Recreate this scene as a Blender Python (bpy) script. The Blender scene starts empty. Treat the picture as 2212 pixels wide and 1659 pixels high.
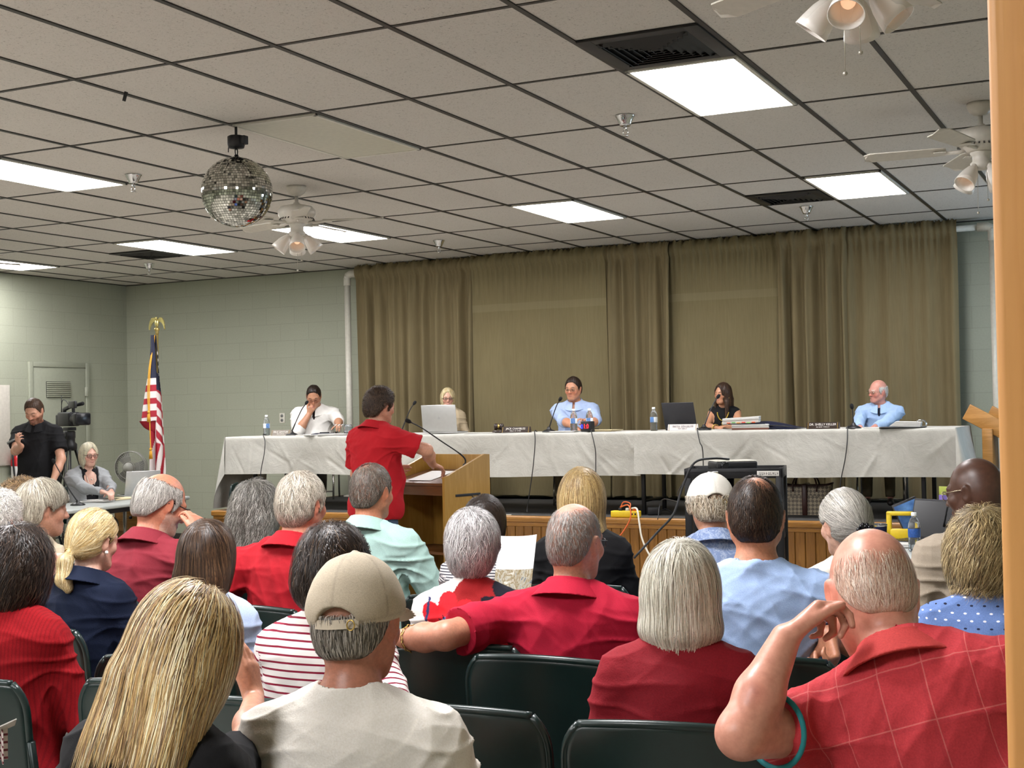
import bpy, bmesh, math, random
import numpy as np
from math import sin, cos, pi, radians, degrees, atan2, sqrt, hypot
from mathutils import Vector, Matrix
random.seed(7)
RNG = np.random.default_rng(7)
scene = bpy.context.scene
COL = scene.collection

# ------------------------------------------------------------------ camera (2212 x 1659)
W, H, F = 2212, 1659, 2895.0
YAW, PITCH, ROLL = -0.4536, 0.0196, -0.0204
CAM = np.array([0.0, 0.0, 1.55])
_cy, _sy, _cp, _sp, _cr, _sr = cos(YAW), sin(YAW), cos(PITCH), sin(PITCH), cos(ROLL), sin(ROLL)
FWD = np.array([_sy*_cp, _cy*_cp, _sp])
_r0 = np.array([_cy, -_sy, 0.0]); _u0 = np.cross(_r0, FWD)
RGT = _r0*_cr + _u0*_sr
UPV = -_r0*_sr + _u0*_cr
def ray(px, py): return FWD + RGT*(px-W/2)/F - UPV*(py-H/2)/F
def atD(px, py, d): return CAM + ray(px, py)*d
def atY(px, py, y): r = ray(px, py); return CAM + r*(y/r[1])
def atX(px, py, x): r = ray(px, py); return CAM + r*(x/r[0])
def atZ(px, py, z): r = ray(px, py); return CAM + r*((z-1.55)/r[2])

cam_data = bpy.data.cameras.new('camera')
cam_data.sensor_fit = 'HORIZONTAL'; cam_data.sensor_width = 36.0
cam_data.lens = F/W*36.0
cam_data.clip_start = 0.05; cam_data.clip_end = 100
cam = bpy.data.objects.new('camera', cam_data); COL.objects.link(cam)
cam.matrix_world = Matrix(((RGT[0], UPV[0], -FWD[0], CAM[0]), (RGT[1], UPV[1], -FWD[1], CAM[1]),
                           (RGT[2], UPV[2], -FWD[2], CAM[2]), (0, 0, 0, 1)))
scene.camera = cam

# ------------------------------------------------------------------ colours and materials
def lin(c):
    return c/12.92 if c <= 0.04045 else ((c+0.055)/1.055)**2.4
def C3(h):
    if isinstance(h, str):
        h = h.lstrip('#'); return tuple(lin(int(h[i:i+2], 16)/255) for i in (0, 2, 4))
    return tuple(h)
def C4(h): return C3(h)+(1.0,)

class NT:
    """tiny node-tree helper"""
    def __init__(s, name):
        s.m = bpy.data.materials.new(name); s.m.use_nodes = True
        s.t = s.m.node_tree; s.n = s.t.nodes; s.l = s.t.links
        s.b = s.n['Principled BSDF']; s.out = s.n['Material Output']
    def node(s, typ, **kw):
        x = s.n.new(typ)
        for k, v in kw.items(): setattr(x, k, v)
        return x
    def set(s, sock, v):
        if v is None: return
        if hasattr(v, 'is_linked') or hasattr(v, 'links'): s.l.new(v, sock)
        else:
            if isinstance(v, str): v = C4(v)
            try: sock.default_value = v
            except Exception: sock.default_value = tuple(v)+(1.0,)
    def coord(s, kind='Object', scale=(1, 1, 1), rot=(0, 0, 0), loc=(0, 0, 0)):
        c = s.node('ShaderNodeTexCoord'); m = s.node('ShaderNodeMapping')
        m.inputs['Scale'].default_value = scale; m.inputs['Rotation'].default_value = rot; m.inputs['Location'].default_value = loc
        s.l.new(c.outputs[kind], m.inputs['Vector']); return m.outputs['Vector']
    def noise(s, vec, scale=5, detail=3, rough=.5, dist=0, out='Fac'):
        x = s.node('ShaderNodeTexNoise'); s.l.new(vec, x.inputs['Vector'])
        x.inputs['Scale'].default_value = scale; x.inputs['Detail'].default_value = detail
        x.inputs['Roughness'].default_value = rough; x.inputs['Distortion'].default_value = dist
        return x.outputs[out]
    def ramp(s, fac, stops, interp='LINEAR'):
        x = s.node('ShaderNodeValToRGB'); s.l.new(fac, x.inputs['Fac']); r = x.color_ramp; r.interpolation = interp
        while len(r.elements) > 1: r.elements.remove(r.elements[-1])
        r.elements[0].position = stops[0][0]; r.elements[0].color = C4(stops[0][1])
        for p, c in stops[1:]:
            e = r.elements.new(p); e.color = C4(c)
        return x.outputs['Color']
    def mix(s, fac, a, b, mode='MIX'):
        x = s.node('ShaderNodeMix', data_type='RGBA', blend_type=mode)
        s.set(x.inputs[0], fac); s.set(x.inputs[6], a); s.set(x.inputs[7], b); return x.outputs[2]
    def math(s, op, a, b=None, c=None):
        x = s.node('ShaderNodeMath', operation=op); s.set(x.inputs[0], a)
        if b is not None: s.set(x.inputs[1], b)
        if c is not None: s.set(x.inputs[2], c)
        return x.outputs[0]
    def sep(s, vec):
        x = s.node('ShaderNodeSeparateXYZ'); s.l.new(vec, x.inputs[0]); return x.outputs
    def attr(s, name='col'):
        x = s.node('ShaderNodeAttribute', attribute_name=name); return x.outputs['Color']
    def bump(s, h, strength=.3, dist=.01):
        x = s.node('ShaderNodeBump'); s.l.new(h, x.inputs['Height'])
        x.inputs['Strength'].default_value = strength; x.inputs['Distance'].default_value = dist
        s.l.new(x.outputs['Normal'], s.b.inputs['Normal']); return x
    def fin(s, col=None, rough=None, metal=None, **kw):
        s.set(s.b.inputs['Base Color'], col)
        s.set(s.b.inputs['Roughness'], rough); s.set(s.b.inputs['Metallic'], metal)
        for k, v in kw.items(): s.set(s.b.inputs[k.replace('_', ' ')], v)
        return s.m

_plain = {}
def plain(name, col, rough=.5, metal=0.0, var=.06, scale=30, bump=0.0, **kw):
    """simple procedural material: base colour with slight noise variation"""
    key = name
    if key in _plain: return _plain[key]
    t = NT(name); v = t.coord(); n = t.noise(v, scale, 3)
    c = C3(col); lo = tuple(max(0, x*(1-var)) for x in c); hi = tuple(min(1, x*(1+var)) for x in c)
    colr = t.ramp(n, [(.3, lo), (.7, hi)])
    if bump: t.bump(n, bump, .01)
    _plain[key] = t.fin(colr, rough, metal, **kw); return _plain[key]

def wood(name, a, b, rough=.4, scale=1.0, axis='Z'):
    t = NT(name)
    sc = {'Z': (9, 9, .7), 'X': (.7, 9, 9), 'Y': (9, .7, 9)}[axis]
    v = t.coord('Object', tuple(x*scale for x in sc))
    n = t.noise(v, 2.2, 5, .55, 1.6); n2 = t.noise(v, 14, 3, .6, .3)
    f = t.math('ADD', t.math('MULTIPLY', n, .75), t.math('MULTIPLY', n2, .25))
    c = t.ramp(f, [(.3, a), (.5, b), (.62, a), (.75, b)])
    t.bump(n2, .1, .004)
    return t.fin(c, rough)

# ------------------------------------------------------------------ objects
def tag(o, label=None, cat=None, group=None, kind=None):
    if label: o['label'] = label
    if cat: o['category'] = cat
    if group: o['group'] = group
    if kind: o['kind'] = kind
    return o
def empty(name, loc=(0, 0, 0), rz=0.0, label=None, cat=None, group=None):
    o = bpy.data.objects.new(name, None); COL.objects.link(o)
    o.location = [float(v) for v in loc]; o.rotation_euler = (0, 0, rz); o.empty_display_size = .1
    return tag(o, label, cat, group)
def copy_tree(o, parent=None):
    c = o.copy(); COL.objects.link(c)
    if parent is not None: c.parent = parent
    for ch in list(o.children): copy_tree(ch, c)
    return c

def np_mesh(name, V, Fs, mats, parent=None, colors=None, smooth=True, fmat=None):
    """mesh from numpy arrays; Fs is (n,3) or (n,4) int array or a list of such arrays"""
    if not isinstance(Fs, list): Fs = [Fs]
    me = bpy.data.meshes.new(name); V = np.asarray(V, np.float32)
    me.vertices.add(len(V)); me.vertices.foreach_set('co', V.ravel())
    li = np.concatenate([f.ravel() for f in Fs]).astype(np.int32)
    tot = np.concatenate([np.full(len(f), f.shape[1], np.int32) for f in Fs])
    st = np.concatenate([[0], np.cumsum(tot)[:-1]]).astype(np.int32)
    me.loops.add(len(li)); me.loops.foreach_set('vertex_index', li)
    me.polygons.add(len(tot)); me.polygons.foreach_set('loop_start', st)
    try: me.polygons.foreach_set('loop_total', tot)
    except Exception: pass
    if not isinstance(mats, (list, tuple)): mats = [mats]
    for m in mats: me.materials.append(m)
    if fmat is not None: me.polygons.foreach_set('material_index', np.asarray(fmat, np.int32))
    me.update(calc_edges=True)
    me.polygons.foreach_set('use_smooth', np.full(len(tot), bool(smooth)))
    if colors is not None:
        a = me.color_attributes.new('col', 'FLOAT_COLOR', 'POINT')
        c = np.ones((len(V), 4), np.float32); c[:, :3] = colors; a.data.foreach_set('color', c.ravel())
    me.validate(clean_customdata=False)
    o = bpy.data.objects.new(name, me); COL.objects.link(o)
    if parent is not None: o.parent = parent
    return o

class MB:
    """collects simple shapes, builds ONE mesh"""
    def __init__(s): s.v = []; s.f = []; s.mi = []; s.sm = []
    def add(s, vs, fs, mi=0, sm=False):
        b = len(s.v); s.v.extend([tuple(map(float, p)) for p in vs])
        for f in fs: s.f.append([b+i for i in f]); s.mi.append(mi); s.sm.append(sm)
        return s
    def bm(s, bm, mi=0, sm=False):
        bm.verts.index_update()
        s.add([v.co[:] for v in bm.verts], [[v.index for v in f.verts] for f in bm.faces], mi, sm); bm.free(); return s
    def box(s, c, size, bev=0.0, mi=0, M=None, seg=2):
        bm = bmesh.new(); bmesh.ops.create_cube(bm, size=1)
        for v in bm.verts: v.co = Vector((v.co.x*size[0], v.co.y*size[1], v.co.z*size[2]))
        if bev > 0: bmesh.ops.bevel(bm, geom=bm.edges[:]+bm.verts[:], offset=min(bev, min(size)*.49), segments=seg, affect='EDGES', profile=.5)
        for v in bm.verts:
            if M is not None: v.co = M @ v.co
            v.co += Vector([float(x) for x in c])
        return s.bm(bm, mi, bev > 0 and seg > 1)
    def bar(s, a, b, w, h=None, bev=0.0, mi=0, up=(0, 0, 1)):
        a = Vector([float(x) for x in a]); b = Vector([float(x) for x in b]); d = b-a; L = d.length; z = d/L
        u = Vector(up)
        if abs(z.dot(u)) > .98: u = Vector((0, 1, 0))
        x = u.cross(z).normalized(); y = z.cross(x)
        M = Matrix((x, y, z)).transposed()
        return s.box((a+b)/2, (w, h or w, L), bev, mi, M)
    def lathe(s, prof, c=(0, 0, 0), n=24, mi=0, M=None, caps=True, sm=True):
        """profile [(r,z)...] about Z, moved by M then c"""
        vs = []; fs = []
        for r, z in prof:
            for k in range(n):
                a = 2*pi*k/n; p = Vector((r*cos(a), r*sin(a), z))
                if M is not None: p = M @ p
                vs.append((p.x+c[0], p.y+c[1], p.z+c[2]))
        for i in range(len(prof)-1):
            for k in range(n):
                fs.append((i*n+k, i*n+(k+1) % n, (i+1)*n+(k+1) % n, (i+1)*n+k))
        if caps:
            if prof[0][0] > 1e-5: fs.append(tuple(range(n))[::-1])
            if prof[-1][0] > 1e-5: fs.append(tuple((len(prof)-1)*n+k for k in range(n)))
        return s.add(vs, fs, mi, sm)
    def tube(s, pts, r, n=8, mi=0, closed=False, caps=True):
        P = [Vector([float(x) for x in p]) for p in pts]; N = len(P)
        R = r if isinstance(r, (list, tuple)) else [r]*N
        vs = []; fs = []; u = None
        for i in range(N):
            t = (P[(i+1) % N]-P[i-1]) if closed else (P[min(i+1, N-1)]-P[max(i-1, 0)])
            t = t.normalized() if t.length > 1e-9 else Vector((0, 0, 1))
            if u is None: u = t.orthogonal().normalized()
            u = (u-t*u.dot(t)); u = u.normalized() if u.length > 1e-6 else t.orthogonal().normalized()
            w = t.cross(u)
            for k in range(n):
                a = 2*pi*k/n; q = P[i]+(u*cos(a)+w*sin(a))*R[i]; vs.append(q[:])
        m = N if closed else N-1
        for i in range(m):
            j = (i+1) % N
            for k in range(n): fs.append((i*n+k, i*n+(k+1) % n, j*n+(k+1) % n, j*n+k))
        if caps and not closed: fs.append(tuple(range(n))[::-1]); fs.append(tuple((N-1)*n+k for k in range(n)))
        return s.add(vs, fs, mi, True)
    def sphere(s, c, r, n=16, m=10, mi=0, M=None):
        r = r if isinstance(r, (tuple, list)) else (r, r, r)
        bm = bmesh.new(); bmesh.ops.create_uvsphere(bm, u_segments=n, v_segments=m, radius=1)
        for v in bm.verts:
            p = Vector((v.co.x*r[0], v.co.y*r[1], v.co.z*r[2]))
            if M is not None: p = M @ p
            v.co = p+Vector([float(x) for x in c])
        return s.bm(bm, mi, True)
    def grid(s, fn, nu, nv, mi=0, sm=True):
        vs = [fn(i/nu, j/nv) for j in range(nv+1) for i in range(nu+1)]
        fs = [(j*(nu+1)+i, j*(nu+1)+i+1, (j+1)*(nu+1)+i+1, (j+1)*(nu+1)+i) for j in range(nv) for i in range(nu)]
        return s.add(vs, fs, mi, sm)
    def build(s, name, mats, parent=None):
        me = bpy.data.meshes.new(name); me.from_pydata(s.v, [], s.f)
        if not isinstance(mats, (list, tuple)): mats = [mats]
        for m in mats: me.materials.append(m)
        me.polygons.foreach_set('material_index', np.array(s.mi, np.int32))
        me.polygons.foreach_set('use_smooth', np.array(s.sm, bool)); me.update()
        o = bpy.data.objects.new(name, me); COL.objects.link(o)
        if parent is not None: o.parent = parent
        return o

def bez(pts, n=24):
    """Catmull-Rom through points"""
    P = [np.array(p, float) for p in pts]; P = [2*P[0]-P[1]]+P+[2*P[-1]-P[-2]]; out = []
    m = len(P)-3
    for i in range(m):
        k = max(2, n//m)
        for j in range(k+(i == m-1)):
            t = j/k; a, b, c, d = P[i:i+4]
            out.append(.5*((2*b)+(-a+c)*t+(2*a-5*b+4*c-d)*t*t+(-a+3*b-3*c+d)*t**3))
    return out

def text_part(name, body, size, mat, parent, M, extrude=.0006, align='CENTER'):
    cu = bpy.data.curves.new(name, 'FONT'); cu.body = body; cu.size = size; cu.extrude = extrude
    cu.align_x = align; cu.align_y = 'CENTER'; cu.materials.append(mat); cu.resolution_u = 3
    tmp = bpy.data.objects.new('tmp_text', cu); COL.objects.link(tmp)
    dg = bpy.context.evaluated_depsgraph_get(); me = bpy.data.meshes.new_from_object(tmp.evaluated_get(dg)); me.name = name
    bpy.data.objects.remove(tmp); bpy.data.curves.remove(cu)
    o = bpy.data.objects.new(name, me); COL.objects.link(o); o.parent = parent; o.matrix_local = M
    return o
def worn_lettering(words, hgt, mat, parent, M, seed=1):
    """rows of strokes for lettering too small and worn to read"""
    rr = random.Random(seed); mb = MB(); tot = sum(words)+.8*(len(words)-1); cw = hgt*.74; x = -tot*cw/2
    for n in words:
        for k in range(n):
            mb.box((x+cw*.42, 0, 0), (cw*.16, hgt, .001), seg=1)
            mb.box((x+cw*.62, rr.choice((-1, 0, 1))*hgt*.4, 0), (cw*.5, hgt*.2, .001), seg=1)
            if rr.random() < .6: mb.box((x+cw*.85, 0, 0), (cw*.15, hgt*.9, .001), seg=1)
            x += cw
        x += cw*.8
    o = mb.build('lettering', mat, parent); o.matrix_local = M; return o
def rotz(a): return Matrix.Rotation(a, 3, 'Z')
def Mx(rx=0, ry=0, rz=0): return (Matrix.Rotation(rz, 3, 'Z') @ Matrix.Rotation(ry, 3, 'Y') @ Matrix.Rotation(rx, 3, 'X'))
# ================================================================== THE ROOM
ZC, YB, XL, XR, YF = 3.2476, 13.25, -11.93, 0.95, -4.2
GX, GY, CW, CL = -4.8509, 5.0434, 0.6096, 1.2192

def block_mat(name, axis):
    t = NT(name); v = t.coord('Object'); x, y, z = t.sep(v)
    cb = t.node('ShaderNodeCombineXYZ'); t.l.new(x if axis == 'x' else y, cb.inputs[0]); t.l.new(z, cb.inputs[1])
    br = t.node('ShaderNodeTexBrick'); t.l.new(cb.outputs[0], br.inputs['Vector'])
    br.offset = .5
    for k, val in (('Scale', 1.0), ('Mortar Size', .004), ('Mortar Smooth', .3), ('Brick Width', .406), ('Row Height', .2032)):
        br.inputs[k].default_value = val
    br.inputs['Color1'].default_value = C4('#a3a694'); br.inputs['Color2'].default_value = C4('#a0a391'); br.inputs['Mortar'].default_value = C4('#959886')
    n = t.noise(v, 60, 3); n2 = t.noise(v, .7, 2)
    c = t.mix(.12, br.outputs['Color'], t.ramp(n, [(.3, '#7f8271'), (.7, '#b4b7a4')]))
    c = t.mix(.18, c, t.ramp(n2, [(.3, '#8c8f7d'), (.7, '#aeb19f')]))
    h = t.math('ADD', t.math('MULTIPLY', br.outputs['Fac'], -1.0), t.math('MULTIPLY', n, .25))
    t.bump(h, .22, .005)
    return t.fin(c, .55)
M_wall_b = block_mat('painted_block_back', 'x'); M_wall_l = block_mat('painted_block_side', 'y')

def structure(mb, name, mats): return tag(mb.build(name, mats), kind='structure')

# floor: pale vinyl tile
t = NT('vinyl_floor'); v = t.coord('Object')
ck = t.node('ShaderNodeTexChecker'); t.l.new(v, ck.inputs['Vector']); ck.inputs['Scale'].default_value = 1/.3048
ck.inputs['Color1'].default_value = C4('#aca79d'); ck.inputs['Color2'].default_value = C4('#a39e94')
M_floor = t.fin(t.mix(.2, ck.outputs[0], t.ramp(t.noise(v, 40, 4), [(.3, '#86817a'), (.7, '#bdb9b0')])), .35)
structure(MB().box(((XL+XR)/2, (YB+YF)/2, -.05), (XR-XL+.2, YB-YF+.2, .1)), 'floor', M_floor)

# ceiling: fissured mineral tiles in a dark T-bar grid
t = NT('ceiling_tile'); v = t.coord('Object')
fis = t.noise(t.coord('Object', (1, 1, 1)), 95, 4, .65, .8); big = t.noise(v, .5, 2); tile = t.noise(v, 1.2, 1)
c = t.ramp(fis, [(.34, '#8a857d'), (.40, '#cfcac3'), (.6, '#d6d1ca')])
c = t.mix(.25, c, t.ramp(big, [(.3, '#bfbab3'), (.7, '#dcd8d1')]))
t.bump(fis, .5, .004)
M_tile = t.fin(c, .9)
M_bar = plain('grid_bar_dark', '#2b2721', .45, .3)
mb = MB().box(((XL+XR)/2, (YB+YF)/2, ZC+.05), (XR-XL+.2, YB-YF+.2, .1), mi=0)
i = math.ceil((XL-GX)/CW)
while GX+i*CW < XR:
    mb.box((GX+i*CW, (YB+YF)/2, ZC-.002), (.027, YB-YF-.02, .008), mi=1); i += 1
j = math.ceil((YF-GY)/CL)
while GY+j*CL < YB:
    mb.box(((XL+XR)/2, GY+j*CL, ZC-.001), (XR-XL-.02, .024, .006), mi=1); j += 1
mb.box(((XL+XR)/2, YB-.012, ZC-.002), (XR-XL, .024, .012), mi=1); mb.box((XL+.012, (YB+YF)/2, ZC-.002), (.024, YB-YF, .012), mi=1)
structure(mb, 'ceiling', [M_tile, M_bar])

# walls
structure(MB().box(((XL+XR)/2, YB+.1, ZC/2), (XR-XL+.4, .2, ZC)), 'wall_back', M_wall_b)
structure(MB().box((XL-.1, (YB+YF)/2, ZC/2), (.2, YB-YF, ZC)), 'wall_left', M_wall_l)
structure(MB().box((XR+.1, (YB+YF)/2, ZC/2), (.2, YB-YF, ZC)), 'wall_right', M_wall_l)
structure(MB().box(((XL+XR)/2, YF-.1, ZC/2), (XR-XL+.4, .2, ZC)), 'wall_front', M_wall_b)
M_base = plain('dark_cove_base', '#2d2a26', .5)
structure(MB().box(((XL-8.9)/2, YB-.01, .05), (-8.9-XL-.01, .02, .1), .004), 'baseboard_back', M_base)
structure(MB().box((XL+.01, (YF+10.1)/2, .05), (.02, 10.1-YF, .1), .004), 'baseboard_left', M_base)

# the varnished wooden door post close to the camera
px = atY(2175, 830, .95)[0]
M_post = wood('post_veneer', '#c89254', '#bd8649', .45, .8)
structure(MB().box((px+.16, .95, 1.62), (.32, .12, 3.24), .006), 'trim_1', M_post)

# ---- steel door with louvre in the side wall
def yl(px_, py_): return atX(px_, py_, XL)[1]
y0, y1, zt = yl(60, 850), yl(190, 850), atX(125, 783, XL)[2]
M_door = plain('door_paint', '#9a9d8c', .45, 0, .03)
M_dark = plain('dark_gap', '#23241f', .6)
dr = empty('door_1', (XL, (y0+y1)/2, 0)); tag(dr, kind='structure')
w2 = (y1-y0)/2
mb = MB()
for s in (-1, 1): mb.box((.016, s*(w2-.03), zt/2), (.032, .06, zt), .004)
mb.box((.015, 0, zt-.03), (.03, w2*2-.121, .06), .004); mb.build('door_frame', M_door, dr)
MB().box((.012, 0, (zt-.06)/2+.005), (.02, w2*2-.13, zt-.075), .003).build('door_leaf', M_door, dr)
lv = MB(); yc = yl(123, 840)-(y0+y1)/2; zc = atX(123, 842, XL)[2]; lw = (yl(148, 840)-yl(97, 840))
lh = atX(123, 825, XL)[2]-atX(123, 858, XL)[2]
lv.box((.024, yc, zc), (.004, lw+.01, lh+.01), mi=1)
for k in range(8):
    lv.box((.03, yc, zc-lh/2+(k+.5)*lh/8), (.018, lw, lh/8*.62), .002, 0, Mx(0, radians(35), 0))
lv.build('louvre', [M_door, M_dark], dr)
for z in (.3, zt/2, zt-.35): MB().box((.04, w2-.07, z), (.03, .03, .11), .004).build('hinge', plain('hinge_painted', '#a9ab9b', .4), dr)

# ---- PVC pipe frame carrying the stage curtain
M_pvc = plain('white_pvc', '#d3cfc2', .35)
def pipe_side(px_, top_py, px_in):
    p = atY(px_, top_py+20, 13.0); q = atY(px_in, top_py, 13.0); return p[0], q[2], q[0]
xl_, zl_, xli = pipe_side(750, 592, 776); xr_, zr_, xri = pipe_side(2144, 492, 2075)
zp = (zl_+zr_)/2
fr = empty('curtain_pipe_frame', (xl_, 13.0, .6), 0, 'white plastic pipe frame holding up the olive stage curtain', 'pipe frame')
R = .036
def rel(p): return (p[0]-xl_, p[1]-13.0, p[2]-.6)
for nm, x_, sgn in (('upright', xl_, 1), ('upright', xr_, -1)):
    u = MB().tube([rel((x_, 13.0, .005)), rel((x_, 13.0, zp-.10))], R, 14); 
    u.lathe([(R+.05, .6), (R+.05, .612), (R+.012, .62)], rel((x_, 13.0, 0)), 16).build(nm, M_pvc, fr)
    e = MB().tube([rel((x_, 13.0, zp-.13)), rel((x_, 13.0, zp-.05)), rel((x_+sgn*.012, 13.0, zp-.018)), rel((x_+sgn*.045, 13.0, zp)), rel((x_+sgn*.13, 13.0, zp))], R+.007, 14)
    e.sphere(rel((x_, 13.0-R-.006, zp-.03)), .012, 8, 6).build('elbow', M_pvc, fr)
MB().tube([rel((xl_+.1, 13.0, zp)), rel((xr_-.1, 13.0, zp))], R*.8, 12).build('top_rail', M_pvc, fr)

# ---- curtain panels, gathered on the rail
def curtain_mat(name, a, b, band):
    t = NT(name); v = t.coord('Object'); x, y, z = t.sep(v)
    n = t.noise(t.coord('Object', (60, 60, 2.2)), 2.0, 4, .6); n2 = t.noise(v, 1.3, 3); w = t.noise(t.coord('Object', (500, 500, 500)), 1, 2)
    c = t.mix(.5, t.ramp(n, [(.3, a), (.7, b)]), t.ramp(n2, [(.3, a), (.75, b)]))
    if band:  # show-through of the trim behind, painted into the cloth as a paler band
        m = t.math('MULTIPLY', t.math('GREATER_THAN', z, band[0]), t.math('LESS_THAN', z, band[1]))
        c = t.mix(t.math('MULTIPLY', m, .22), c, '#9a9272')
    t.bump(w, .25, .003)
    return t.fin(c, .9, Specular_IOR_Level=.15)
Mc1 = curtain_mat('olive_burlap', '#72664a', '#85785a', None); Mc2 = curtain_mat('olive_burlap_light', '#74694c', '#877c5c', (1.98, 2.06))
def curtain(x0, x1, amp, freq, yoff, mat, lab, seed, taper=0.0, zb=.64, ruffle=.06):
    rng = random.Random(seed); n = int((x1-x0)*95); wd = x1-x0
    ph = [rng.uniform(0, 6.28) for _ in range(8)]
    o = empty('stage_curtain', ((x0+x1)/2, 13.0+yoff, zb), 0, lab, 'curtain', 'olive stage curtain panels')
    xc = (x0+x1)/2
    def fold(s):
        a = s*freq*wd
        q = sin(a*6.28+ph[0]+1.3*sin(a*1.7+ph[1]))+.55*sin(a*6.28*.53+ph[2]+sin(a*2.3))+.3*sin(a*6.28*2.1+ph[3])
        g = .55+.45*sin(a*.9+ph[4])*sin(a*.37+ph[5])
        return q, g
    zt_ = zp+R*.8+ruffle
    NV = 46
    def fn(u, v):
        z = zb+(zt_-zb)*v
        q, g = fold(u)
        lo = amp*(.75+.5*(1-v))*(q*(.35+.65*g))
        hi = .016*sin(u*wd*2*pi*16+ph[6]+2*sin(u*9))+.4*lo
        k = min(1, max(0, (z-(zp-.55))/.5)); k = k*k
        y = lo*(1-k)+hi*k
        if z > zp-.05: y *= .8
        if z > zp+R*.8+.002: y += .02*sin(u*wd*40+ph[1])
        if abs(z-zp) < .05: y = -R-.012+.35*y
        x = (u-.5)*wd+taper*(1-v)*(u-.5)+.012*sin(v*5+u*23+ph[7])*(1-v)
        zz = z+(rng.uniform(-.015, .015) if v > .985 else 0)+.01*sin(u*31+ph[0])*(v < .02)
        return (x, y-.02, zz-zb)
    MB().grid(fn, n, NV).build('panel', mat, o)
    def hem(u, v):
        x, y, z = fn(u, .0); return (x*1.0, y-.006, .002+.07*v)
    MB().grid(hem, n, 2).build('hem', mat, o)
    return o
def xb(px_, py_=800): return atY(px_, py_, 13.0)[0]
curtain(xb(776), xb(1036), .075, 5.2, .0, Mc1, 'deeply gathered olive curtain panel next to the white pipe behind the speaker', 1, -.05)
curtain(xb(1030), xb(1318), .016, 2.2, -.05, Mc2, 'flat olive curtain panel behind the person in blue with folded arms', 2)
curtain(xb(1308), xb(1455), .06, 6.5, -.03, Mc1, 'narrow gathered olive curtain panel between the two flat panels', 3)
curtain(xb(1445), xb(1692), .012, 2.0, .02, Mc2, 'flat olive curtain panel behind the person in the sleeveless black top', 4)
curtain(xb(1688), xb(1838), .065, 6.6, -.04, Mc1, 'gathered olive curtain panel behind the name plate and the person with the badge', 5)
curtain(xb(1828), xb(2076), .045, 4.0, .0, Mc1, 'loosely pleated olive curtain panel at the far end beside the corner pipe', 6)

# ---- wall outlet, white board
o = empty('wall_outlet', atY(610, 903, YB)-np.array([0, .004, 0]), 0, 'white double power outlet on the green block wall', 'outlet')
M_wh = plain('white_plastic', '#dcd8cb', .4); M_gr = plain('grey_plastic', '#7b7c78', .5)
MB().box((0, 0, 0), (.075, .008, .118), .003).build('cover_plate', M_wh, o)
for s in (-1, 1): MB().lathe([(.019, 0), (.019, .004)], (0, -.004, s*.026), 14, M=Mx(pi/2)).build('socket', M_gr, o)
ya, yb_ = yl(-60, 915), yl(18, 915); zt_, zb_ = atX(8, 832, XL)[2], atX(8, 1003, XL)[2]
wb = empty('notice_board', (XL, (ya+yb_)/2, zb_), 0, 'plain pale board mounted on the block wall near the black polo shirt', 'board')
MB().box((.016, 0, (zt_-zb_)/2), (.03, yb_-ya, zt_-zb_), .004).build('panel', plain('board_white', '#c9c3b8', .4), wb)
MB().box((.02, 0, -.008), (.04, yb_-ya, .016), .004).build('ledge', plain('board_ledge', '#9c968c', .4), wb)

# ---- stage: carpeted deck, oak beadboard front with a capping rail
YS = 10.85
M_carpet = plain('stage_carpet', '#3c3a38', .95, 0, .25, 300, .4)
xsl = atY(462, 1108, YS)[0]
sm = MB().box(((xsl+XR)/2, (YS+.03+YB)/2, .3), (XR-xsl-.02, YB-YS-.05, .598), mi=0)
stage = empty('stage', (xsl, YS, 0)); tag(stage, kind='structure')
def st(mb, nm, m):
    for k in range(len(mb.v)): p = mb.v[k]; mb.v[k] = (p[0]-xsl, p[1]-YS, p[2])
    return mb.build(nm, m, stage)
st(sm, 'deck', M_carpet)
M_oak = wood('oak_panel', '#96682b', '#7f5420', .35, 1.0); M_oakc = wood('oak_cap', '#ae7c3a', '#8f6127', .3, 1.0, 'X')
bb = MB(); x = xsl; k = 0
while x < XR-.05:
    bb.box((x+.042, YS+.008, .27), (.081, .016, .54), .005, seg=1); x += .0845
st(bb, 'beadboard', M_oak)
st(MB().box(((xsl+XR)/2, YS-.004, .575), (XR-xsl+.02, .07, .055), .012).box(((xsl+XR)/2, YS+.002, .53), (XR-xsl, .035, .04), .008), 'cap_rail', M_oakc)
st(MB().box((xsl-.012, (YS+YB)/2, .57), (.04, YB-YS-.02, .06), .01).box((xsl-.004, (YS+YB)/2, .27), (.014, YB-YS-.02, .54), .004), 'end_panel', M_oak)
# ================================================================== THINGS ON THE CEILING
M_chrome = plain('chrome', '#d8d8d8', .12, 1.0, .03)
M_black = plain('matt_black', '#17171a', .5)
M_vent = plain('vent_black', '#22201d', .5, .2)
# ---- air vents
def vent(i0, j0, label):
    x0, y0 = GX+i0*CW, GY+j0*CL
    o = empty('ceiling_vent', (x0+CW/2, y0+CW/2, ZC-.008), 0, label, 'air vent', 'black square air vents')
    MB().box((0, 0, .004), (CW-.02, CW-.02, .006)).build('backing', plain('vent_dark', '#0c0b0a', .8), o)
    mb = MB(); w = CW-.025
    for s in (-1, 1): mb.box((s*(w/2-.035), 0, 0), (.07, w, .012), .002); mb.box((0, s*(w/2-.035), 0), (w-.14, .07, .012), .002)
    mb.build('frame', M_vent, o)
    sl = MB(); q = w/2-.07
    for k in range(6):       # four-way louvres, stepped towards the middle
        r = q-k*q/6.2
        for a in range(4):
            M = rotz(a*pi/2) @ Mx(radians(38), 0, 0); p = rotz(a*pi/2) @ Vector((0, r-.012, -.006))
            sl.box(p, (2*r-.01, .034, .003), 0, 0, M)
    sl.build('louvre', M_vent, o)
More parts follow.
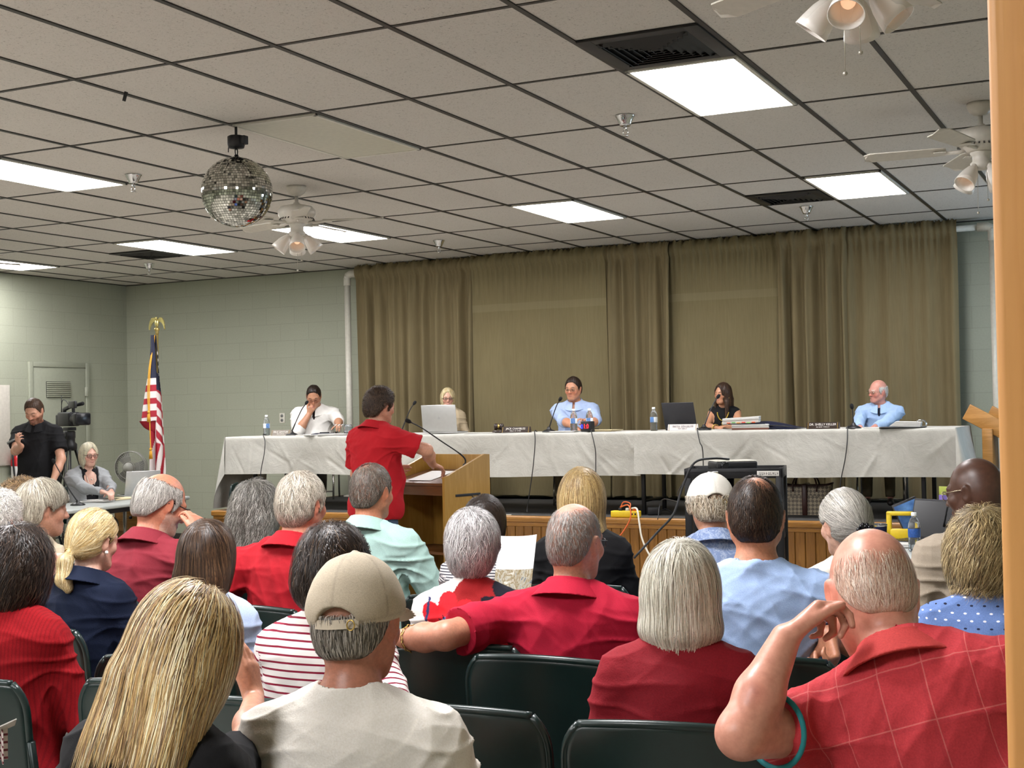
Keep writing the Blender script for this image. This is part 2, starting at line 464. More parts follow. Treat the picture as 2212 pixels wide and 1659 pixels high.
vent(4, .5, 'big black air vent touching the bright panel near the fan with peach shades')
vent(3, 4.5, 'black air vent beside the bright panel above the person with the badge')
vent(-8, 4.5, 'black air vent beside the bright panel near the green corner')

# ---- sprinklers
def sprinkler(px_, py_, lab):
    p = atZ(px_, py_, ZC)
    o = empty('ceiling_sprinkler', (p[0], p[1], ZC), 0, lab, 'sprinkler', 'chrome fire sprinklers')
    MB().lathe([(.058, -.001), (.058, -.006), (.052, -.012), (.035, -.05), (.031, -.062), (.022, -.062)], n=20).build('cup', M_chrome, o)
    mb = MB().lathe([(.011, -.055), (.011, -.085), (.007, -.09)], n=10)
    for s in (-1, 1): mb.tube([(s*.009, 0, -.085), (s*.016, 0, -.1), (s*.008, 0, -.118)], .003, 6)
    mb.lathe([(.002, -.118), (.018, -.118), (.018, -.122), (.002, -.122)], n=12).build('nozzle', M_chrome, o)
sprinkler(288, 377, 'chrome sprinkler at the tip of the bright panel near the mirror ball')
sprinkler(322, 569, 'chrome sprinkler in front of the green corner')
sprinkler(948, 519, 'chrome sprinkler above the speaker and the gathered curtain')
sprinkler(1350, 249, 'chrome sprinkler in the open tiles near the large bright panel')
sprinkler(1742, 446, 'chrome sprinkler beside the smaller vent above the person with the badge')

# ---- mirror ball
t = NT('mirror_facet'); gi = t.node('ShaderNodeNewGeometry')
rnd = gi.outputs['Random Per Island']
c = t.ramp(rnd, [(0, '#8f8f88'), (.5, '#c9c9c0'), (1, '#f2f2ea')])
M_facet = t.fin(c, .05, 1.0)
bp = atZ(505, 268, ZC); bc = atD(512, 415, (np.array([bp[0], bp[1], 2.8])-CAM) @ FWD); rad = 76/F*((bc-CAM) @ FWD)
ob = empty('mirror_ball', (bc[0], bc[1], bc[2]), 0, 'round mirror ball hanging from a small black motor', 'mirror ball')
MB().sphere((0, 0, 0), rad*.985, 40, 24).build('core', plain('mirror_core', '#55544c', .5), ob)
fv, ff = [], []; rr = random.Random(3); NB = 40
for i in range(NB):
    t0, t1 = pi*(i+.08)/NB, pi*(i+.92)/NB; n = max(4, int(2*NB*sin((t0+t1)/2)))
    for k in range(n):
        if rr.random() < .012: continue
        a0, a1 = 2*pi*(k+.06)/n, 2*pi*(k+.94)/n
        q = np.array([[sin(t_)*cos(a_), sin(t_)*sin(a_), cos(t_)] for t_, a_ in ((t0, a0), (t1, a0), (t1, a1), (t0, a1))])
        cc = q.mean(0); jit = np.array([rr.gauss(0, .022) for _ in range(3)]); nn = cc/np.linalg.norm(cc)+jit; nn /= np.linalg.norm(nn)
        q = q-np.outer((q-cc) @ nn, nn)
        b = len(fv); fv.extend((q/np.linalg.norm(cc)*rad).tolist()); ff.append([b, b+1, b+2, b+3])
np_mesh('mirror_tile', np.array(fv), np.array(ff), M_facet, ob, smooth=False)
MB().lathe([(rad*.16, rad*.97), (rad*.1, rad*1.0), (.012, rad*1.02), (.012, rad*1.06)], n=16).build('cap', M_black, ob)
zt_ = ZC-bc[2]
ch = MB()
for k in range(3):
    z = rad*1.05+.022+k*.036; ch.tube([(.011*cos(a)*(k % 2), .011*cos(a)*((k+1) % 2), z+.024*sin(a)) for a in np.linspace(0, 2*pi, 13)[:-1]], .0035, 6, closed=True)
ch.build('chain', M_black, ob)
mb = MB().lathe([(.01, zt_-.145), (.045, zt_-.14), (.05, zt_-.12), (.05, zt_-.075), (.042, zt_-.07)], n=20)
mb.box((.058, 0, zt_-.1), (.03, .04, .05), .004); mb.lathe([(.008, zt_-.07), (.008, zt_-.002)], n=8)
mb.tube([(-.055, .0, zt_-.12), (-.058, 0, zt_-.16)], .003, 6); mb.build('motor', M_black, ob)
k0 = rad*1.05+.1
MB().tube([(0, 0, k0), (0, 0, zt_-.14)], .003, 6).build('hook', M_black, ob)

# ---- ceiling fans
M_fanw = plain('fan_white', '#d9d3c8', .35); M_blade = plain('fan_blade', '#cfc9bd', .45, 0, .05)
M_slot = plain('fan_slot', '#4a4741', .6)
t = NT('frosted_shade'); t.fin('#e8e4dc', .45, None); t.b.inputs['Transmission Weight'].default_value = .25
t.b.inputs['Emission Color'].default_value = C4('#ffcfa0'); t.b.inputs['Emission Strength'].default_value = .04; M_shade = t.m
t = NT('warm_bulb'); t.fin('#ffe0c0', .4); t.b.inputs['Emission Color'].default_value = C4('#ffc39a'); t.b.inputs['Emission Strength'].default_value = .8; M_bulb = t.m
FD = .07
def fan_proto():
    o = empty('ceiling_fan', (0, 0, ZC))
    MB().lathe([(.072, -.001), (.075, -.02), (.062, -.05), (.035, -.072), (.016, -.076)], n=28).build('canopy', M_fanw, o)
    MB().lathe([(.0135, -.07), (.0135, -.12), (.024, -.125), (.026, -.145)], n=14).build('downrod', M_fanw, o)
    m = MB().lathe([(r_, z_+FD) for r_, z_ in [(.03, -.205), (.06, -.212), (.115, -.225), (.138, -.25), (.14, -.275), (.132, -.30), (.11, -.325), (.088, -.338), (.08, -.35)]], n=40)
    m.build('motor_housing', M_fanw, o)
    s = MB()
    for k in range(30):
        a = 2*pi*k/30; s.box((.1225*cos(a), .1225*sin(a), -.313+FD), (.004, .009, .026), 0, 0, rotz(a) @ Mx(0, radians(-38), 0))
    s.build('vent', M_slot, o)
    MB().lathe([(r_, z_+FD) for r_, z_ in [(.06, -.345), (.062, -.36), (.05, -.375), (.05, -.405), (.062, -.415), (.06, -.44), (.02, -.455), (.0, -.457)]], n=28).build('light_kit', M_fanw, o)
    for k in range(5):
        a = 2*pi*k/5+.35; R = rotz(a)
        b = MB(); pr = []
        nL = 12
        for i in range(nL+1):
            s_ = i/nL; x = .19+.46*s_; wv = .052+.016*s_
            if s_ > .88: wv *= sqrt(max(.02, 1-((s_-.88)/.125)**2))
            if s_ < .08: wv *= .75+.25*s_/.08
            pr.append((x, wv))
        vs = []
        for x, wv in pr:
            for y, z in ((-wv, -.012), (wv, .012), (wv, .018), (-wv, -.006)):
                p = R @ Vector((x, y, -.335+z+FD)); vs.append(p[:])
        fs = [(0, 1, 2, 3), tuple(4*nL+q for q in (3, 2, 1, 0))]
        for i in range(nL):
            for q in range(4): fs.append((4*i+q, 4*i+4+q, 4*i+4+(q+1) % 4, 4*i+(q+1) % 4))
        b.add(vs, fs); bl = b.build('blade', M_blade, o)
        br = MB(); p0 = R @ Vector((.075, 0, -.335+FD)); 
        br.tube([p0, R @ Vector((.13, .012, -.345+FD)), R @ Vector((.2, .0, -.342+FD))], .011, 8); br.box(R @ Vector((.225, 0, -.34+FD)), (.07, .075, .006), .002, 0, R)
        br.build('bracket', M_fanw, bl)
    for k in range(4):
        a = 2*pi*k/4+.6; tilt = radians(38); M = rotz(a) @ Mx(0, -tilt, 0)     # bell opens downward and outward
        ax = M @ Vector((0, 0, -1)); base = Vector((.052*cos(a), .052*sin(a), -.43+FD))
        pr = [(.02, 0), (.03, -.012), (.045, -.05), (.055, -.095), (.06, -.125), (.056, -.125), (.051, -.095), (.041, -.05), (.026, -.014)]
        sh = MB().lathe(pr, base+ax*.02, 26, 0, M, caps=False).build('glass_shade', M_shade, o)
        MB().lathe([(.014, .0), (.02, -.01), (.02, -.03), (.012, -.035)], base+ax*.0, 14, 0, M).build('socket', M_fanw, sh)
        MB().sphere(base+ax*.078, .024, 14, 10).build('bulb', M_bulb, sh)
    for k, (a, l) in enumerate(((.2, .17), (2.2, .24))):
        c_ = MB(); x, y = .03*cos(a), .03*sin(a)
        c_.tube([(x, y, -.45+FD), (x*1.1, y*1.1, -.45+FD-l)], .0016, 6); c_.sphere((x*1.1, y*1.1, -.455+FD-l), .008, 8, 6).build('pull_chain', plain('chain_metal', '#b9b2a4', .35, .7), o)
    return o
FG = 'white ceiling fans with glass shades'
f1 = fan_proto(); p = atZ(640, 402, ZC); f1.location = (p[0], p[1], ZC)
tag(f1, 'white ceiling fan with glass shades just beside the mirror ball', 'ceiling fan', FG)
def fan_at(x, y, rz, lab, dz=0):
    f = copy_tree(f1); f.location = (x, y, ZC+dz); f.rotation_euler = (0, 0, rz); tag(f, lab); return f
p = atZ(2117, 222, ZC); fan_at(p[0], p[1], .35, 'white ceiling fan partly hidden by the wooden door post')
q = atD(1845, 40, 4.35); fan_at(q[0], q[1], 1.0, 'ceiling fan overhead showing only its lit peach glass shades')
fan_at(-9.67, 8.5, -.35, 'ceiling fan whose single blade tip shows before the wall panel light')

# small dark tape scrap hanging from a grid bar
p = atZ(270, 200, ZC-.01)
o = empty('tape_scrap', p, 0, 'small dark scrap of tape hanging from the ceiling grid', 'tape')
MB().box((0, 0, -.02), (.022, .004, .05), .001, 0, Mx(0, .35, 0)).build('strip', M_black, o)
# ================================================================== THE DAIS: tables, cloths and what stands on them
TZ, YT = 1.335, 11.1         # table top height, front edge of the cloth
xa, xz = -8.70, -1.50
M_lam = plain('table_laminate', '#8d8b84', .4); M_steel = plain('table_leg_steel', '#1b1b1d', .4, .4); M_alu = plain('thin_chrome_rod', '#bdbab4', .25, .9)
# white cotton cloth: pale base, creases as bump
t = NT('white_tablecloth'); v = t.coord('Object')
n1 = t.noise(v, 5, 6, .62, 1.1); n2 = t.noise(v, 22, 4, .6, .6)
vo = t.node('ShaderNodeTexVoronoi', feature='DISTANCE_TO_EDGE'); t.l.new(t.noise(v, 2, 3, out='Color'), vo.inputs['Vector']); vo.inputs['Scale'].default_value = 9
h = t.math('ADD', n1, t.math('MULTIPLY', n2, .25)); h = t.math('ADD', h, t.math('MULTIPLY', t.math('MINIMUM', vo.outputs['Distance'], .05), .7))
t.bump(h, .42, .018)
M_cloth = t.fin(t.ramp(n1, [(.3, '#b0aea6'), (.7, '#bcbab2')]), .75, Specular_IOR_Level=.3)
YBK = YT+.78
def folding_table(x0, x1, lab):
    o = empty('folding_table', ((x0+x1)/2, YT+.39, .6), 0, lab, 'table', 'folding tables under the white cloths')
    w = x1-x0; hz = TZ-.6-.012
    MB().box((0, 0, hz-.02), (w-.02, .74, .035), .008).build('table_top', M_lam, o)
    for s in (-1, 1):
        for r in (-1, 1):
            mb = MB().bar((s*(w/2-.28), r*.27, .0), (s*(w/2-.28), r*.27, hz-.04), .034, .034, .005)
            if r == 1: mb.bar((s*(w/2-.28), -.25, .12), (s*(w/2-.28), .25, .12), .02, .02, .004)
            mb.build('leg', M_steel, o)
    return o
e1, e2 = xa+(xz-xa)/3, xa+2*(xz-xa)/3
folding_table(xa, e1-.01, 'folding table under the white cloth in front of the person in the white shirt')
folding_table(e1+.01, e2-.01, 'middle folding table under the white cloth behind the wooden lectern')
folding_table(e2+.01, xz, 'folding table under the white cloth in front of the person with the badge')

def tablecloth(x0, x1, lab, seed, lend=False, rend=False, dz=0.0):
    rng = random.Random(seed); ph = [rng.uniform(0, 6.3) for _ in range(12)]
    w = x1-x0; o = empty('tablecloth', (x0, YT, TZ), 0, lab, 'tablecloth', 'white cloths over the long table')
    nu = int(w/.013)
    drop = lambda x: .375+.012*sin(x*1.1+ph[0])+.006*sin(x*3.1+ph[1])
    folds = []
    for _ in range(int(w*7)):
        fx, fz, fa = x0+rng.uniform(0, w), -rng.uniform(0, .38), rng.choice((rng.uniform(.5, 1.1), rng.uniform(2.0, 2.7), rng.uniform(1.3, 1.8)))
        folds.append((fx, fz, cos(fa), sin(fa), rng.uniform(.12, .34), rng.uniform(.008, .022), rng.choice((1, 1, -1))*rng.uniform(.003, .010)))
    from mathutils import noise as mnoise
    def crease(x, z):
        d = .016*mnoise.noise((x*1.6, z*2.2, seed))+.007*mnoise.noise((x*5, z*6, seed+3.5))
        for fx, fz, c_, s_, L_, wd_, am_ in folds:
            dx, dz = x-fx, z-fz
            if abs(dx) > .4: continue
            t_ = dx*c_+dz*s_; q_ = -dx*s_+dz*c_
            if abs(t_) < L_ and abs(q_) < 3*wd_: d += am_*math.exp(-(q_/wd_)**2)*(1-(t_/L_)**2)
        return d
    rows = []
    # back drop, top, front drop in one sheet: s runs from back hem to front hem
    prof = [(YBK+.012, -.2), (YBK+.012, -.1), (YBK+.008, -.01), (YBK, .0)]
    NT_ = 16
    prof += [(YBK-(YBK-YT)*k/NT_, .0) for k in range(1, NT_)]
    prof += [(YT+.004, .0), (YT-.006, -.012)]
    ND = 26
    xs = [x0+w*i/nu for i in range(nu+1)]
    vs = []; nr = len(prof)+ND
    for (y, z) in prof:
        for x in xs:
            q = .0035*sin(9*x+ph[7])*sin(11*y+ph[8]) if z > -.001 else 0
            vs.append((x-x0, y-YT, z+dz+max(0, q)*.6))
    for k in range(1, ND+1):
        f = k/ND
        for x in xs:
            d = drop(x)*f
            vs.append((x-x0, -.008-.012*f-(crease(x, -d)+.018*f*sin(3.7*x+ph[9])+.012*f*sin(8.3*x+ph[10]))*min(1, f*1.6), -.012-d+dz))
    n = nu+1
    fs = [(j*n+i, j*n+i+1, (j+1)*n+i+1, (j+1)*n+i) for j in range(nr-1) for i in range(nu)]
    MB().add(vs, fs, 0, True).build('cloth', M_cloth, o)
    for side, on in ((-1, lend), (1, rend)):
        if not on: continue
        xe = 0 if side < 0 else w
        L = .735 if side < 0 else .62
        mb = MB(); nv, nz = 30, 22
        def fn(u, vv):
            # u across the depth of the table (front to back), vv down
            flare = (.155 if side < 0 else .16)*vv**1.15
            y = -.012+(YBK-YT+.02)*u
            zz = -L*vv*(1-.0*u)
            cor = max(0, 1-u*5)                     # the loose front corner hangs lower and forward
            x = xe+side*(.004+flare*(1-.35*u)+.018*sin(u*17+ph[3])*vv+.008*sin(u*7+3*vv))
            if cor > 0: y -= .02*cor*vv; 
            return (x, y, zz+dz-.0)
        mb.grid(fn, nv, nz)
        # the corner gore joining front drop and end drop
        def gore(u, vv):
            d0 = drop(x0 if side < 0 else x1)
            a = np.array(fn(0, vv)); b = np.array((xe-side*.004, -.02-.012*min(1, vv*L/d0), -L*vv*.52+dz))
            p = b*(1-u)+a*u; p[1] -= .05*sin(u*pi)*vv; return tuple(p)
        mb.grid(gore, 8, nz)
        mb.build('end_drape', M_cloth, o)
    return o
xm = -6.35; xs_ = -4.19
tablecloth(xa, xm, 'white cloth with a long end drape on the end below the person in white', 3, lend=True)
tablecloth(xm-.1, xs_+.02, 'white cloth over the middle table behind the lectern', 4, dz=.003)
tablecloth(xs_-.03, xz, 'white cloth over the table end by the person with the badge', 5, rend=True, dz=.0065)
TT = TZ+.008
def on_table(px_, py_, back=0.12):
    """a point on the table top near the given sight line"""
    p = atZ(px_, py_, TT); y = min(max(p[1], YT+.03), YBK-.05)
    q = atY(px_, py_, YT+back); return np.array([q[0], YT+back, TT])

# ---- water bottles
t = NT('clear_plastic'); t.fin('#f4f8fa', .06); t.b.inputs['Transmission Weight'].default_value = .92; t.b.inputs['IOR'].default_value = 1.25; M_clear = t.m
t = NT('bottle_water'); t.fin('#e8f1f4', .02); t.b.inputs['Transmission Weight'].default_value = .9; t.b.inputs['IOR'].default_value = 1.15; M_water = t.m
M_cap = plain('white_cap', '#eef0f0', .4)
t = NT('bottle_label'); v = t.coord(); x, y, z = t.sep(v); at = t.math('ARCTAN2', y, x)
f = t.math('GREATER_THAN', t.math('SINE', t.math('MULTIPLY', at, 2.0)), .2)
c = t.mix(f, '#e6ecf0', '#2f6fb4'); M_label = t.fin(t.mix(t.math('MULTIPLY', t.math('GREATER_THAN', t.noise(v, 260, 1), .6), .6), c, '#f4f6f8'), .4)
M_label2 = plain('bottle_label_blue', '#28539c', .4, 0, .25, 90)
def bottle_proto(lm):
    o = empty('water_bottle')
    MB().lathe([(.012, .004), (.029, .0), (.0325, .006), (.0325, .03), (.031, .035), (.0325, .04), (.0325, .07), (.0325, .125), (.031, .145), (.022, .172), (.0135, .182), (.0125, .19), (.0125, .194)], n=24).build('bottle_body', M_clear, o)
    MB().lathe([(.0, .001), (.028, .003), (.031, .01), (.0300, .06), (.0305, .118), (.0, .12)], n=20, caps=False).build('water', M_water, o)
    MB().lathe([(.0331, .075), (.0334, .076), (.0334, .121), (.0331, .122)], n=24, caps=False).build('wrapper', lm, o)
    MB().lathe([(.0145, .19), (.0148, .192), (.0148, .207), (.013, .209), (.0, .209)], n=20).build('cap', M_cap, o)
    return o
b0 = bottle_proto(M_label)
BG = 'water bottles on the white table'
def bottle(px_, lab, back, first=False, py_=935):
    b = b0 if first else copy_tree(b0); b.location = on_table(px_, py_, back); b.rotation_euler = (0, 0, random.uniform(0, 6)); tag(b, lab, 'water bottle', BG)
bottle(576, 'water bottle beside the person in white, alone near the cloth end', .15, True)
bottle(1240, 'water bottle in front of the folded arms, next to the microphone', .16)
bottle(1274, 'water bottle directly behind the red digit timer', .26)
bottle(1413, 'water bottle beside the black laptop', .14)

# ---- gooseneck microphones
M_mic = plain('mic_black', '#121214', .45); M_foam = plain('mic_foam', '#0d0d0e', .95)
def gooseneck(base, pts, lab, rb=.055, rz=0.0):
    """base at a point, neck through pts given relative to it"""
    o = empty('gooseneck_microphone', base, rz, lab, 'microphone', 'black gooseneck microphones')
    MB().lathe([(rb*1.15, 0), (rb*1.15, .006), (rb*.9, .016), (rb*.45, .026), (.018, .034), (.012, .05)], n=22).build('base', M_mic, o)
    P = bez([(0, 0, .03)]+pts, 26); n = len(P)
    MB().tube(P, [.0065]*(n//3)+[.0048]*(n-n//3), 8).build('neck', M_mic, o)
    d = (P[-1]-P[-3]); d = d/np.linalg.norm(d); e = P[-1]
    MB().tube([e-d*.005, e+d*.004, e+d*.012, e+d*.03, e+d*.04, e+d*.044], [.006, .012, .0155, .0155, .011, .003], 12).build('mic_head', M_foam, o)
    return o
def mic_between(bpx, bpy, hpx, hpy, back, yoff, lab, bow=.03):
    b = on_table(bpx, bpy, back); h = atY(hpx, hpy, b[1]+yoff)
    r = h-b; m = r*.5+np.array([0, bow, .03]); return gooseneck(b, [m*.55+np.array([0, 0, .02]), r*.72+np.array([0, bow*.6, .03]), r], lab)
mic_between(630, 942, 660, 873, .1, .0, 'gooseneck microphone raised to the mouth of the person in white', .0)
mic_between(868, 941, 893, 874, .22, .05, 'upright gooseneck microphone between the red polo shirt and the silver laptop', .0)
mic_between(1186, 936, 1208, 866, .08, .0, 'gooseneck microphone in front of the folded arms of the person in blue', .0)
mic_between(1521, 930, 1549, 860, .16, .13, 'gooseneck microphone at the mouth of the person in the sleeveless black top', .0)
mic_between(1844, 932, 1841, 883, .06, .0, 'gooseneck microphone in front of the person with the badge', .0)

# ---- laptops
M_silver = plain('silver_lid', '#c3c3c2', .35, .55, .03); M_lblk = plain('black_lid', '#26262b', .55); M_scr = plain('screen_dark', '#0d0f14', .2)
def laptop(loc, rz, w, d, tilt, lid, body, lab):
    o = empty('laptop', loc, rz, lab, 'laptop')           # keyboard faces +Y (the sitter), lid back faces -Y
    kb = MB().box((0, d/2, .009), (w, d, .016), .004).build('keyboard_base', body, o)
    mb = MB()
    for r in range(5):
        for c_ in range(13): mb.box(((c_-6)*w/14.2, d*.42+r*d*.095, .0185), (w/17, d*.07, .003), .001, seg=1)
    mb.build('keys', M_scr, kb)
    M = Mx(tilt, 0, 0); 
    l = MB().box(M @ Vector((0, -.003, .235*w/.33/2))+Vector((0, .0, .018)), (w, .007, .235*w/.33), .003, 0, M).build('lid', lid, o)
    MB().box(M @ Vector((0, .0015, .235*w/.33/2))+Vector((0, .0, .018)), (w*.94, .002, .235*w/.33*.9), 0, 0, M).build('screen', M_scr, l)
    return o, M
p = on_table(951, 936, .1)
o, M = laptop(p, radians(4), .36, .25, radians(8), M_silver, M_silver, 'open silver laptop in front of the person in the cream cardigan')
text_part('logo', '\u25c8', .03, plain('grey_logo', '#a4a6a9', .4), o, Matrix.Translation((0, -.024, .145)) @ (Mx(radians(8), 0, 0) @ Mx(pi/2)).to_4x4())
p = on_table(1472, 930, .13)
o, M = laptop(p, radians(-14), .33, .23, radians(14), M_lblk, M_lblk, 'open black laptop beside the water bottle')
MB().bar((-.13, -.022, .19), (-.115, -.026, .205), .004, .002).build('logo', plain('gold_logo', '#c9b45a', .3, .8), o)

# ---- name plates
M_plate = plain('dark_walnut_plate', '#2d2018', .35); M_gold = plain('gold_trim', '#bfa25a', .3, .9); M_pt = plain('white_engraving', '#e9e6df', .5)
def plate(px_, py_, w, back, l1, l2, lab, mat=None, tcol=None, rz=0.0):
    o = empty('name_plate', on_table(px_, py_, back), rz, lab, 'name plate', 'name plates along the table')
    M = Mx(radians(-18), 0, 0)
    MB().add([(-w/2, 0, 0), (w/2, 0, 0), (w/2, .05, 0), (-w/2, .05, 0), (-w/2, .018, .055), (w/2, .018, .055), (w/2, .03, .055), (-w/2, .03, .055)],
             [(0, 3, 2, 1), (0, 1, 5, 4), (1, 2, 6, 5), (2, 3, 7, 6), (3, 0, 4, 7), (4, 5, 6, 7)]).build('block', mat or M_plate, o)
    R = Mx(radians(90-18), 0, 0)
    for s in (-1, 1):
        MB().box((s*(w/2-.012), .0085, .0275), (.004, .002, .056), 0, 0, Mx(radians(-18), 0, 0)).build('gold_strip', M_gold, o)
    m1, m2 = Matrix.Translation((0, .0098, .036)) @ R.to_4x4(), Matrix.Translation((0, .0035, .016)) @ R.to_4x4()
    for tx, hh, mm in ((l1, .026, m1), (l2, .014, m2)):
        if isinstance(tx, str) and tx: text_part('lettering', tx, hh, tcol or M_pt, o, mm)
        elif tx: worn_lettering(tx, hh*.72, tcol or M_pt, o, mm, len(tx)+int(px_))
M_pale = plain('pale_plate', '#d8d2cf', .4); M_gl = plain('grey_engraving', '#8b8388', .5)
plate(605, 943, .235, .05, (4, 8), (5, 6), 'name plate with worn white lettering beside the water bottle', plain('brown_plate', '#8d857c', .4))
plate(1113, 938, .29, .04, 'JACK CHAMBLISS', (6, 2, 6), 'dark wood name plate next to the gavel')
plate(1474, 936, .27, .04, (5, 8), (4, 6), 'pale name plate in front of the black laptop', M_pale, M_gl)
plate(1777, 934, .27, .04, 'DR. SHELLY KELLER', (7, 7), 'dark wood name plate close to the person with the badge')

# ---- gavel on its sound block
o = empty('gavel', on_table(1078, 938, .1), 0, 'dark wooden gavel with a brass band standing on its block', 'gavel')
MB().lathe([(.062, 0), (.065, .006), (.06, .02), (.05, .024)], n=26).build('sound_block', M_plate, o)
MB().lathe([(.02, -.045), (.03, -.04), (.031, -.018), (.024, -.013), (.024, .013), (.031, .018), (.03, .04), (.02, .045)], (0, 0, .056), 20, 0, Mx(0, pi/2, .3)).build('head', M_plate, o)
MB().lathe([(.0255, -.009), (.0265, 0), (.0255, .009)], (0, 0, .056), 20, 0, Mx(0, pi/2, .3)).build('brass_band', M_gold, o)
MB().tube([(0, .02, .056), (-.03, .13, .05), (-.06, .24, .03)], [.007, .009, .011], 10).build('handle', M_plate, o)

# ---- digital timer
t = NT('red_digits'); t.fin('#ff2a3c', .4); t.b.inputs['Emission Color'].default_value = C4('#ff2238'); t.b.inputs['Emission Strength'].default_value = 2.2; M_red_led = t.m
t = NT('blue_digits'); t.fin('#3038ff', .4); t.b.inputs['Emission Color'].default_value = C4('#3a3cff'); t.b.inputs['Emission Strength'].default_value = 2.0; M_blue_led = t.m
p = on_table(1270, 938, .05)
o = empty('digital_timer', p, radians(-24), 'small black timer box with glowing red digits', 'timer')
MB().box((0, 0, .047), (.105, .075, .094), .005).build('case', M_black, o)
Rt = Matrix.Rotation(pi/2, 4, 'X')
text_part('digit', '1:0', .058, M_red_led, o, Matrix.Translation((.018, -.0385, .048)) @ Rt)
text_part('digit', '0', .058, M_blue_led, o, Matrix.Translation((-.036, -.0385, .045)) @ Rt)

# ---- papers, binders, document stacks
M_paper = plain('white_paper', '#d6d4d0', .7, 0, .03); M_tan = plain('manila', '#d8c9a2', .6)
M_navy = plain('navy_binder', '#151a33', .45)
def sheets(px_, back, w, d, rz, lab, n=1, mat=None, py_=940):
    o = empty('paper_sheet', on_table(px_, py_, back), rz, lab, 'paper', 'loose papers on the white table')
    mb = MB()
    for k in range(n): mb.box((random.uniform(-.01, .01), random.uniform(-.01, .01), .0015+.003*k), (w, d, .0025), 0, 0, rotz(random.uniform(-.12, .12)))
    mb.build('page', mat or M_paper, o); return o
sheets(728, .14, .30, .24, .2, 'loose white pages in front of the person in white', 4)
sheets(668, .07, .26, .16, -.3, 'single white page by the first microphone', 2)
sheets(905, .12, .24, .2, .3, 'white page beside the silver laptop', 3)
sheets(1222, .12, .24, .18, .1, 'white page below the folded arms', 3)
sheets(1042, .07, .3, .12, 0, 'white page at the edge near the gavel', 1)
o = empty('folder', on_table(697, 941, .12), .25, 'dark folder lying open under a pen before the person in white', 'folder')
MB().box((0, 0, .008), (.2, .14, .012), .003, 0, Mx(.06, 0, 0)).build('cover', M_navy, o); MB().tube([(-.03, .0, .022), (.06, .03, .022)], .005, 8).build('pen', M_black, o)
def stack(name, px_, back, w, d, layers, rz, lab, tabs=False, cat='document stack'):
    o = empty(name, on_table(px_, 935, back), rz, lab, cat); z = 0
    for i, (hh, m, ox, tl) in enumerate(layers):
        mb = MB(); k = max(1, int(hh/.006))
        for q in range(k): mb.box((ox+random.uniform(-.003, .003), random.uniform(-.003, .003), z+(q+.5)*hh/k), (w, d, hh/k*.96), .001, 0, Mx(0, tl, 0), seg=1)
        mb.build('paper_block' if m is M_paper else 'cover', m, o); z += hh+abs(tl)*w*.5
    if tabs:
        for k, c_ in enumerate(('#e2622e', '#5fae5a', '#e8a33c', '#d8452e', '#8fc46a', '#e2622e')):
            MB().box((-w*.42+k*.042, -d/2-.004, z*.52+.004*(k % 2)), (.03, .012, .008), .001).build('index_tab', plain('tab_%d' % k, c_, .5), o)
    return o
stack('document_stack', 1610, .16, .31, .26, [(.016, plain('brown_cover', '#6d4638', .5), .05, 0), (.03, M_paper, .05, 0), (.008, M_navy, .02, 0), (.052, M_paper, -.03, -.05)], radians(12), 'thick stack of white documents with coloured index tabs', True)
o = empty('tote_bag', on_table(1668, 930, .3), radians(-8), 'dark navy bag lying flat behind the document stack', 'bag')
MB().grid(lambda u, v: ((u-.5)*.52, (v-.5)*.3, .004+.085*max(0, sin(pi*min(1, u*.9+.08)))**.8*max(0, sin(pi*v))**.5*(1-.55*u)), 20, 14).add([(-.26, -.15, .002), (.26, -.15, .002), (.26, .15, .002), (-.26, .15, .002)], [(0, 3, 2, 1)]).build('fabric', M_navy, o)
MB().tube(bez([(.0, -.12, .03), (.12, -.15, .03), (.24, -.1, .012)], 12), .006, 6).build('strap', M_black, o)
o = empty('ring_binder', on_table(1951, 930, .12), radians(6), 'open ring binder full of pages beside the person with the badge', 'binder')
MB().box((0, 0, .004), (.36, .27, .006), .002).build('cover', M_black, o)
mb = MB()
for q in range(8): mb.box((.02+.004*q, 0, .012+.005*q), (.24-.006*q, .24, .0046), .001, 0, Mx(0, .04, 0), seg=1)
mb.build('pages', M_paper, o)
for s in (-1, 0, 1): MB().tube([(.14+.042*cos(a), s*.07, .028+.034*sin(a)) for a in np.linspace(-.5, pi, 12)], .0035, 6).build('ring', M_chrome, o)
sheets(1895, .1, .2, .14, .2, 'white page under the hands of the person with the badge', 2, M_paper)
sheets(1302, .22, .3, .22, -.1, 'stack of pale folders to the side of the timer', 5, M_tan)
# glass tumbler and wire rack beside the man in white
o = empty('glass_tumbler', on_table(752, 938, .16), 0, 'rounded clear glass tumbler beside the wire rack', 'glass')
MB().lathe([(.0, .002), (.03, .0), (.038, .012), (.046, .045), (.043, .075), (.036, .098), (.034, .098), (.041, .075), (.0435, .045), (.036, .014), (.0, .008)], n=24, caps=False).build('bowl', M_clear, o)
o = empty('wire_rack', on_table(735, 938, .12), 0, 'small bent wire rack next to the glass tumbler', 'rack')
for k in range(3): MB().tube(bez([(-.045+.04*k, -.03, .0), (-.045+.04*k, -.03, .085), (-.028+.04*k, 0, .1), (-.02+.04*k, .03, .085), (-.02+.04*k, .03, .0)], 16), .0028, 6).build('hoop', M_chrome, o)
MB().tube([(-.05, -.03, .004), (.06, -.03, .004)], .003, 6).tube([(-.03, .03, .004), (.07, .03, .004)], .003, 6).build('foot', M_chrome, o)

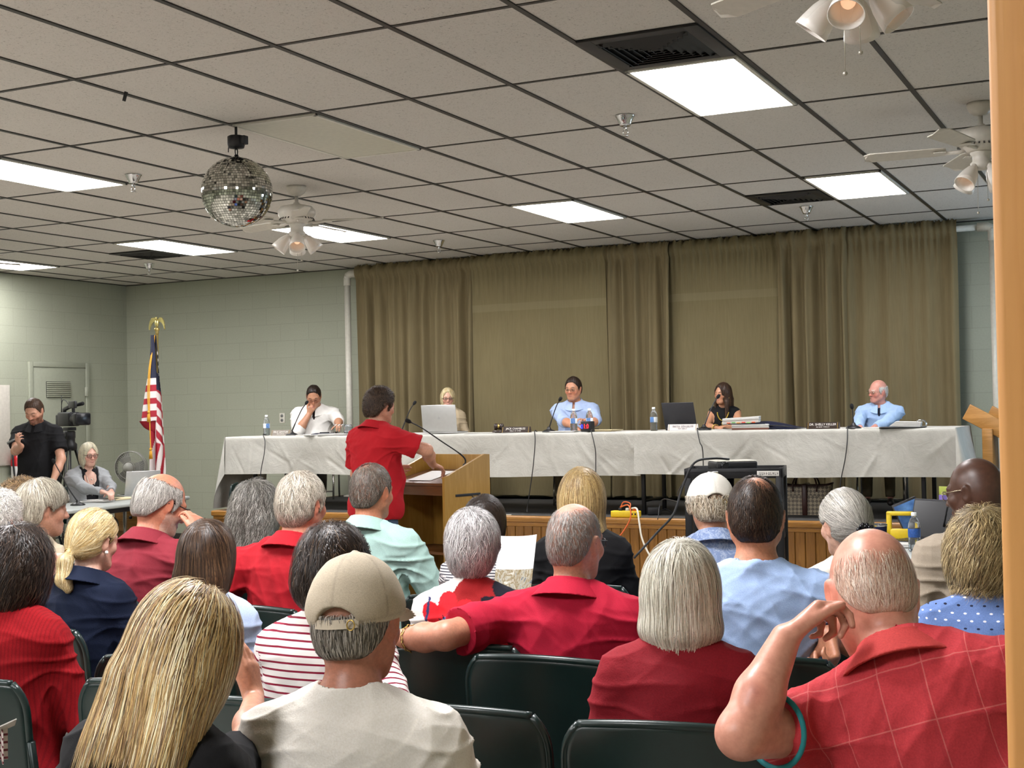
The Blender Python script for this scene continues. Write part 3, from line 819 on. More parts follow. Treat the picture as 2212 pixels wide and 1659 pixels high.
# ---- cables hanging over the cloth
def cable(pts, r, lab, mat=None, name='cable', n=40, cat='cable', group='black cables'):
    P = bez(pts, n); b = P[-1]
    o = empty(name, b, 0, lab, cat, group)
    MB().tube([q-b for q in P], r, 7).build('wire', mat or M_black, o); return o
def hang(px0, py0, px1, py1, lab, back=.05, end=None):
    a = on_table(px0, py0, back); a[2] += .008; yv = YT-.065
    P = [a, np.array([a[0], YT+.0, TT+.012]), atY(px0*.8+px1*.2, 955, yv), atY(px0*.45+px1*.55+2, (py0+py1)/2, yv-.01), atY(px1, py1, yv-.005)]
    e = P[-1].copy(); e2 = e.copy(); e2[2] = .62; e2[1] -= .02
    P.append(e2); return cable(P, .0045, lab)
hang(575, 940, 563, 1025, 'thin black cable over the cloth near the first water bottle')
hang(1160, 937, 1140, 1090, 'thin black cable over the cloth below the person with folded arms')
hang(1282, 942, 1287, 1015, 'thin black cable running down from the timer')
hang(1510, 935, 1519, 1000, 'thin black cable over the cloth behind the projector')
hang(1834, 935, 1815, 1050, 'thin black cable over the cloth below the person with the badge')

# ---- handbag under the table
t = NT('monogram_canvas'); v = t.coord('Object', (42, 42, 42), (0, pi/4, 0)); ck = t.node('ShaderNodeTexChecker'); t.l.new(v, ck.inputs['Vector']); ck.inputs['Scale'].default_value = 1.0
M_mono = t.fin(t.mix(t.math('GREATER_THAN', t.noise(t.coord('Object'), 130, 1), .66), t.mix(.25, ck.outputs['Color'], '#a89a80'), '#4a3c30'), .5)
ck.inputs['Color1'].default_value = C4('#978a72'); ck.inputs['Color2'].default_value = C4('#2b221c')
M_leather = plain('dark_leather', '#3a1d18', .4)
p = atY(1742, 1090, YT+.42); o = empty('handbag', (p[0], p[1], .601), radians(4), 'brown patterned handbag standing on the stage under the table', 'handbag')
mb = MB()
def hb(u, v):
    a = 2*pi*u; z = .26*v; w, d = .20+.03*v, .085-.02*v
    c, s = cos(a), sin(a); q = lambda x: math.copysign(abs(x)**.45, x)
    return (w*q(c), d*q(s), z+.012*cos(2*a)*v)
mb.grid(hb, 40, 8); mb.build('bag_body', M_mono, o)
MB().grid(lambda u, v: tuple(np.array(hb(u, .03))*np.array([v, v, 1])+np.array([0, 0, .002])), 40, 3).build('bottom', M_leather, o)
MB().box((0, -.0, .13), (.045, .195, .275), .01).build('centre_strap', M_leather, o)
for y in (-.07, .07):
    MB().tube(bez([(-.1, y, .2), (-.1, y, .27), (-.06, y*.6, .335), (.06, y*.6, .335), (.1, y, .27), (.1, y, .2)], 24), .008, 8).build('handle', M_leather, o)
MB().tube([hb(k/40, 1.0) for k in range(40)], .008, 6, closed=True).build('rim', M_leather, o)
# thin metal stand pole under the far end of the table
p = atY(1957, 1080, YT+.25); o = empty('stand_pole', (p[0], p[1], .6), 0, 'thin chrome stand rod under the table near the person with the badge', 'stand')
MB().tube([(0, 0, .03), (0, 0, .68)], .008, 8).build('pole', M_alu, o); MB().lathe([(.14, 0), (.14, .012), (.02, .03)], n=24).build('base', M_steel, o)
# ================================================================== LECTERN, CART AND THINGS ON THE FLOOR
M_lect = wood('lectern_oak', '#a8813f', '#99732f', .4, .7); M_lectd = wood('lectern_inside', '#6e4520', '#5c3817', .45, .8, 'X')
# lectern; local +Y is its front (towards the dais), the speaker stands on -Y
lp = atD(948, 1100, 9.75); LZ = radians(-17)
lc = empty('lectern', (lp[0], lp[1], 0), LZ, 'open-backed wooden lectern with sloping sides and a microphone', 'lectern')
w, d, h0, h1 = .58, .46, 1.085, 1.235
for s in (-1, 1):
    x0 = s*w/2; vs = []
    for x in (x0-.011, x0+.011): vs += [(x, -d/2, 0), (x, d/2, 0), (x, d/2, h1), (x, d/2-.05, h1+.004), (x, -d/2, h0)]
    MB().add(vs, [(4, 3, 2, 1, 0), (5, 6, 7, 8, 9)]+[(k, (k+1) % 5, 5+(k+1) % 5, 5+k) for k in range(5)]).build('side_panel', M_lect, lc)
MB().box((0, d/2-.012, h1/2), (w-.024, .02, h1-.002), .002).build('front_panel', M_lect, lc)
sl = math.atan2(.09, d)
MB().box((0, -.02, 1.075), (w-.026, d-.05, .02), .002, 0, Mx(sl, 0, 0)).build('reading_top', M_lectd, lc)
MB().box((0, -d/2+.03, 1.0), (w-.026, .02, .085), .002).build('back_rail', M_lectd, lc)
for z in (.12, .55): MB().box((0, 0, z), (w-.026, d-.05, .02), .002).build('shelf', M_lectd, lc)
MB().box((w/2+.013, 0, .955), (.006, .25, .018), .002).build('black_bracket', M_black, lc)
pg = empty('speech_notes', (0, 0, 0), LZ, 'white sheet of notes on the lectern top', 'paper')
q = Matrix.Rotation(LZ, 3, 'Z') @ Vector((-.03, -.04, 0)); pg.location = (lp[0]+q.x, lp[1]+q.y, 1.087)
MB().box((0, 0, 0), (.22, .28, .002), 0, 0, Mx(sl, 0, .1)).build('page', M_paper, pg)
q = Matrix.Rotation(LZ, 3, 'Z') @ Vector((.12, d/2-.075, 0)); b = np.array([lp[0]+q.x, lp[1]+q.y, 1.118])
hd = atD(887, 912, (b-CAM) @ FWD-.12)
gooseneck(b, [np.array([-.01, .0, .1]), (hd-b)*.45+np.array([0, 0, .06]), (hd-b)*.8+np.array([0, 0, .03]), hd-b], 'long gooseneck microphone curving from the lectern to the speaker', .03)
# black cable along the lectern side to the floor
q = lambda x, y, z: np.array([*(np.array([lp[0], lp[1]])+np.array((Matrix.Rotation(LZ, 3, 'Z') @ Vector((x, y, 0)))[:2])), z])
cable([q(w/2+.02, .03, .95), q(w/2+.03, .1, .85), q(w/2+.03, .14, .5), q(w/2+.05, .16, .01)], .004, 'thin black cable down the side of the lectern')

# ---- black equipment cart with the projector
cp_ = atD(1590, 1010, 9.55); CZ = radians(11); czt = cp_[2]
ct = empty('equipment_cart', (cp_[0], cp_[1], 0), CZ, 'tall black metal equipment cart in front of the stage', 'cart')
cw, cd = .68, .46
for sx in (-1, 1):
    for sy in (-1, 1):
        lg = MB().bar((sx*(cw/2-.025), sy*(cd/2-.025), .1), (sx*(cw/2-.025), sy*(cd/2-.025), czt-.01), .05, .05, .004).build('leg', M_steel, ct)
        MB().lathe([(.02, -.018), (.05, -.016), (.05, .016), (.02, .018)], (sx*(cw/2-.025), sy*(cd/2-.025), .05), 18, 0, Mx(0, pi/2, 0)).build('caster', M_black, lg)
for z in (.2, .62): MB().box((0, 0, z), (cw-.03, cd-.03, .035), .004).build('shelf', M_steel, ct)
mb = MB().box((0, 0, czt-.022), (cw, cd, .01), .002)
for s in (-1, 1): mb.box((s*(cw/2-.006), 0, czt-.03), (.012, cd, .07), .003); mb.box((0, s*(cd/2-.006), czt-.03), (cw, .012, .07), .003)
mb.build('top_tray', M_steel, ct)
MB().box((0, .0, .41), (cw-.12, .02, .40), .003).build('back_plate', plain('cart_back', '#101012', .6), ct)
stk = MB().box((cw/2-.1, -cd/2-.001, czt-.032), (.15, .003, .036), .001).build('sticker', plain('sticker_white', '#d6d2cc', .5), ct)
worn_lettering((9,), .02, plain('sticker_ink', '#3b3634', .5), stk, Matrix.Translation((cw/2-.095, -cd/2-.003, czt-.032)) @ Rt)
b2 = MB().box((-cw/2+.2, -cd/2-.001, czt-.03), (.075, .003, .03), .001).build('badge', M_chrome, ct)
q = Matrix.Rotation(CZ, 3, 'Z') @ Vector((-.02, -.05, 0)); pj = empty('projector', (cp_[0]+q.x, cp_[1]+q.y, czt-.0165), CZ+radians(22), 'flat projector with a white top lying on the cart', 'projector')
MB().box((0, 0, .035), (.30, .23, .06), .012).build('case', M_black, pj); MB().box((0, 0, .068), (.285, .215, .008), .004).build('lid', M_wh, pj)
MB().lathe([(.03, 0), (.033, .02), (.027, .03), (.02, .03)], (-.09, -.115, .036), 18, 0, Mx(pi/2)).build('lens', M_scr, pj)
def wp(px_, py_, d_): return atD(px_, py_, d_)
cable([wp(1575, 992, 9.4), wp(1540, 990, 9.35), wp(1500, 1000, 9.25), wp(1475, 1050, 9.2), wp(1455, 1110, 9.1), wp(1420, 1150, 9.0), wp(1370, 1205, 8.8)], .008, 'thick black cable sweeping from the projector down past the stage')
cable([wp(1480, 1035, 9.45), wp(1464, 1065, 9.7), wp(1466, 1083, 10.3), wp(1430, 1080, 11.3), np.array([*wp(1420, 1090, 11.25)[:2], .61])], .004, 'thin black cable lying on the stage floor behind the cart')
# black power adaptor
p = atY(1412, 1092, 11.2); o = empty('power_adaptor', (p[0], p[1], .6), .4, 'small black power adaptor on the stage floor', 'adaptor')
MB().box((0, 0, .035), (.11, .06, .07), .008).build('case', M_black, o); MB().tube(bez([(.05, 0, .03), (.11, .02, .05), (.17, .01, .012)], 10), .005, 6).build('lead', M_black, o)

# ---- yellow power strip on the stage lip with plugs
M_yel = plain('safety_yellow', '#e3c21f', .45); M_org = plain('orange_cable', '#cf5f22', .5); M_wcab = plain('white_cable', '#e2ddd0', .5)
p = atY(1352, 1104, 10.88); o = empty('power_strip', (p[0], p[1], .604), 0, 'yellow power strip on the stage edge full of plugs', 'power strip')
MB().box((0, 0, .028), (.26, .07, .056), .008).build('case', M_yel, o)
for k, c_ in enumerate((M_black, M_wh, M_org)):
    MB().box((-.05+.065*k, 0, .066), (.028, .03, .028), .004).build('plug', c_, o)
MB().tube(bez([(-.05, 0, .08), (-.02, .0, .13), (.04, .0, .12), (.05, -.03, .08)], 16), .005, 6).build('loop_lead', M_org, o)
for x in (.07, .1): MB().lathe([(.008, 0), (.008, .003)], (x, -.035, .03), 10, 0, Mx(pi/2)).build('screw', M_black, o)
def cab2(pts, r, mat, lab, grp): return cable(pts, r, lab, mat, group=grp)
cab2([atY(1340, 1095, 10.86), atY(1358, 1092, 10.8), atY(1362, 1118, 10.76), atY(1345, 1150, 10.74), atY(1318, 1180, 10.7), atY(1296, 1210, 10.66)], .006, M_org, 'orange cable dropping from the yellow power strip', 'coloured cables')
cab2([atY(1365, 1098, 10.86), atY(1376, 1100, 10.8), atY(1381, 1130, 10.76), atY(1386, 1160, 10.74), atY(1398, 1190, 10.72), atY(1420, 1225, 10.7)], .008, M_wcab, 'thick white cable dropping from the yellow power strip', 'coloured cables')
# white tape on the stage lip
p = atY(1094, 1100, 10.87); o = empty('tape_strip', (p[0], p[1], .603), 0, 'short white strip lying on the stage edge', 'tape')
MB().box((0, 0, .003), (.085, .03, .006), .001).build('strip', M_wh, o)

# ---- slanted wooden stand by the far corner
M_pine = wood('pine_stand', '#b98544', '#a2702f', .4, .8, 'X')
p = atY(2138, 1100, 11.9); o = empty('wooden_stand', (p[0], p[1], .6), radians(-8), 'honey coloured wooden stand with a slanted top near the corner pipe', 'wooden stand')
zt_ = atY(2100, 895, 11.9)[2]-.6
MB().box((.02, .0, (zt_-.12)/2), (.085, .2, zt_-.12), .006).build('post', M_pine, o)
MB().box((.25, .1, (zt_-.3)/2), (.09, .2, zt_-.3), .006).build('post', M_pine, o)
MB().box((.10, -.06, zt_-.115), (.58, .03, .14), .006, 0, Mx(0, radians(29), 0)).build('side_board', M_pine, o)
MB().box((.19, .18, zt_-.105), (.50, .03, .12), .006, 0, Mx(0, radians(29), 0)).build('side_board', M_pine, o)
MB().box((.13, .06, zt_-.15), (.5, .22, .02), .004, 0, Mx(0, radians(29), 0)).build('slant_top', M_pine, o)

# ---- side table with the clerk's things
M_grey_top = plain('grey_table_top', '#a3a7a3', .4)
def long_table(c, rz, w, d, lab, z=.74):
    o = empty('folding_table', (c[0], c[1], 0), rz, lab, 'table')
    MB().box((0, 0, z-.02), (w, d, .036), .012).build('table_top', M_grey_top, o)
    MB().box((0, -d/2+.03, z-.06), (w-.1, .02, .045), .004).box((0, d/2-.03, z-.06), (w-.1, .02, .045), .004).build('apron', M_steel, o)
    for s in (-1, 1):
        MB().bar((s*(w/2-.25), -d/2+.1, 0), (s*(w/2-.25), -d/2+.1, z-.04), .03, .03, .005).build('leg', M_alu, o)
        MB().bar((s*(w/2-.25), d/2-.1, 0), (s*(w/2-.25), d/2-.1, z-.04), .03, .03, .005).build('leg', M_alu, o)
    return o
_a, _b = atZ(129, 1104, .74), atZ(437, 1068, .74); TZC = atan2(_b[1]-_a[1], _b[0]-_a[0]); ct0 = (_a+_b)/2+.36*np.array([-sin(TZC), cos(TZC), 0])+.1*np.array([-cos(TZC), -sin(TZC), 0])
print('side table', ct0, degrees(TZC), np.linalg.norm(_b-_a))
long_table(ct0, TZC, 2.0, .72, 'grey folding table with laptop and papers where the person in the cardigan sits')
def onc(px_, py_): p = atZ(px_, py_, .741); p[2] = .741; return p
o, M = laptop(onc(306, 1072), radians(60), .36, .25, radians(16), M_silver, M_silver, 'open silver laptop on the grey table beside the grey cardigan')
text_part('logo', '//', .035, plain('dark_logo', '#3b3b3e', .4), o, Matrix.Translation((0, -.03, .145)) @ (Mx(radians(16), 0, 0) @ Mx(pi/2)).to_4x4())
b = onc(168, 1091); hd = atD(118, 1000, (b-CAM) @ FWD-.05)
gooseneck(b, [(hd-b)*.4, (hd-b)*.8, hd-b], 'gooseneck microphone leaning across the grey table', .06)
def stack2(loc, rz, n, w, d, lab, mat=None):
    o = empty('paper_stack', loc, rz, lab, 'paper stack'); mb = MB()
    for k in range(n): mb.box((random.uniform(-.004, .004), random.uniform(-.004, .004), .003+.006*k), (w, d, .0055), .001, 0, rotz(random.uniform(-.05, .05)), seg=1)
    mb.build('page', mat or M_paper, o)
stack2(onc(148, 1080), TZC, 8, .28, .24, 'thick pile of white papers next to the microphone base')
stack2(onc(215, 1082), TZC+.3, 2, .42, .28, 'white sheets spread before the person in the cardigan')
stack2(onc(262, 1078), TZC-.2, 2, .34, .24, 'pale sheets beside the open silver laptop', M_tan)
o = empty('drinking_glass', onc(183, 1076), 0, 'small clear glass on the grey table beside the papers', 'glass')
MB().lathe([(0, .003), (.03, 0), (.036, .09), (.034, .09), (.028, .006), (0, .006)], n=20, caps=False).build('bowl', M_clear, o)
o = empty('wooden_cabinet', (*atZ(300, 1128, 0.30)[:2], 0), radians(8), 'low wooden cabinet with one round knob under the grey table', 'cabinet')
o.location = (*atD(308, 1110, 14.2)[:2], 0)
zc_ = atD(300, 1090, 14.2)[2]
MB().box((0, 0, zc_/2), (.42, .4, zc_), .006).build('carcass', M_oak, o); MB().box((0, -.205, zc_-.14), (.36, .016, .24), .004).build('drawer', M_oakc, o)
MB().sphere((0, -.222, zc_-.12), .018, 12, 8).build('knob', M_black, o)

# ---- big pedestal fan in the corner
fd = 15.4; fp = atD(284, 1010, fd); fr_ = 35/F*fd
M_fgrey = plain('fan_grey', '#8f8e86', .45)
o = empty('pedestal_fan', (fp[0], fp[1], 0), radians(18), 'grey round pedestal fan standing in the green corner behind the laptop', 'fan')
hz = fp[2]
MB().lathe([(.2, 0), (.2, .02), (.04, .05)], n=26).build('base', M_fgrey, o); MB().tube([(0, .05, .04), (0, .05, hz-.08)], .018, 10).build('pole', M_fgrey, o)
MB().lathe([(.06, -.02), (.07, .05), (.05, .12)], (0, 0, hz), 18, 0, Mx(pi/2), True).build('motor', M_fgrey, o)
cg = MB()
for k in range(44):
    a = 2*pi*k/44; a2 = a+.5
    cg.tube([(.03*cos(a), -.075, hz+.03*sin(a)), (fr_*.55*cos(a+.25), -.085, hz+fr_*.55*sin(a+.25)), (fr_*.97*cos(a2), -.04, hz+fr_*.97*sin(a2))], .0022, 4)
for r_, y_ in ((fr_, 0), (fr_*.99, -.04), (fr_*.7, -.075), (fr_*.4, -.085)):
    cg.tube([(r_*cos(a), y_, hz+r_*sin(a)) for a in np.linspace(0, 2*pi, 41)[:-1]], .006 if y_ > -.05 else .0025, 6, closed=True)
cg.lathe([(fr_, .02), (fr_*1.02, -.03), (fr_*1.0, -.06)], (0, -.02, hz), 40, 0, Mx(pi/2), False)
cg.build('grille', M_fgrey, o); MB().lathe([(.035, .0), (.035, .012), (.02, .018)], (0, -.08, hz), 18, 0, Mx(pi/2)).build('badge', plain('fan_badge', '#a5a49b', .4), o)
for k in range(3):
    a = 2*pi*k/3; M = Mx(0, a, 0)
    MB().grid(lambda u, v: tuple((M @ Vector((fr_*(.15+.75*u), -.03+.03*(v-.5), (v-.5)*fr_*(.45+.5*u)))+Vector((0, 0, hz)))[:]), 6, 4).build('blade', plain('fan_blade_grey', '#7a7a74', .4), o)

# ---- fire extinguisher on the side wall
p = atX(38, 1018, XL+.09); o = empty('fire_extinguisher', (XL+.095, p[1], p[2]-.24), 0, 'red fire extinguisher on the wall behind the black polo shirt', 'fire extinguisher')
M_red = plain('extinguisher_red', '#b3151d', .3)
MB().lathe([(.06, 0), (.075, .012), (.075, .36), (.06, .41), (.025, .44), (.022, .47)], n=24).build('cylinder', M_red, o)
MB().lathe([(.0757, .12), (.0757, .30)], n=24, caps=False).build('instruction_band', M_paper, o)
MB().box((0, 0, .49), (.04, .05, .05), .006).bar((0, .0, .51), (.0, .13, .55), .02, .012, .003).bar((0, 0, .49), (0, .12, .49), .02, .012, .003).build('valve', M_black, o)
MB().tube(bez([(0, -.03, .49), (.03, -.1, .42), (.05, -.1, .2), (.05, -.09, .1)], 16), .011, 8).build('hose', M_black, o)
MB().box((-.08, 0, .25), (.02, .06, .1), .002).build('wall_mount', M_steel, o)
o = empty('hanging_tag', (XL+.02, p[1]+.02, p[2]+.28), 0, 'small yellow tag on the wall above the red extinguisher', 'tag')
MB().box((.0, 0, .06), (.012, .07, .12), .002).build('card', M_yel, o)

# ---- video camera on its tripod
vd = 14.15; vp = atD(150, 900, vd); VZ = radians(-112)      # lens looks towards the dais
tz = vp[2]-.10
o = empty('tripod', (vp[0], vp[1], 0), VZ, 'black tripod with metal legs beside the person in the black polo', 'tripod')
M_tleg = plain('tripod_leg', '#3a3936', .4, .5)
for k in range(3):
    a = 2*pi*k/3+.9; e_ = Vector((.42*cos(a), .42*sin(a), .0)); s_ = Vector((.05*cos(a), .05*sin(a), tz-.22)); lg = MB()
    for q in (-.018, .018):
        tv = Vector((-sin(a), cos(a), 0))*q; lg.tube([s_+tv, s_*.5+e_*.5+tv], .013, 8)
    lg.tube([s_*.5+e_*.5, e_], .012, 8).build('leg', M_tleg, o)
    
sp = MB()
for k in range(3):
    a = 2*pi*k/3+.9; sp.tube([(0, 0, .32), (.31*cos(a), .31*sin(a), .28)], .008, 6)
sp.build('spreader', M_black, o)
MB().tube([(0, 0, .32), (0, 0, tz-.2)], .014, 8).build('centre_column', M_black, o)
MB().lathe([(.05, tz-.26), (.075, tz-.24), (.075, tz-.19), (.055, tz-.17), (.055, tz-.13), (.06, tz-.12), (.06, tz-.06), (.05, tz-.05)], n=24).box((0, 0, tz-.03), (.09, .14, .035), .006).build('fluid_head', M_black, o)
MB().lathe([(.03, -.02), (.03, .02)], (.075, 0, tz-.09), 14, 0, Mx(0, pi/2, 0)).build('knob', plain('knob_grey', '#6a6a66', .4), o)
MB().tube([(-.03, -.05, tz-.06), (-.1, -.3, tz-.22), (-.12, -.42, tz-.30)], .01, 8).build('pan_handle', M_black, o)
o = empty('video_camera', (vp[0], vp[1], tz-.012), VZ, 'black shoulder style video camera on the tripod with a flip-out screen', 'video camera')
MB().box((0, -.02, .085), (.13, .30, .15), .02).box((0, -.2, .075), (.1, .09, .12), .012).build('body', M_black, o)
MB().lathe([(.055, .0), (.06, .02), (.06, .12), (.066, .13)], (0, .12, .085), 26, 0, Mx(-pi/2)).build('lens_barrel', M_mic, o)
hd_ = MB().box((0, .30, .085), (.17, .09, .13), .02).build('lens_hood', M_black, o)
MB().box((0, .347, .085), (.145, .004, .105), .01).build('lens_glass', M_scr, hd_)
MB().bar((0, -.12, .19), (0, .1, .235), .035, .04, .01).bar((0, -.13, .13), (0, -.12, .2), .035, .035, .008).bar((0, .1, .13), (0, .1, .235), .03, .03, .008).build('carry_handle', M_black, o)
MB().box((.06, .22, .235), (.03, .19, .075), .006, 0, rotz(-.1)).build('flip_screen', M_mic, o)
MB().tube([(0, .15, .23), (0, .33, .245)], [.017, .02], 10).build('microphone', M_foam, o)
MB().box((-.03, -.26, .10), (.05, .035, .085), .005).build('receiver', M_black, o)
MB().tube([(-.03, -.26, .14), (-.03, -.265, .34)], .004, 6).tube([(-.045, -.27, .13), (-.11, -.33, .15)], .003, 6).build('antenna', M_black, o)
MB().tube(bez([(-.02, -.25, .15), (-.01, -.2, .28), (0, -.08, .28), (0, .0, .22)], 20), .004, 6).build('lead', M_black, o)

# ---- flag on its pole
fpz = atD(338, 1035, 14.6); fx, fy = fpz[0], fpz[1]; fl_top = atD(337, 722, 14.6)[2]
o = empty('flag_stand', (fx, fy, 0), 0, 'flag pole with a gilt eagle and gold cords in the corner', 'flag pole')
M_brass = plain('pole_brass', '#a59258', .3, .7); M_cord = plain('gold_cord', '#d69a2a', .6)
MB().lathe([(.17, 0), (.17, .03), (.06, .05), (.035, .12)], n=28).build('base', M_brass, o)
lean = Vector((-.075, 0, 0))
tp = Vector((atD(337, 720, 14.6)[0]-fx, 0, fl_top))
MB().tube([(0.012, 0, .05), tp], .0165, 12).build('pole', M_brass, o)
MB().lathe([(.016, 0), (.022, .01), (.016, .03), (.03, .045), (.03, .065), (.015, .075)], tp, 18).build('collar', M_brass, o)
eg = MB(); e0 = tp+Vector((0, 0, .075))
eg.sphere(e0+Vector((0, 0, .045)), (.026, .022, .045), 14, 10).sphere(e0+Vector((0, -.012, .098)), (.016, .02, .017), 12, 8)
eg.tube([e0+Vector((0, -.028, .098)), e0+Vector((0, -.044, .09))], [.007, .001], 8)
for s in (-1, 1):
    prf = [(.015, .085, .03), (.04, .108, .045), (.07, .105, .055), (.095, .07, .05), (.108, .02, .035), (.11, -.015, .012)]
    vs = []; 
    for (x, z, hh) in prf: vs += [(e0.x+s*x, .008, e0.z+z), (e0.x+s*x*.92, .012, e0.z+z-hh), (e0.x+s*x, -.006, e0.z+z), (e0.x+s*x*.92, -.002, e0.z+z-hh)]
    fs = []
    for i in range(len(prf)-1):
        a_ = 4*i; fs += [(a_, a_+4, a_+5, a_+1), (a_+2, a_+3, a_+7, a_+6), (a_, a_+2, a_+6, a_+4), (a_+1, a_+5, a_+7, a_+3)]
    eg.add(vs, fs, 0, False)
eg.build('eagle', plain('gilt_eagle', '#cdbf7d', .25, .8), o)
cd_ = MB(); c0 = tp+Vector((-.012, -.022, -.01))
cz = lambda py_: atD(340, py_, 14.6)[2]
cd_.tube(bez([c0, (c0.x-.004, -.12, cz(800)), (c0.x+.012, -.16, cz(860)), (c0.x+.03, -.17, cz(893))], 24), .006, 6)
cd_.tube(bez([c0+Vector((.006, 0, 0)), (c0.x+.012, -.12, cz(800)), (c0.x+.035, -.165, cz(890)), (c0.x+.05, -.17, cz(975))], 30), .006, 6)
cd_.tube(bez([c0, (c0.x-.022, -.03, cz(745)), (c0.x-.027, -.035, cz(762)), (c0.x-.014, -.035, cz(755)), (c0.x-.012, -.03, cz(735))], 20), .006, 6).build('cord', M_cord, o)
for x_, z_ in ((c0.x+.03, cz(893)), (c0.x+.05, cz(972))):
    MB().lathe([(.004, .03), (.016, .022), (.014, .005), (.008, 0), (.015, -.01), (.021, -.09), (.0, -.092)], (x_, -.172, z_), 14).build('tassel', M_cord, o)

# the flag itself: draped sheet painted with its own stars and stripes
M_flag = NT('flag_cloth'); _a = M_flag.attr(); M_flag.bump(M_flag.noise(M_flag.coord(), 40, 4), .15, .01); M_flag = M_flag.fin(_a, .7)
RED, WHT, NAV = C3('#a01a2c'), C3('#ddd6d2'), C3('#141833')
fV, fF, fC = [], [], []
def zpx(py_): return atD(340, py_, 14.6)[2]
def xpx(px_): return atD(px_, 850, 14.6)[0]-fx
def sheet(fn, colf, nu, nv):
    b = len(fV)
    for j in range(nv+1):
        for i in range(nu+1):
            fV.append(fn(i/nu, j/nv)); fC.append(colf(i/nu, j/nv))
    for j in range(nv):
        for i in range(nu): fF.append((b+j*(nu+1)+i, b+j*(nu+1)+i+1, b+(j+1)*(nu+1)+i+1, b+(j+1)*(nu+1)+i))
def edge(tab, py_):
    ys = [a[0] for a in tab]; return np.interp(py_, ys, [a[1] for a in tab]), np.interp(py_, ys, [a[2] for a in tab])
def star(x, y, cx, cy, r):
    dx, dy = x-cx, y-cy; rr = hypot(dx, dy)
    if rr > r: return False
    a = (atan2(dx, -dy)) % (2*pi/5); a = abs(a-pi/5); a = pi/5-a
    # pointed star radius
    k = r*.382; A = np.array([r, 0]); B = np.array([k*cos(pi/5), k*sin(pi/5)]); u = np.array([cos(a), sin(a)])
    e_ = B-A; den = u[0]*e_[1]-u[1]*e_[0]; rho = (A[0]*e_[1]-A[1]*e_[0])/den
    return rr < rho
# back layer (right hand side): navy canton then slanting stripes
rt = [(722, 336, 344), (800, 338, 354), (850, 344, 361), (900, 345, 364), (960, 347, 368), (1000, 345, 371), (1040, 342, 368)]
def fR(u, v):
    py_ = 724+(1040-724)*v; l, r = edge(rt, py_); l -= 4
    x = xpx(l+(r-l)*u); return (x, -.02-.05*sin(pi*u)*v-.03*cos(6*u), zpx(py_+14*u*v))
stars = [(345, 762), (346, 776), (350, 790), (347, 806), (350, 819), (354, 833)]
def cR(u, v):
    py_ = 724+(1040-724)*v; l, r = edge(rt, py_); px_ = l-4+(r-l+4)*u; yy = py_-8*u
    if py_ < 838+10*u:
        for (sx, sy) in stars:
            if star(px_, py_, sx, sy, 5.2): return WHT
        return NAV
    k = int((py_-838-26*u)//17); 
    if py_ > 955: k = int((px_*1.7+py_*.35)//17)+1
    return WHT if k % 2 == 0 else RED
sheet(fR, cR, 44, 190)
# front layer: cone from the finial to the turned-up lower edge
fl = [(722, 333, 342), (760, 331, 346), (800, 327, 347), (818, 324, 348), (850, 317, 349), (880, 312, 349), (905, 309, 349), (916, 310, 348)]
def fL(u, v):
    py_ = 724+(912-724)*v; l, r = edge(fl, py_)
    x = xpx(l+(r-l)*u); bow = sin(pi*min(1, u*1.02))
    return (x, -.06-.12*v*bow-.015*sin(9*u)*v, zpx(py_-4*u*v+6*(1-u)*v*0))
st2 = [(326, 811), (330, 800)]
def cL(u, v):
    py_ = 724+(912-724)*v; l, r = edge(fl, py_); px_ = l+(r-l)*u
    if py_ < 819:
        for (sx, sy) in st2[:1]:
            if star(px_, py_, sx, sy, 5): return WHT
        return NAV
    return WHT if int((py_-819)//14.2) % 2 == 0 else RED
sheet(fL, cL, 40, 130)
# rolled lower edge of the front layer
def fU(u, v):
    py_ = 909+14*sin(v*pi*.5)*(1-.3*u)+16*u*v; l, r = 309+4*v, 349-8*v
    return (xpx(l+(r-l)*u), -.17*sin(pi*min(1, u+.1))*(1-v*.7)-.04, zpx(py_))
sheet(fU, lambda u, v: RED, 16, 6)
# lower hanging part with steep stripes
lo = [(905, 322, 346), (925, 321, 345), (960, 319, 345), (1000, 316, 345), (1045, 314, 346)]
def fB(u, v):
    py_ = 905+140*v; l, r = edge(lo, py_)
    return (xpx(l+(r-l)*u), -.025+.035*sin(u*10+v)-.02, zpx(py_))
def cB(u, v):
    py_ = 905+140*v; px_ = 314+34*u; k = int((u*34+v*26+3)//11)
    return (RED, WHT, RED, WHT, RED, WHT, RED)[k % 7]
sheet(fB, cB, 40, 60)
fo = empty('flag', (fx, fy, 0), 0, 'draped striped flag with white stars on navy, hanging from the gilt eagle pole', 'flag')
sd = np_mesh('fabric', np.array(fV), np.array(fF), M_flag, fo, colors=np.array(fC))
# ================================================================== PEOPLE
def attr_mat(name, rough, bscale, bstr, bdist=.004, spec=.5, stretch=(1, 1, 1), mod=None, sheen=0, sss=0):
    t = NT(name); c = t.attr(); n = t.noise(t.coord('Object', stretch), bscale, 4, .6)
    c = t.mix(.18, c, t.ramp(n, [(.25, (.0, .0, .0)), (.75, (1, 1, 1))]), 'OVERLAY')
    if mod: c = mod(t, c)
    t.bump(n, bstr, bdist); m = t.fin(c, rough, Specular_IOR_Level=spec)
    if sheen: t.b.inputs['Sheen Weight'].default_value = sheen
    if sss: t.b.inputs['Subsurface Weight'].default_value = sss; t.b.inputs['Subsurface Radius'].default_value = (.012, .005, .003); t.b.inputs['Subsurface Scale'].default_value = .6
    return m
M_skin = attr_mat('skin', .42, 120, .25, .002, .4)
M_skinbald = attr_mat('skin_glossy', .38, 60, .12, .002, .42)
M_fab = attr_mat('cotton_fabric', .85, 420, .25, .002, .2)
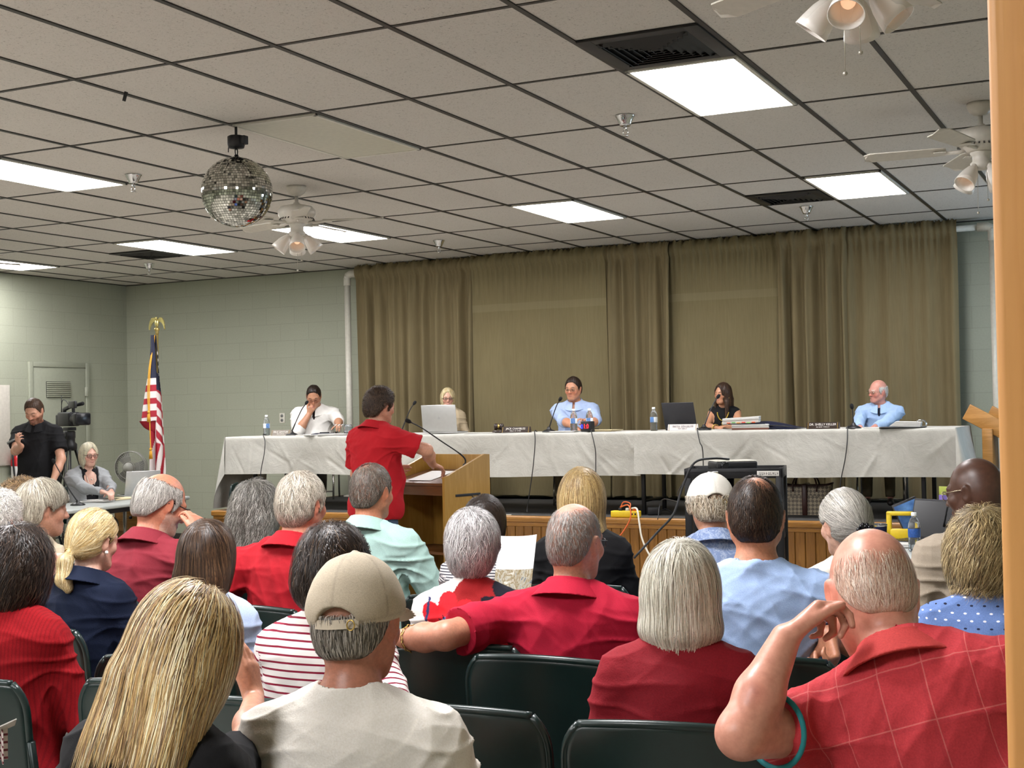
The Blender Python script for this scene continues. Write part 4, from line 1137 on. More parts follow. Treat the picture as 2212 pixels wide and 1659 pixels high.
M_knit = attr_mat('jersey_fabric', .8, 260, .3, .003, .2)
M_hair = attr_mat('hair_strands', .42, 200, .0, .001, .35)
M_den = attr_mat('denim', .85, 380, .5, .003, .15)
M_shoe = plain('shoe_dark', '#1e1a18', .5); M_khaki = C3('#8e8066')
M_eye = NT('eye_white').fin('#e6e0da', .2); M_iris = NT('eye_iris').fin('#2e2622', .15)
M_frame = plain('glasses_dark', '#2a1712', .3); M_wire = plain('glasses_wire', '#b3a68a', .25, .9); M_tort = plain('glasses_red_tortoise', '#5a1f1c', .3)
t = NT('glasses_lens'); t.fin('#ffffff', .03); t.b.inputs['Transmission Weight'].default_value = 1; t.b.inputs['IOR'].default_value = 1.05; t.b.inputs['Alpha'].default_value = .35; M_lens = t.m

HAIRLINE = ([-.13, -.075, -.05, -.03, -.01, .012, .026, .045, .066, .12], [-.080, -.074, -.035, -.005, .0, -.03, -.008, .032, .070, .080])
def head_ops(H, R, hs, male, jaw=1.0):
    """skull, face, ears in head frame -> placed with H (centre), R, scale"""
    P = lambda p: H+R @ (np.array(p, float)*hs); E = lambda c, r, rr=None: Ell(P(c), np.array(r)*hs, R if rr is None else R @ rr)
    j = jaw
    o = [('u', E((0, -.012, .02), (.077, .097, .097)), .03), ('u', E((0, -.03, -.02), (.066, .07, .07)), .03),
         ('u', E((0, .03, -.045), (.056*j, .058, .080)), .035), ('u', E((0, .066, -.099), (.025*j, .021, .019)), .03)]
    for s in (-1, 1):
        o += [('u', Cap(P((s*.055*j, -.0, -.058)), P((s*.02*j, .062, -.1)), .015*hs, .013*hs), .03),
              ('u', E((s*.042, .058, -.03), (.024, .022, .024)), .02),
              ('u', Cap(P((s*.014, .084, .016)), P((s*.046, .072, .016)), .011*hs, .009*hs), .018)]
    for s in (-1, 1): o.append(('s', E((s*.031, .096, -.002), (.017, .016, .012)), .014))
    o += [('u', Cap(P((0, .084, .006)), P((0, .107, -.034)), .0085*hs, .0125*hs), .012)]
    for s in (-1, 1): o.append(('u', E((s*.012, .097, -.037), (.009, .01, .0085)), .008))
    o += [('u', E((0, .083, -.067), (.024, .0125, .0065)), .008), ('u', E((0, .081, -.077), (.02, .0125, .0075)), .008),
          ('s', E((0, .099, -.0715), (.026, .008, .002)), .004)]
    for s in (-1, 1): o += [('u', E((s*.031, .081, -.0035), (.0155, .0125, .0115)), .004), ('u', Cap(P((s*.018, .09, .0055)), P((s*.045, .082, .0035)), .0042*hs), .004)]
    for s in (-1, 1):
        rr = Rm(0, radians(s*10), radians(-s*24))
        o += [('u', E((s*.081, -.014, -.012), (.0075, .0195, .033), rr), .008), ('s', E((s*.0895, -.011, -.010), (.005, .012, .021), rr), .006)]
    return o
def hand_ops(Wp, f, n, right, hs=1.0, curl=25, thumb=(.55, .75, .35), spread=.0):
    f = f/np.linalg.norm(f); n = n-f*(n @ f); n = n/np.linalg.norm(n); tdir = np.cross(f, n)*(1 if right else -1)
    o = []; off = (.027, .0095, -.0095, -.026); kd = (.085, .089, .084, .075)
    seg = ((.043, .026, .021), (.047, .03, .022), (.043, .028, .021), (.034, .021, .019))
    cl = curl if isinstance(curl, (list, tuple)) else [curl]*4
    for i in range(4):
        k = Wp+f*kd[i]*hs+tdir*off[i]*hs
        o.append(('u', Cap(Wp+tdir*off[i]*.55*hs+f*.01, k, .0145*hs, .0115*hs), .012))
        a = 0; p = k; r = .0098 if i < 3 else .0085
        for q, L in enumerate(seg[i]):
            a += radians(cl[i]*(.9, 1.15, .8)[q]); dv = f*cos(a)+n*sin(a)+tdir*spread*(1.5-i)*.3; dv = dv/np.linalg.norm(dv)
            p2 = p+dv*L*hs; o.append(('u', Cap(p, p2, r*hs*(1-.1*q), r*hs*(.9-.1*q)), .003)); p = p2
    b = Wp+f*.02*hs+tdir*.02*hs+n*.004; d = f*thumb[0]+tdir*thumb[1]+n*thumb[2]; d = d/np.linalg.norm(d)
    p2 = b+d*.044*hs; d2 = d*.8+f*.45+n*.1; d2 /= np.linalg.norm(d2); p3 = p2+d2*.033*hs; d3 = d2*.85+f*.3+n*.25; d3 /= np.linalg.norm(d3); p4 = p3+d3*.025*hs
    o += [('u', Cap(b, p2, .0155*hs, .0115*hs), .012), ('u', Cap(p2, p3, .0113*hs, .0098*hs), .004), ('u', Cap(p3, p4, .0098*hs, .0075*hs), .003)]
    return o
def ik(S, Wt, L1, L2, pole):
    d = Wt-S; D = np.linalg.norm(d); 
    if D > (L1+L2)*.995: Wt = S+d/D*(L1+L2)*.995; d = Wt-S; D = np.linalg.norm(d)
    u = d/D; a = (L1*L1-L2*L2+D*D)/(2*D); hgt = sqrt(max(0, L1*L1-a*a))
    p = pole-u*(pole @ u); p = p/np.linalg.norm(p); return S+u*a+p*hgt, Wt

def trace_hair(fd, seeds, flow, n, st, off, zmin, rng, droop=.25):
    p = seeds.copy(); path = [p.copy()]; g = fd.grad(p); nr = [g.copy()]; last = None
    for i in range(n):
        g2 = fd.grad(p); v = flow(p); v = v-g2*(v*g2).sum(1, keepdims=True); v /= np.linalg.norm(v, axis=1, keepdims=True)+1e-9
        if last is not None: v = .55*v+.45*last
        free = p[:, 2] < zmin
        if last is not None: v[free] = last[free]*(1-droop)+np.array([0, 0, -1])*droop
        v /= np.linalg.norm(v, axis=1, keepdims=True)+1e-9
        q = p+v*(st*np.where(free, .45, 1))[:, None]; d = fd.sample(q); c = g2*(d-off)[:, None]*.8; c[free] = 0; q = q-c
        g2[free] = nr[-1][free]
        path.append(q.copy()); nr.append(g2.copy()); p = q; last = v
    return np.stack(path, 1), np.stack(nr, 1)
def ribbons(path, nr, width, cols, taper=.35):
    N, n, _ = path.shape; tan = np.gradient(path, axis=1); side = np.cross(tan, nr); side /= np.linalg.norm(side, axis=2, keepdims=True)+1e-9
    tt = np.linspace(0, 1, n); tp = np.minimum(1, (1-tt)/taper)*np.minimum(1, .4+tt*6); tp[-1] = .06
    w = width[:, None]*tp[None, :]*.5; a = path-side*w[..., None]; b = path+side*w[..., None]
    V = np.stack([a, b], 2).reshape(-1, 3); i = np.arange(N)[:, None]*n*2+np.arange(n-1)[None, :]*2
    Q = np.stack([i, i+1, i+3, i+2], 2).reshape(-1, 4)
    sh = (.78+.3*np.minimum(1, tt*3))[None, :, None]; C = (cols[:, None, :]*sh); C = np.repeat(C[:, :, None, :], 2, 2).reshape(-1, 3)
    return V, Q, C
def pal_pick(pal, n, rng):
    c = np.array([C3(h) for h, w in pal]); w = np.array([w for h, w in pal], float); k = rng.choice(len(pal), n, p=w/w.sum())
    return c[k]*rng.uniform(.86, 1.14, (n, 1))

def make_hair(sp, rng):
    """returns V,Q,C in head frame (metres, unscaled head)"""
    st = sp['style']; t = sp.get('t', .011); h = sp.get('h', .005); pal = sp['pal']; L = sp.get('L', .12)
    CR = Ell((0, -.012, .02), (.077+t, .097+t, .097+t)); ops = [('u', CR, .0), ('u', Ell((0, -.05, -.03), (.062+t*.7, .052+t, .06+t)), .03)]
    ears = [('s', Ell((s*.092, -.006, -.018), (.032, .027, .039)), .006) for s in (-1, 1)]
    hl = sp.get('line', HAIRLINE)
    low = Fn(lambda X, Y, Z: np.interp(Y, hl[0], hl[1])-Z+0*X, (0, 0, 0), (0, 0, 0))
    crown = np.array(sp.get('crown', (0, -.045, .112))); zmin = -9
    tie = None; tail = []
    if sp.get('under'): ops.append(('i', Fn(lambda X, Y, Z: Z-(.024+.16*Y)+0*X, (0, 0, 0), (0, 0, 0)), .004))
    if st in ('short', 'fringe', 'pony'):
        ops += [('i', low, .012)]+ears
        if st == 'fringe':
            zu = sp.get('top', ([-.13, -.06, .0, .03, .05, .12], [.05, .045, .05, .055, .0, -.2]))
            ops += [('i', Fn(lambda X, Y, Z: Z-np.interp(Y, zu[0], zu[1])+0*X, (0, 0, 0), (0, 0, 0)), .02)]
        for e in sp.get('sub', []): ops.append(('s', Ell(*e), .02))
        if st == 'pony':
            tie = np.array(sp.get('tie', (0, -.115, -.045)))
            tail = [np.array(q, float) for q in sp['tail']]; rad = sp.get('trad', [.014, .024, .022, .012])
            for a in range(len(tail)-1): ops.append(('u', Cap(tail[a], tail[a+1], rad[a], rad[a+1]), .012))
    else:
        wv = sp.get('w', .098); dv = sp.get('d', .095)
        ops += [('u', Ell((0, -.025, -.035), (wv, dv, max(.09, min(.15, L+.01)))), .03)]
        zc = -L
        if st == 'long':
            ops += [('u', Box((sp.get('ox', 0)*.5, -.075, (-L-.02)/2-.02), (wv*.92, .048, (L-.02)/2), .04), .04)]
            for e in sp.get('locks', []): ops.append(('u', Cap(*e), .03))
        ops += [('i', Fn(lambda X, Y, Z: zc-Z+.25*np.abs(X)*sp.get('vcut', 0)+0*Y, (0, 0, 0), (0, 0, 0)), .01)]
        ops += [('s', Ell(sp.get('fc', (0, .105, -.04)), sp.get('fr', (.064, .08, .135))), .02), ('s', Cap((0, .05, -.12), (0, .06, -.45), .062, .075), .02)]
        zmin = zc+.012
    if sp.get('extra'): ops += sp['extra']
    fd = Field(ops, h); V, Q = fd.mesh(); V = relax(V, Q, 1)
    N = vnormals(V, Q)
    nz = SinNoise(sp.get('seed', 1), 40); lump = sp.get('lump', .004)
    # combed grooves running along the flow: noise in azimuth around the crown
    def azi(P):
        d = P-crown; a = np.arctan2(d[:, 0], -d[:, 1]+.25*d[:, 2]*0); return a, d
    a, d = azi(V)
    if st == 'pony': gro = np.sin(np.arctan2(V[:, 0]-tie[0], V[:, 2]-tie[2])*38)+np.sin(np.arctan2(V[:, 0]-tie[0], V[:, 2]-tie[2])*71+1)
    elif st in ('bob', 'long'): gro = np.sin(V[:, 0]*520+V[:, 1]*330)+np.sin(V[:, 0]*230-V[:, 1]*410+2)
    else: gro = np.sin(a*31)+np.sin(a*57+1.3)
    V = V+N*(lump*nz(V)*1.5+sp.get('groove', .0012)*gro)[:, None]
    base = np.array([C3(x[0]) for x in pal]); wts = np.array([x[1] for x in pal], float); mean = (base*wts[:, None]).sum(0)/wts.sum()
    nz2 = SinNoise(sp.get('seed', 1)+5, 60, 5)
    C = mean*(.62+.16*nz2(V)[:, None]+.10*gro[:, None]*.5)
    C = np.clip(C, 0, 1)
    out = [(V, Q, C)]
    ns = sp.get('n', 900)
    if ns:
        mask = np.ones(len(V), bool)
        if sp.get('seedmask') is not None: mask = sp['seedmask'](V, rng)
        if st in ('bob', 'long'): mask &= V[:, 2] > -L*.55
        cand = np.nonzero(mask)[0]; ii = rng.choice(cand, ns); sd = V[ii]+rng.normal(size=(ns, 3))*.002
        mode = sp.get('flow', 'down' if st in ('bob', 'long') else ('pony' if st == 'pony' else 'short'))
        jit = rng.normal(size=(ns, 3))*sp.get('mess', .15)
        sw = np.array(sp.get('sweep', (0, 0, 0)))
        def flow(p):
            d = p-crown; d = d/(np.linalg.norm(d, axis=1, keepdims=True)+1e-6)
            if mode == 'down': v = d*.6+np.array([0, 0, -1.0])*(.2+np.clip((.09-p[:, 2:3])*9, 0, 1.2))
            elif mode == 'pony':
                tt = tie+np.array([0, 0, .0]); e = tt-p; v = e/(np.linalg.norm(e, axis=1, keepdims=True)+1e-6)
                tl = (p[:, 1] < tie[1]-.005) & (p[:, 2] < tie[2]+.02) if len(tail) < 2 else (np.linalg.norm(p-tail[0], axis=1) < .03) | (p[:, 2] < tail[0][2]-.01) & (p[:, 1] < tail[0][1]+.03)
                dr = tail[-1]-tail[0]; dr = dr/np.linalg.norm(dr); v[tl] = dr
            else:
                fr = np.clip((p[:, 1:2]+.01)/.05, 0, 1)*np.clip((p[:, 2:3]-.02)/.03, 0, 1)
                v = (d+np.array([0, 0, -.35]))*(1-fr)+np.array(sp.get('quiff', (.5, -.75, .1)))*fr
            return v+jit+sw
        ln = sp.get('len', .05 if st in ('short', 'fringe') else .16); nst = sp.get('ns', 8)
        stp = rng.uniform(.6, 1.1, ns)*ln/nst
        off = rng.uniform(.0005, sp.get('puff', .004), ns)
        path, nr = trace_hair(fd, sd, flow, nst, stp, off, zmin, rng, sp.get('droop', .3))
        cu = sp.get('curl', 0)
        if cu:
            tan = np.gradient(path, axis=1); side = np.cross(tan, nr); side /= np.linalg.norm(side, axis=2, keepdims=True)+1e-9
            tt = np.linspace(0, 1, path.shape[1])[None, :]; ph = rng.uniform(0, 6.28, (ns, 1)); fr = rng.uniform(.7, 1.3, (ns, 1))*sp.get('cfreq', 12)
            am = cu*np.minimum(1, tt*2.5); path = path+side*(am*np.sin(ph+fr*tt))[..., None]+nr*(am*.8*(1+np.cos(ph+fr*tt)))[..., None]
        cols = pal_pick(pal, ns, rng); wd = rng.uniform(.6, 1.3, ns)*sp.get('sw', .0016)
        out.append(ribbons(path, nr, wd, cols, sp.get('taper', .4)))
    if sp.get('noshell'): out = out[1:]
    Vs, Qs, Cs, b = [], [], [], 0
    for v, q, c in out: Vs.append(v); Qs.append(q+b); Cs.append(np.broadcast_to(c, v.shape)); b += len(v)
    return np.concatenate(Vs), np.concatenate(Qs), np.clip(np.concatenate(Cs), 0, 1)

PEOPLE = []
def person(label, top, face=0.0, z0=0.0, stand=False, male=True, w=1.0, belly=.3, lean=0.0, tilt=0.0, twist=0.0, head=(0, 0, 0), skin='#c49a82',
           hair=None, shirt=None, pants='#4c4a46', L=None, R=None, h=.008, group=None, seed=None, glasses=None, eyes=False, hs=None, brow=None, jaw=None,
           stubble=None, flush=.3, extras=None, cap=None, skinmat=None, seatz=.45, lips=1.0, legs='sit', shoecol=None, neck=None, hoff=(0, 0, 0), armk=1.0):
    """top = (px, py, depth) of the crown of the head; face = heading in degrees (0 looks to the dais)"""
    rng = np.random.default_rng(seed if seed is not None else len(PEOPLE)+11)
    T = atD(*top); rz = radians(face)
    hs = hs or (1.0 if male else .95); jaw = jaw or (1.0 if male else .88)
    pz = .955 if stand else .55; dz = pz-.55
    piv = np.array([0, 0, pz+.01]); Rt = Rm(0, 0, radians(twist)) @ Rm(0, radians(tilt), 0) @ Rm(radians(-lean), 0, 0)
    def TT(p): p = np.array(p, float)+np.array([0, 0, dz]); return piv+Rt @ (p-piv)
    yw, pt, rl = [radians(a) for a in head]
    Rh = Rt @ Rm(0, 0, yw) @ Rm(-pt, 0, 0) @ Rm(0, rl, 0)
    NB = TT((0, -.008, 1.045)); HC = NB+Rt @ (np.array([0, .018, .092])+np.array(hoff))+Rh @ np.array([0, .014, .075])*hs
    ct = HC+Rh @ np.array([0, -.012, .117])*hs; topz = max(ct[2], (HC+Rh @ np.array([0, -.1, .05])*hs)[2])
    h0_ = (hair[0] if isinstance(hair, list) else hair) or {}
    topz += .020 if cap else (0 if (h0_.get('noshell') or h0_.get('style', 'fringe') == 'fringe') else h0_.get('t', .011)*hs)
    ref = 0.0 if stand else seatz; s = (T[2]-z0-ref)/(topz-ref)
    def S(V): V = np.asarray(V, float)*s; V[..., 2] += ref*(1-s); return V
    cts = S(ct.copy()); c_, s_ = cos(rz), sin(rz)
    loc = (T[0]-(cts[0]*c_-cts[1]*s_), T[1]-(cts[0]*s_+cts[1]*c_), z0)
    root = empty('person', loc, rz, label, 'person', group)
    print('person', label[:40], 'scale %.3f' % s, 'loc', [round(float(v), 2) for v in loc])
    HL = lambda p: HC+(np.asarray(p, float)*hs) @ Rh.T
    sw = (.170 if male else .148)*w; nr_ = neck or (.058 if male else .047)
    def torso(inf, wb=1.0):
        b = belly
        o = [('u', Ell((0, -.012, pz-.0), (.163*w+inf, .125+inf, .115+inf)), .05),
             ('u', Ell(TT((0, .012+.03*b, .69)), (.137*w+.03*b+inf, .10+.05*b+inf, .15+inf), Rt), .08),
             ('u', Ell(TT((0, -.004, .87)), (.158*w+inf, .112+.012*b+inf, .17+inf), Rt), .08),
             ('u', Ell(TT((0, -.016, .965)), (.165*w+inf, .088+inf, .085+inf), Rt), .06),
             ('u', Cap(TT((-sw+.02, -.008, .978)), TT((sw-.02, -.008, .978)), .050+inf), .05)]
        for q in (-1, 1):
            o.append(('u', Cap(TT((q*.125*w, -.018, .988)), TT((q*.015, -.02, 1.062)), .044+inf, .040+inf), .05))
            if not male: o.append(('u', Ell(TT((q*.068, .082, .865)), (.06+inf*.6, .055+inf*.6, .06+inf*.6), Rt), .05))
        return o
    def px_local(q):
        P_ = atD(*q); dx, dy = P_[0]-loc[0], P_[1]-loc[1]
        return np.array([(dx*c_+dy*s_)/s, (-dx*s_+dy*c_)/s, (P_[2]-z0-ref)/s+ref])
    arms = {}
    for side, A in ((-1, L), (1, R)):
        Sh = TT((side*sw, -.008, .972)); A = A or {}
        if stand: dw, dp = TT((side*(sw+.07), .06, .47)), np.array([side*.3, -1, -.2])
        else: dw, dp = np.array([side*.10, .27, .655+.05*belly]), np.array([side*.7, -.5, -1.0])
        wt = A.get('w'); fr = A.get('fr', 'local')
        if 'px' in A: wt = px_local(A['px'])
        elif wt is None: wt = dw
        elif fr == 'head': wt = HL(wt)
        elif fr == 'torso': wt = TT(wt)
        else: wt = np.array(wt, float)
        pole = np.array(A.get('pole', dp), float); L1, L2 = .285, .25
        E_, Wt = ik(Sh, wt, L1, L2, pole)
        if 'epx' in A:
            E_ = px_local(A['epx']); Wt = np.array(wt, float)
            dS = E_-Sh; E_ = Sh+dS*min(1.18, max(.8, np.linalg.norm(dS)/L1))*L1/np.linalg.norm(dS); dW = Wt-E_; Wt = E_+dW*min(1.18, max(.8, np.linalg.norm(dW)/L2))*L2/np.linalg.norm(dW)
        if 'fpx' in A: A['f'] = px_local(A['fpx'])-Wt
        fv = np.array(A['f'], float) if 'f' in A else (Wt-E_); nv = np.array(A['n'], float) if 'n' in A else (np.array([0, 0, -1.]) if not stand else np.array([-side*1., 0, 0]))
        if fr == 'head' and 'f' in A: fv = Rh @ fv
        if fr == 'head' and 'n' in A: nv = Rh @ nv
        arms[side] = (Sh, E_, Wt, fv, nv, A)
    am = (1.0 if male else .86)*(.5+.5*w)
    # ------------------------------------------------ body: one continuous surface
    ops = torso(-.004)
    for side, (Sh, E_, Wt, fv, nv, A) in arms.items():
        u = (Wt-E_)/np.linalg.norm(Wt-E_)
        ops += [('u', Cap(Sh, E_, .049*am*armk, .041*am*armk), .03), ('u', Cap(E_, E_*.6+Wt*.4, .040*am, .041*am), .02), ('u', Cap(E_*.6+Wt*.4, Wt, .041*am, .0265*am), .02)]
        ops += hand_ops(Wt, fv, nv, side > 0, 1.0 if male else .9, A.get('curl', 22), A.get('thumb', (.55, .75, .35)))
    ops += [('u', Cap(TT((0, -.02, 1.0)), HC+Rh @ np.array([0, -.022, -.05])*hs, nr_, nr_*.95), .03)]
    ops += head_ops(HC, Rh, hs, male, jaw)
    if not stand:
        for q in (-1, 1): kx = q*(.115 if male else .095); fx = kx if legs != 'cross' else q*-.02; ops += [('u', Cap((q*.085, .0, .535), (kx, .40, .52), .07, .045), .04), ('u', Cap((kx, .40, .52), (fx, .44, .08), .042, .03), .02)]
    else:
        for q in (-1, 1): ops += [('u', Cap((q*.085, .0, .93), (q*.10, .015, .5), .078, .048), .04), ('u', Cap((q*.10, .015, .5), (q*.105, -.01, .08), .046, .032), .02)]
    fd = Field(ops, h*.8 if h < .0075 else h); V, Q = fd.mesh(); V = relax(V, Q, 1, .4)
    Pn = ((V-HC) @ Rh)/hs; x, y, z = Pn.T; ax_ = np.abs(x)
    sk = np.array(C3(skin)); nz = SinNoise(3, 38, 6); nz2 = SinNoise(9, 160, 5)
    col = sk[None]*(1+.07*nz(V)[:, None]+.05*nz2(V)[:, None])
    red = np.array([1.10, .80, .76])
    def paint(m, c, k=1.0):
        nonlocal col; m = (np.clip(m, 0, 1)*k)[:, None]; col = col*(1-m)+np.array(c)*m
    inh = (np.abs(z) < .2) & (np.abs(y) < .16) & (ax_ < .12)
    fl = np.exp(-((ax_-.042)**2+(z+.035)**2)/.0008)*(y > .02)+np.exp(-((x)**2/.0004+(z+.03)**2/.0005))*(y > .08)+.7*(ax_ > .074)*inh*(np.abs(z+.01) < .04)*(np.abs(y+.01) < .03)
    col = col*(1-flush*np.clip(fl, 0, 1)[:, None]*inh[:, None]*(1-red)[None, :]*1.6)
    lip = np.exp(-((x/.023)**4+((z+.0715)/.0095)**4))*(y > .07); paint(lip*inh, np.array([.42, .13, .12])*(.6+.5*sk.mean()*2), .55*lips)
    mouth = np.exp(-((x/.022)**4+((z+.0715)/.0022)**2))*(y > .07); paint(mouth*inh, np.array([.10, .035, .03]), .7)
    bc = C3(brow) if brow else sk*.22
    bz = .0205-.0045*((ax_-.033)/.016)**2
    paint(np.exp(-(((z-bz)/.0055)**2+((ax_-.032)/.018)**4))*(y > .05)*inh, bc, .95)
    eyed = np.exp(-(((ax_-.031)/.0135)**4+((z+.003)/.0055)**4))*(y > .06)*inh
    if eyes is True: paint(eyed, np.array([.035, .025, .02]), .5)
    elif eyes == 'closed': paint(np.exp(-(((ax_-.031)/.0145)**4+((z+.009)/.0022)**2))*(y > .06)*inh, np.array([.05, .03, .025]), .8)
    else: paint(np.exp(-(((ax_-.031)/.012)**4+((z+.003)/.004)**4))*(y > .06)*inh, np.array([.05, .035, .03]), .85)
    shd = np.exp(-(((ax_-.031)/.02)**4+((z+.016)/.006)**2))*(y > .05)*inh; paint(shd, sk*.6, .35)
    if stubble:
        for kind, colr, k in stubble:
            cc = np.array(C3(colr)); sn = .75+.35*nz2(V*1.7)
            if kind == 'beard': m = sstep(-.028, -.05, z-.5*np.maximum(0, ax_-.03)*0)*((y > -.01) & (z > -.135))*(1-np.exp(-((x/.02)**4+((z+.0715)/.008)**4)))*(1-np.exp(-((ax_-.034)**2/.0002+(z+.04)**2/.0002)))
            elif kind == 'scalp':
                m = (sstep(.0, .02, z-np.interp(y, *HAIRLINE)))
            elif kind == 'fringe':
                zu = ([-.13, -.08, .0, .03, .05, .12], [.062, .058, .06, .06, .0, -.2])
                m = sstep(0, .025, z-np.interp(y, *HAIRLINE))*sstep(0, .045, np.interp(y, *zu)-z)
            else: m = kind(x, y, z)
            paint(m*inh*sn, cc, k)
    if extras and extras.get('paint'): col = extras['paint'](V, Pn, col, arms)
    np_mesh('body', S(V.copy()), Q, skinmat or M_skin, root, np.clip(col, 0, 1))
    if eyes is True:
        for q in (-1, 1):
            gz = extras.get('gaze', (0, 1, -.05)) if extras else (0, 1, -.05)
            c = np.array([q*.031, .0815, -.0035]); g = np.array(gz, float); g /= np.linalg.norm(g)
            mb = MB().sphere(c, (.0112, .0125, .0062), 16, 12, 0); mb.sphere(c+g*np.array([.0072, .0085, .004]), (.0048, .0045, .0052), 12, 8, 1)
            for k in range(len(mb.v)): mb.v[k] = tuple(S(HL(mb.v[k])))
            mb.build('eye', [M_eye, M_iris], root)
    # ------------------------------------------------ trousers, shoes
    pc = np.array(C3(pants)); po = [('u', Ell((0, -.012, pz-.005), (.168*w, .13+.02*belly, .11)), .04)]
    for q in (-1, 1):
        if not stand:
            kx = q*(.115 if male else .095); fx = kx if legs != 'cross' else q*-.02
            an = (fx, .44, .085)
            po += [('u', Cap((q*.085, .0, .535), (kx, .41, .52), .086, .066), .05), ('u', Cap((kx, .41, .52), an, .064, .05, flat=True), .03)]
        else:
            an = (q*.105, -.01, .07); po += [('u', Cap((q*.085, .0, .93), (q*.10, .015, .5), .094, .07), .05), ('u', Cap((q*.10, .015, .5), an, .068, .06, flat=True), .03)]
        fo = [('u', Cap((an[0], an[1]-.03, .04), (an[0]+q*.012, an[1]+.15, .032), .036, .034), .02), ('i', Fn(lambda X, Y, Z: .003-Z+0*X+0*Y, (0, 0, 0), (0, 0, 0)), .0)]
        sf = Field(fo, .012); a, b = sf.mesh(); np_mesh('shoe', S(a), b, shoecol or M_shoe, root)
    pf = Field(po, .014 if not stand else .011); a, b = pf.mesh(); a = relax(a, b, 1); N = vnormals(a, b); a = a+N*(SinNoise(4, 14, 5).ridge(a)*.006)[:, None]
    np_mesh('trousers', S(a), b, M_fab, root, pc*(1+.1*SinNoise(2, 30)(a)[:, None]))
    # ------------------------------------------------ shirt
    for sp in (shirt if isinstance(shirt, list) else [shirt]):
        inf = sp.get('inf', .010); so = torso(inf)
        sl = sp.get('sleeve', 'short'); hemz = sp.get('hem', None)
        for side, (Sh, E_, Wt, fv, nv, A) in arms.items():
            ar = .048*am+sp.get('loose', .010); ae = ar+.008
            if sl == 'short': so.append(('u', Cap(Sh, Sh+(E_-Sh)*sp.get('sl', .68), ar, ae, flat=True), .035))
            elif sl == 'cap': so.append(('u', Cap(Sh, Sh+(E_-Sh)*.3, ar, ar*.95, flat=True), .03))
            elif sl == 'long': so += [('u', Cap(Sh, E_, ar, ar*.86), .035), ('u', Cap(E_, E_+(Wt-E_)*.94, ar*.84, ar*.66, flat=True), .03)]
            elif sl == 'none': so.append(('s', Cap(Sh+(Sh-TT((0, Sh[2]*0-.008, .972)))*.02, E_, .060*am, .06*am), .012))
            elif sl == 'rolled': so += [('u', Cap(Sh, E_, ar, ar*.9), .035), ('u', Cap(E_, E_+(Wt-E_)*.32, ar*.92, ar*.88, flat=True), .02)]
        if stand: so.append(('u', Ell((0, -.006, pz-.06), (.172*w+inf, .135+.03*belly+inf, .15)), .06))
        else: so.append(('u', Ell((0, -.01, .52), (.158*w+inf, .132+inf, .08)), .05))
        nk = sp.get('neck', 'crew'); rn = nr_+sp.get('ngap', .009)
        a0 = TT((0, -.012, 1.03)); a1 = HC+Rh @ np.array([0, -.02, -.02])*hs
        so.append(('s', Cap(a0+(a1-a0)*sp.get('ndrop', .05), a1, rn, rn), .008))
        if nk in ('v', 'open'):
            vc = TT((0, .09, .985)); vd_ = sp.get('vdepth', .035)
            def vee(X, Y, Z):
                x, y, z = X-vc[0], Y-vc[1], Z-vc[2]; a, b, c = [x*Rt[0, k]+y*Rt[1, k]+z*Rt[2, k] for k in range(3)]
                return np.maximum(np.abs(a)-.42*(c+vd_), np.maximum(np.abs(b)-.06, c-.1))
            so.append(('s', Fn(vee, vc-.13, vc+.13), .004))
        if sp.get('front'):
            fw = sp['front']; fc = TT((0, .16, .80))
            def opening(X, Y, Z):
                x, y, z = X-fc[0], Y-fc[1], Z-fc[2]; a, b, c = [x*Rt[0, k]+y*Rt[1, k]+z*Rt[2, k] for k in range(3)]
                return np.maximum(np.abs(a)-(fw+.10*c), -(b+.16))
            so.append(('s', Fn(opening, fc-np.array([.2, .2, .5]), fc+np.array([.2, .2, .3])), .006))
        if nk == 'scoop': so.append(('s', Ell(TT((0, .1, 1.0)), (.065, .06, .09), Rt), .01))
        collar_f = None
        if nk in ('polo', 'open'):
            cc = a0+(a1-a0)*.27; axv = (a1-a0)/np.linalg.norm(a1-a0); Rc = Rt; gap = sp.get('cgap', .0)
            def collar(X, Y, Z):
                x, y, z = X-cc[0], Y-cc[1], Z-cc[2]; a, b, c = [x*Rc[0, k]+y*Rc[1, k]+z*Rc[2, k] for k in range(3)]
                c = c+.30*b+.012; r = np.sqrt((a*.97)**2+(b*.94)**2)
                d1 = np.maximum(np.abs(r-(rn+.003))-.0045, np.abs(c-.0)-.028)
                d2 = np.maximum(np.abs(r-(rn+.0065+.85*np.maximum(0, .020-c)))-.0045, np.abs(c+.008)-.032)
                d = np.minimum(d1, d2)
                if nk in ('open', 'polo'): d = np.maximum(d, np.where(b > 0, .012-np.abs(a)-gap+.0*c, -1))
                return d
            collar_f = Fn(collar, cc-.12, cc+.12)
        elif nk == 'crew':
            cc = a0+(a1-a0)*.10; Rc = Rt
            def rib(X, Y, Z):
                x, y, z = X-cc[0], Y-cc[1], Z-cc[2]; a, b, c = [x*Rc[0, k]+y*Rc[1, k]+z*Rc[2, k] for k in range(3)]
                c = c+.38*b; r = np.sqrt(a*a+b*b); return np.maximum(np.abs(r-(rn+.003+.25*np.maximum(0, -c)))-.005, np.abs(c)-.011)
            so.append(('u', Fn(rib, cc-.1, cc+.1), .006))
        if sp.get('ops'): so += sp['ops'](TT, Rt, arms)
        hz = (pz-.13 if stand else .455) if hemz is None else hemz
        so.append(('i', Fn(lambda X, Y, Z: hz-Z+0*X+0*Y, (0, 0, 0), (0, 0, 0)), .004))
        sf = Field(so, h); a, b = sf.mesh(); a = relax(a, b, 1, .4); N = vnormals(a, b); loc_ = (a-piv) @ Rt
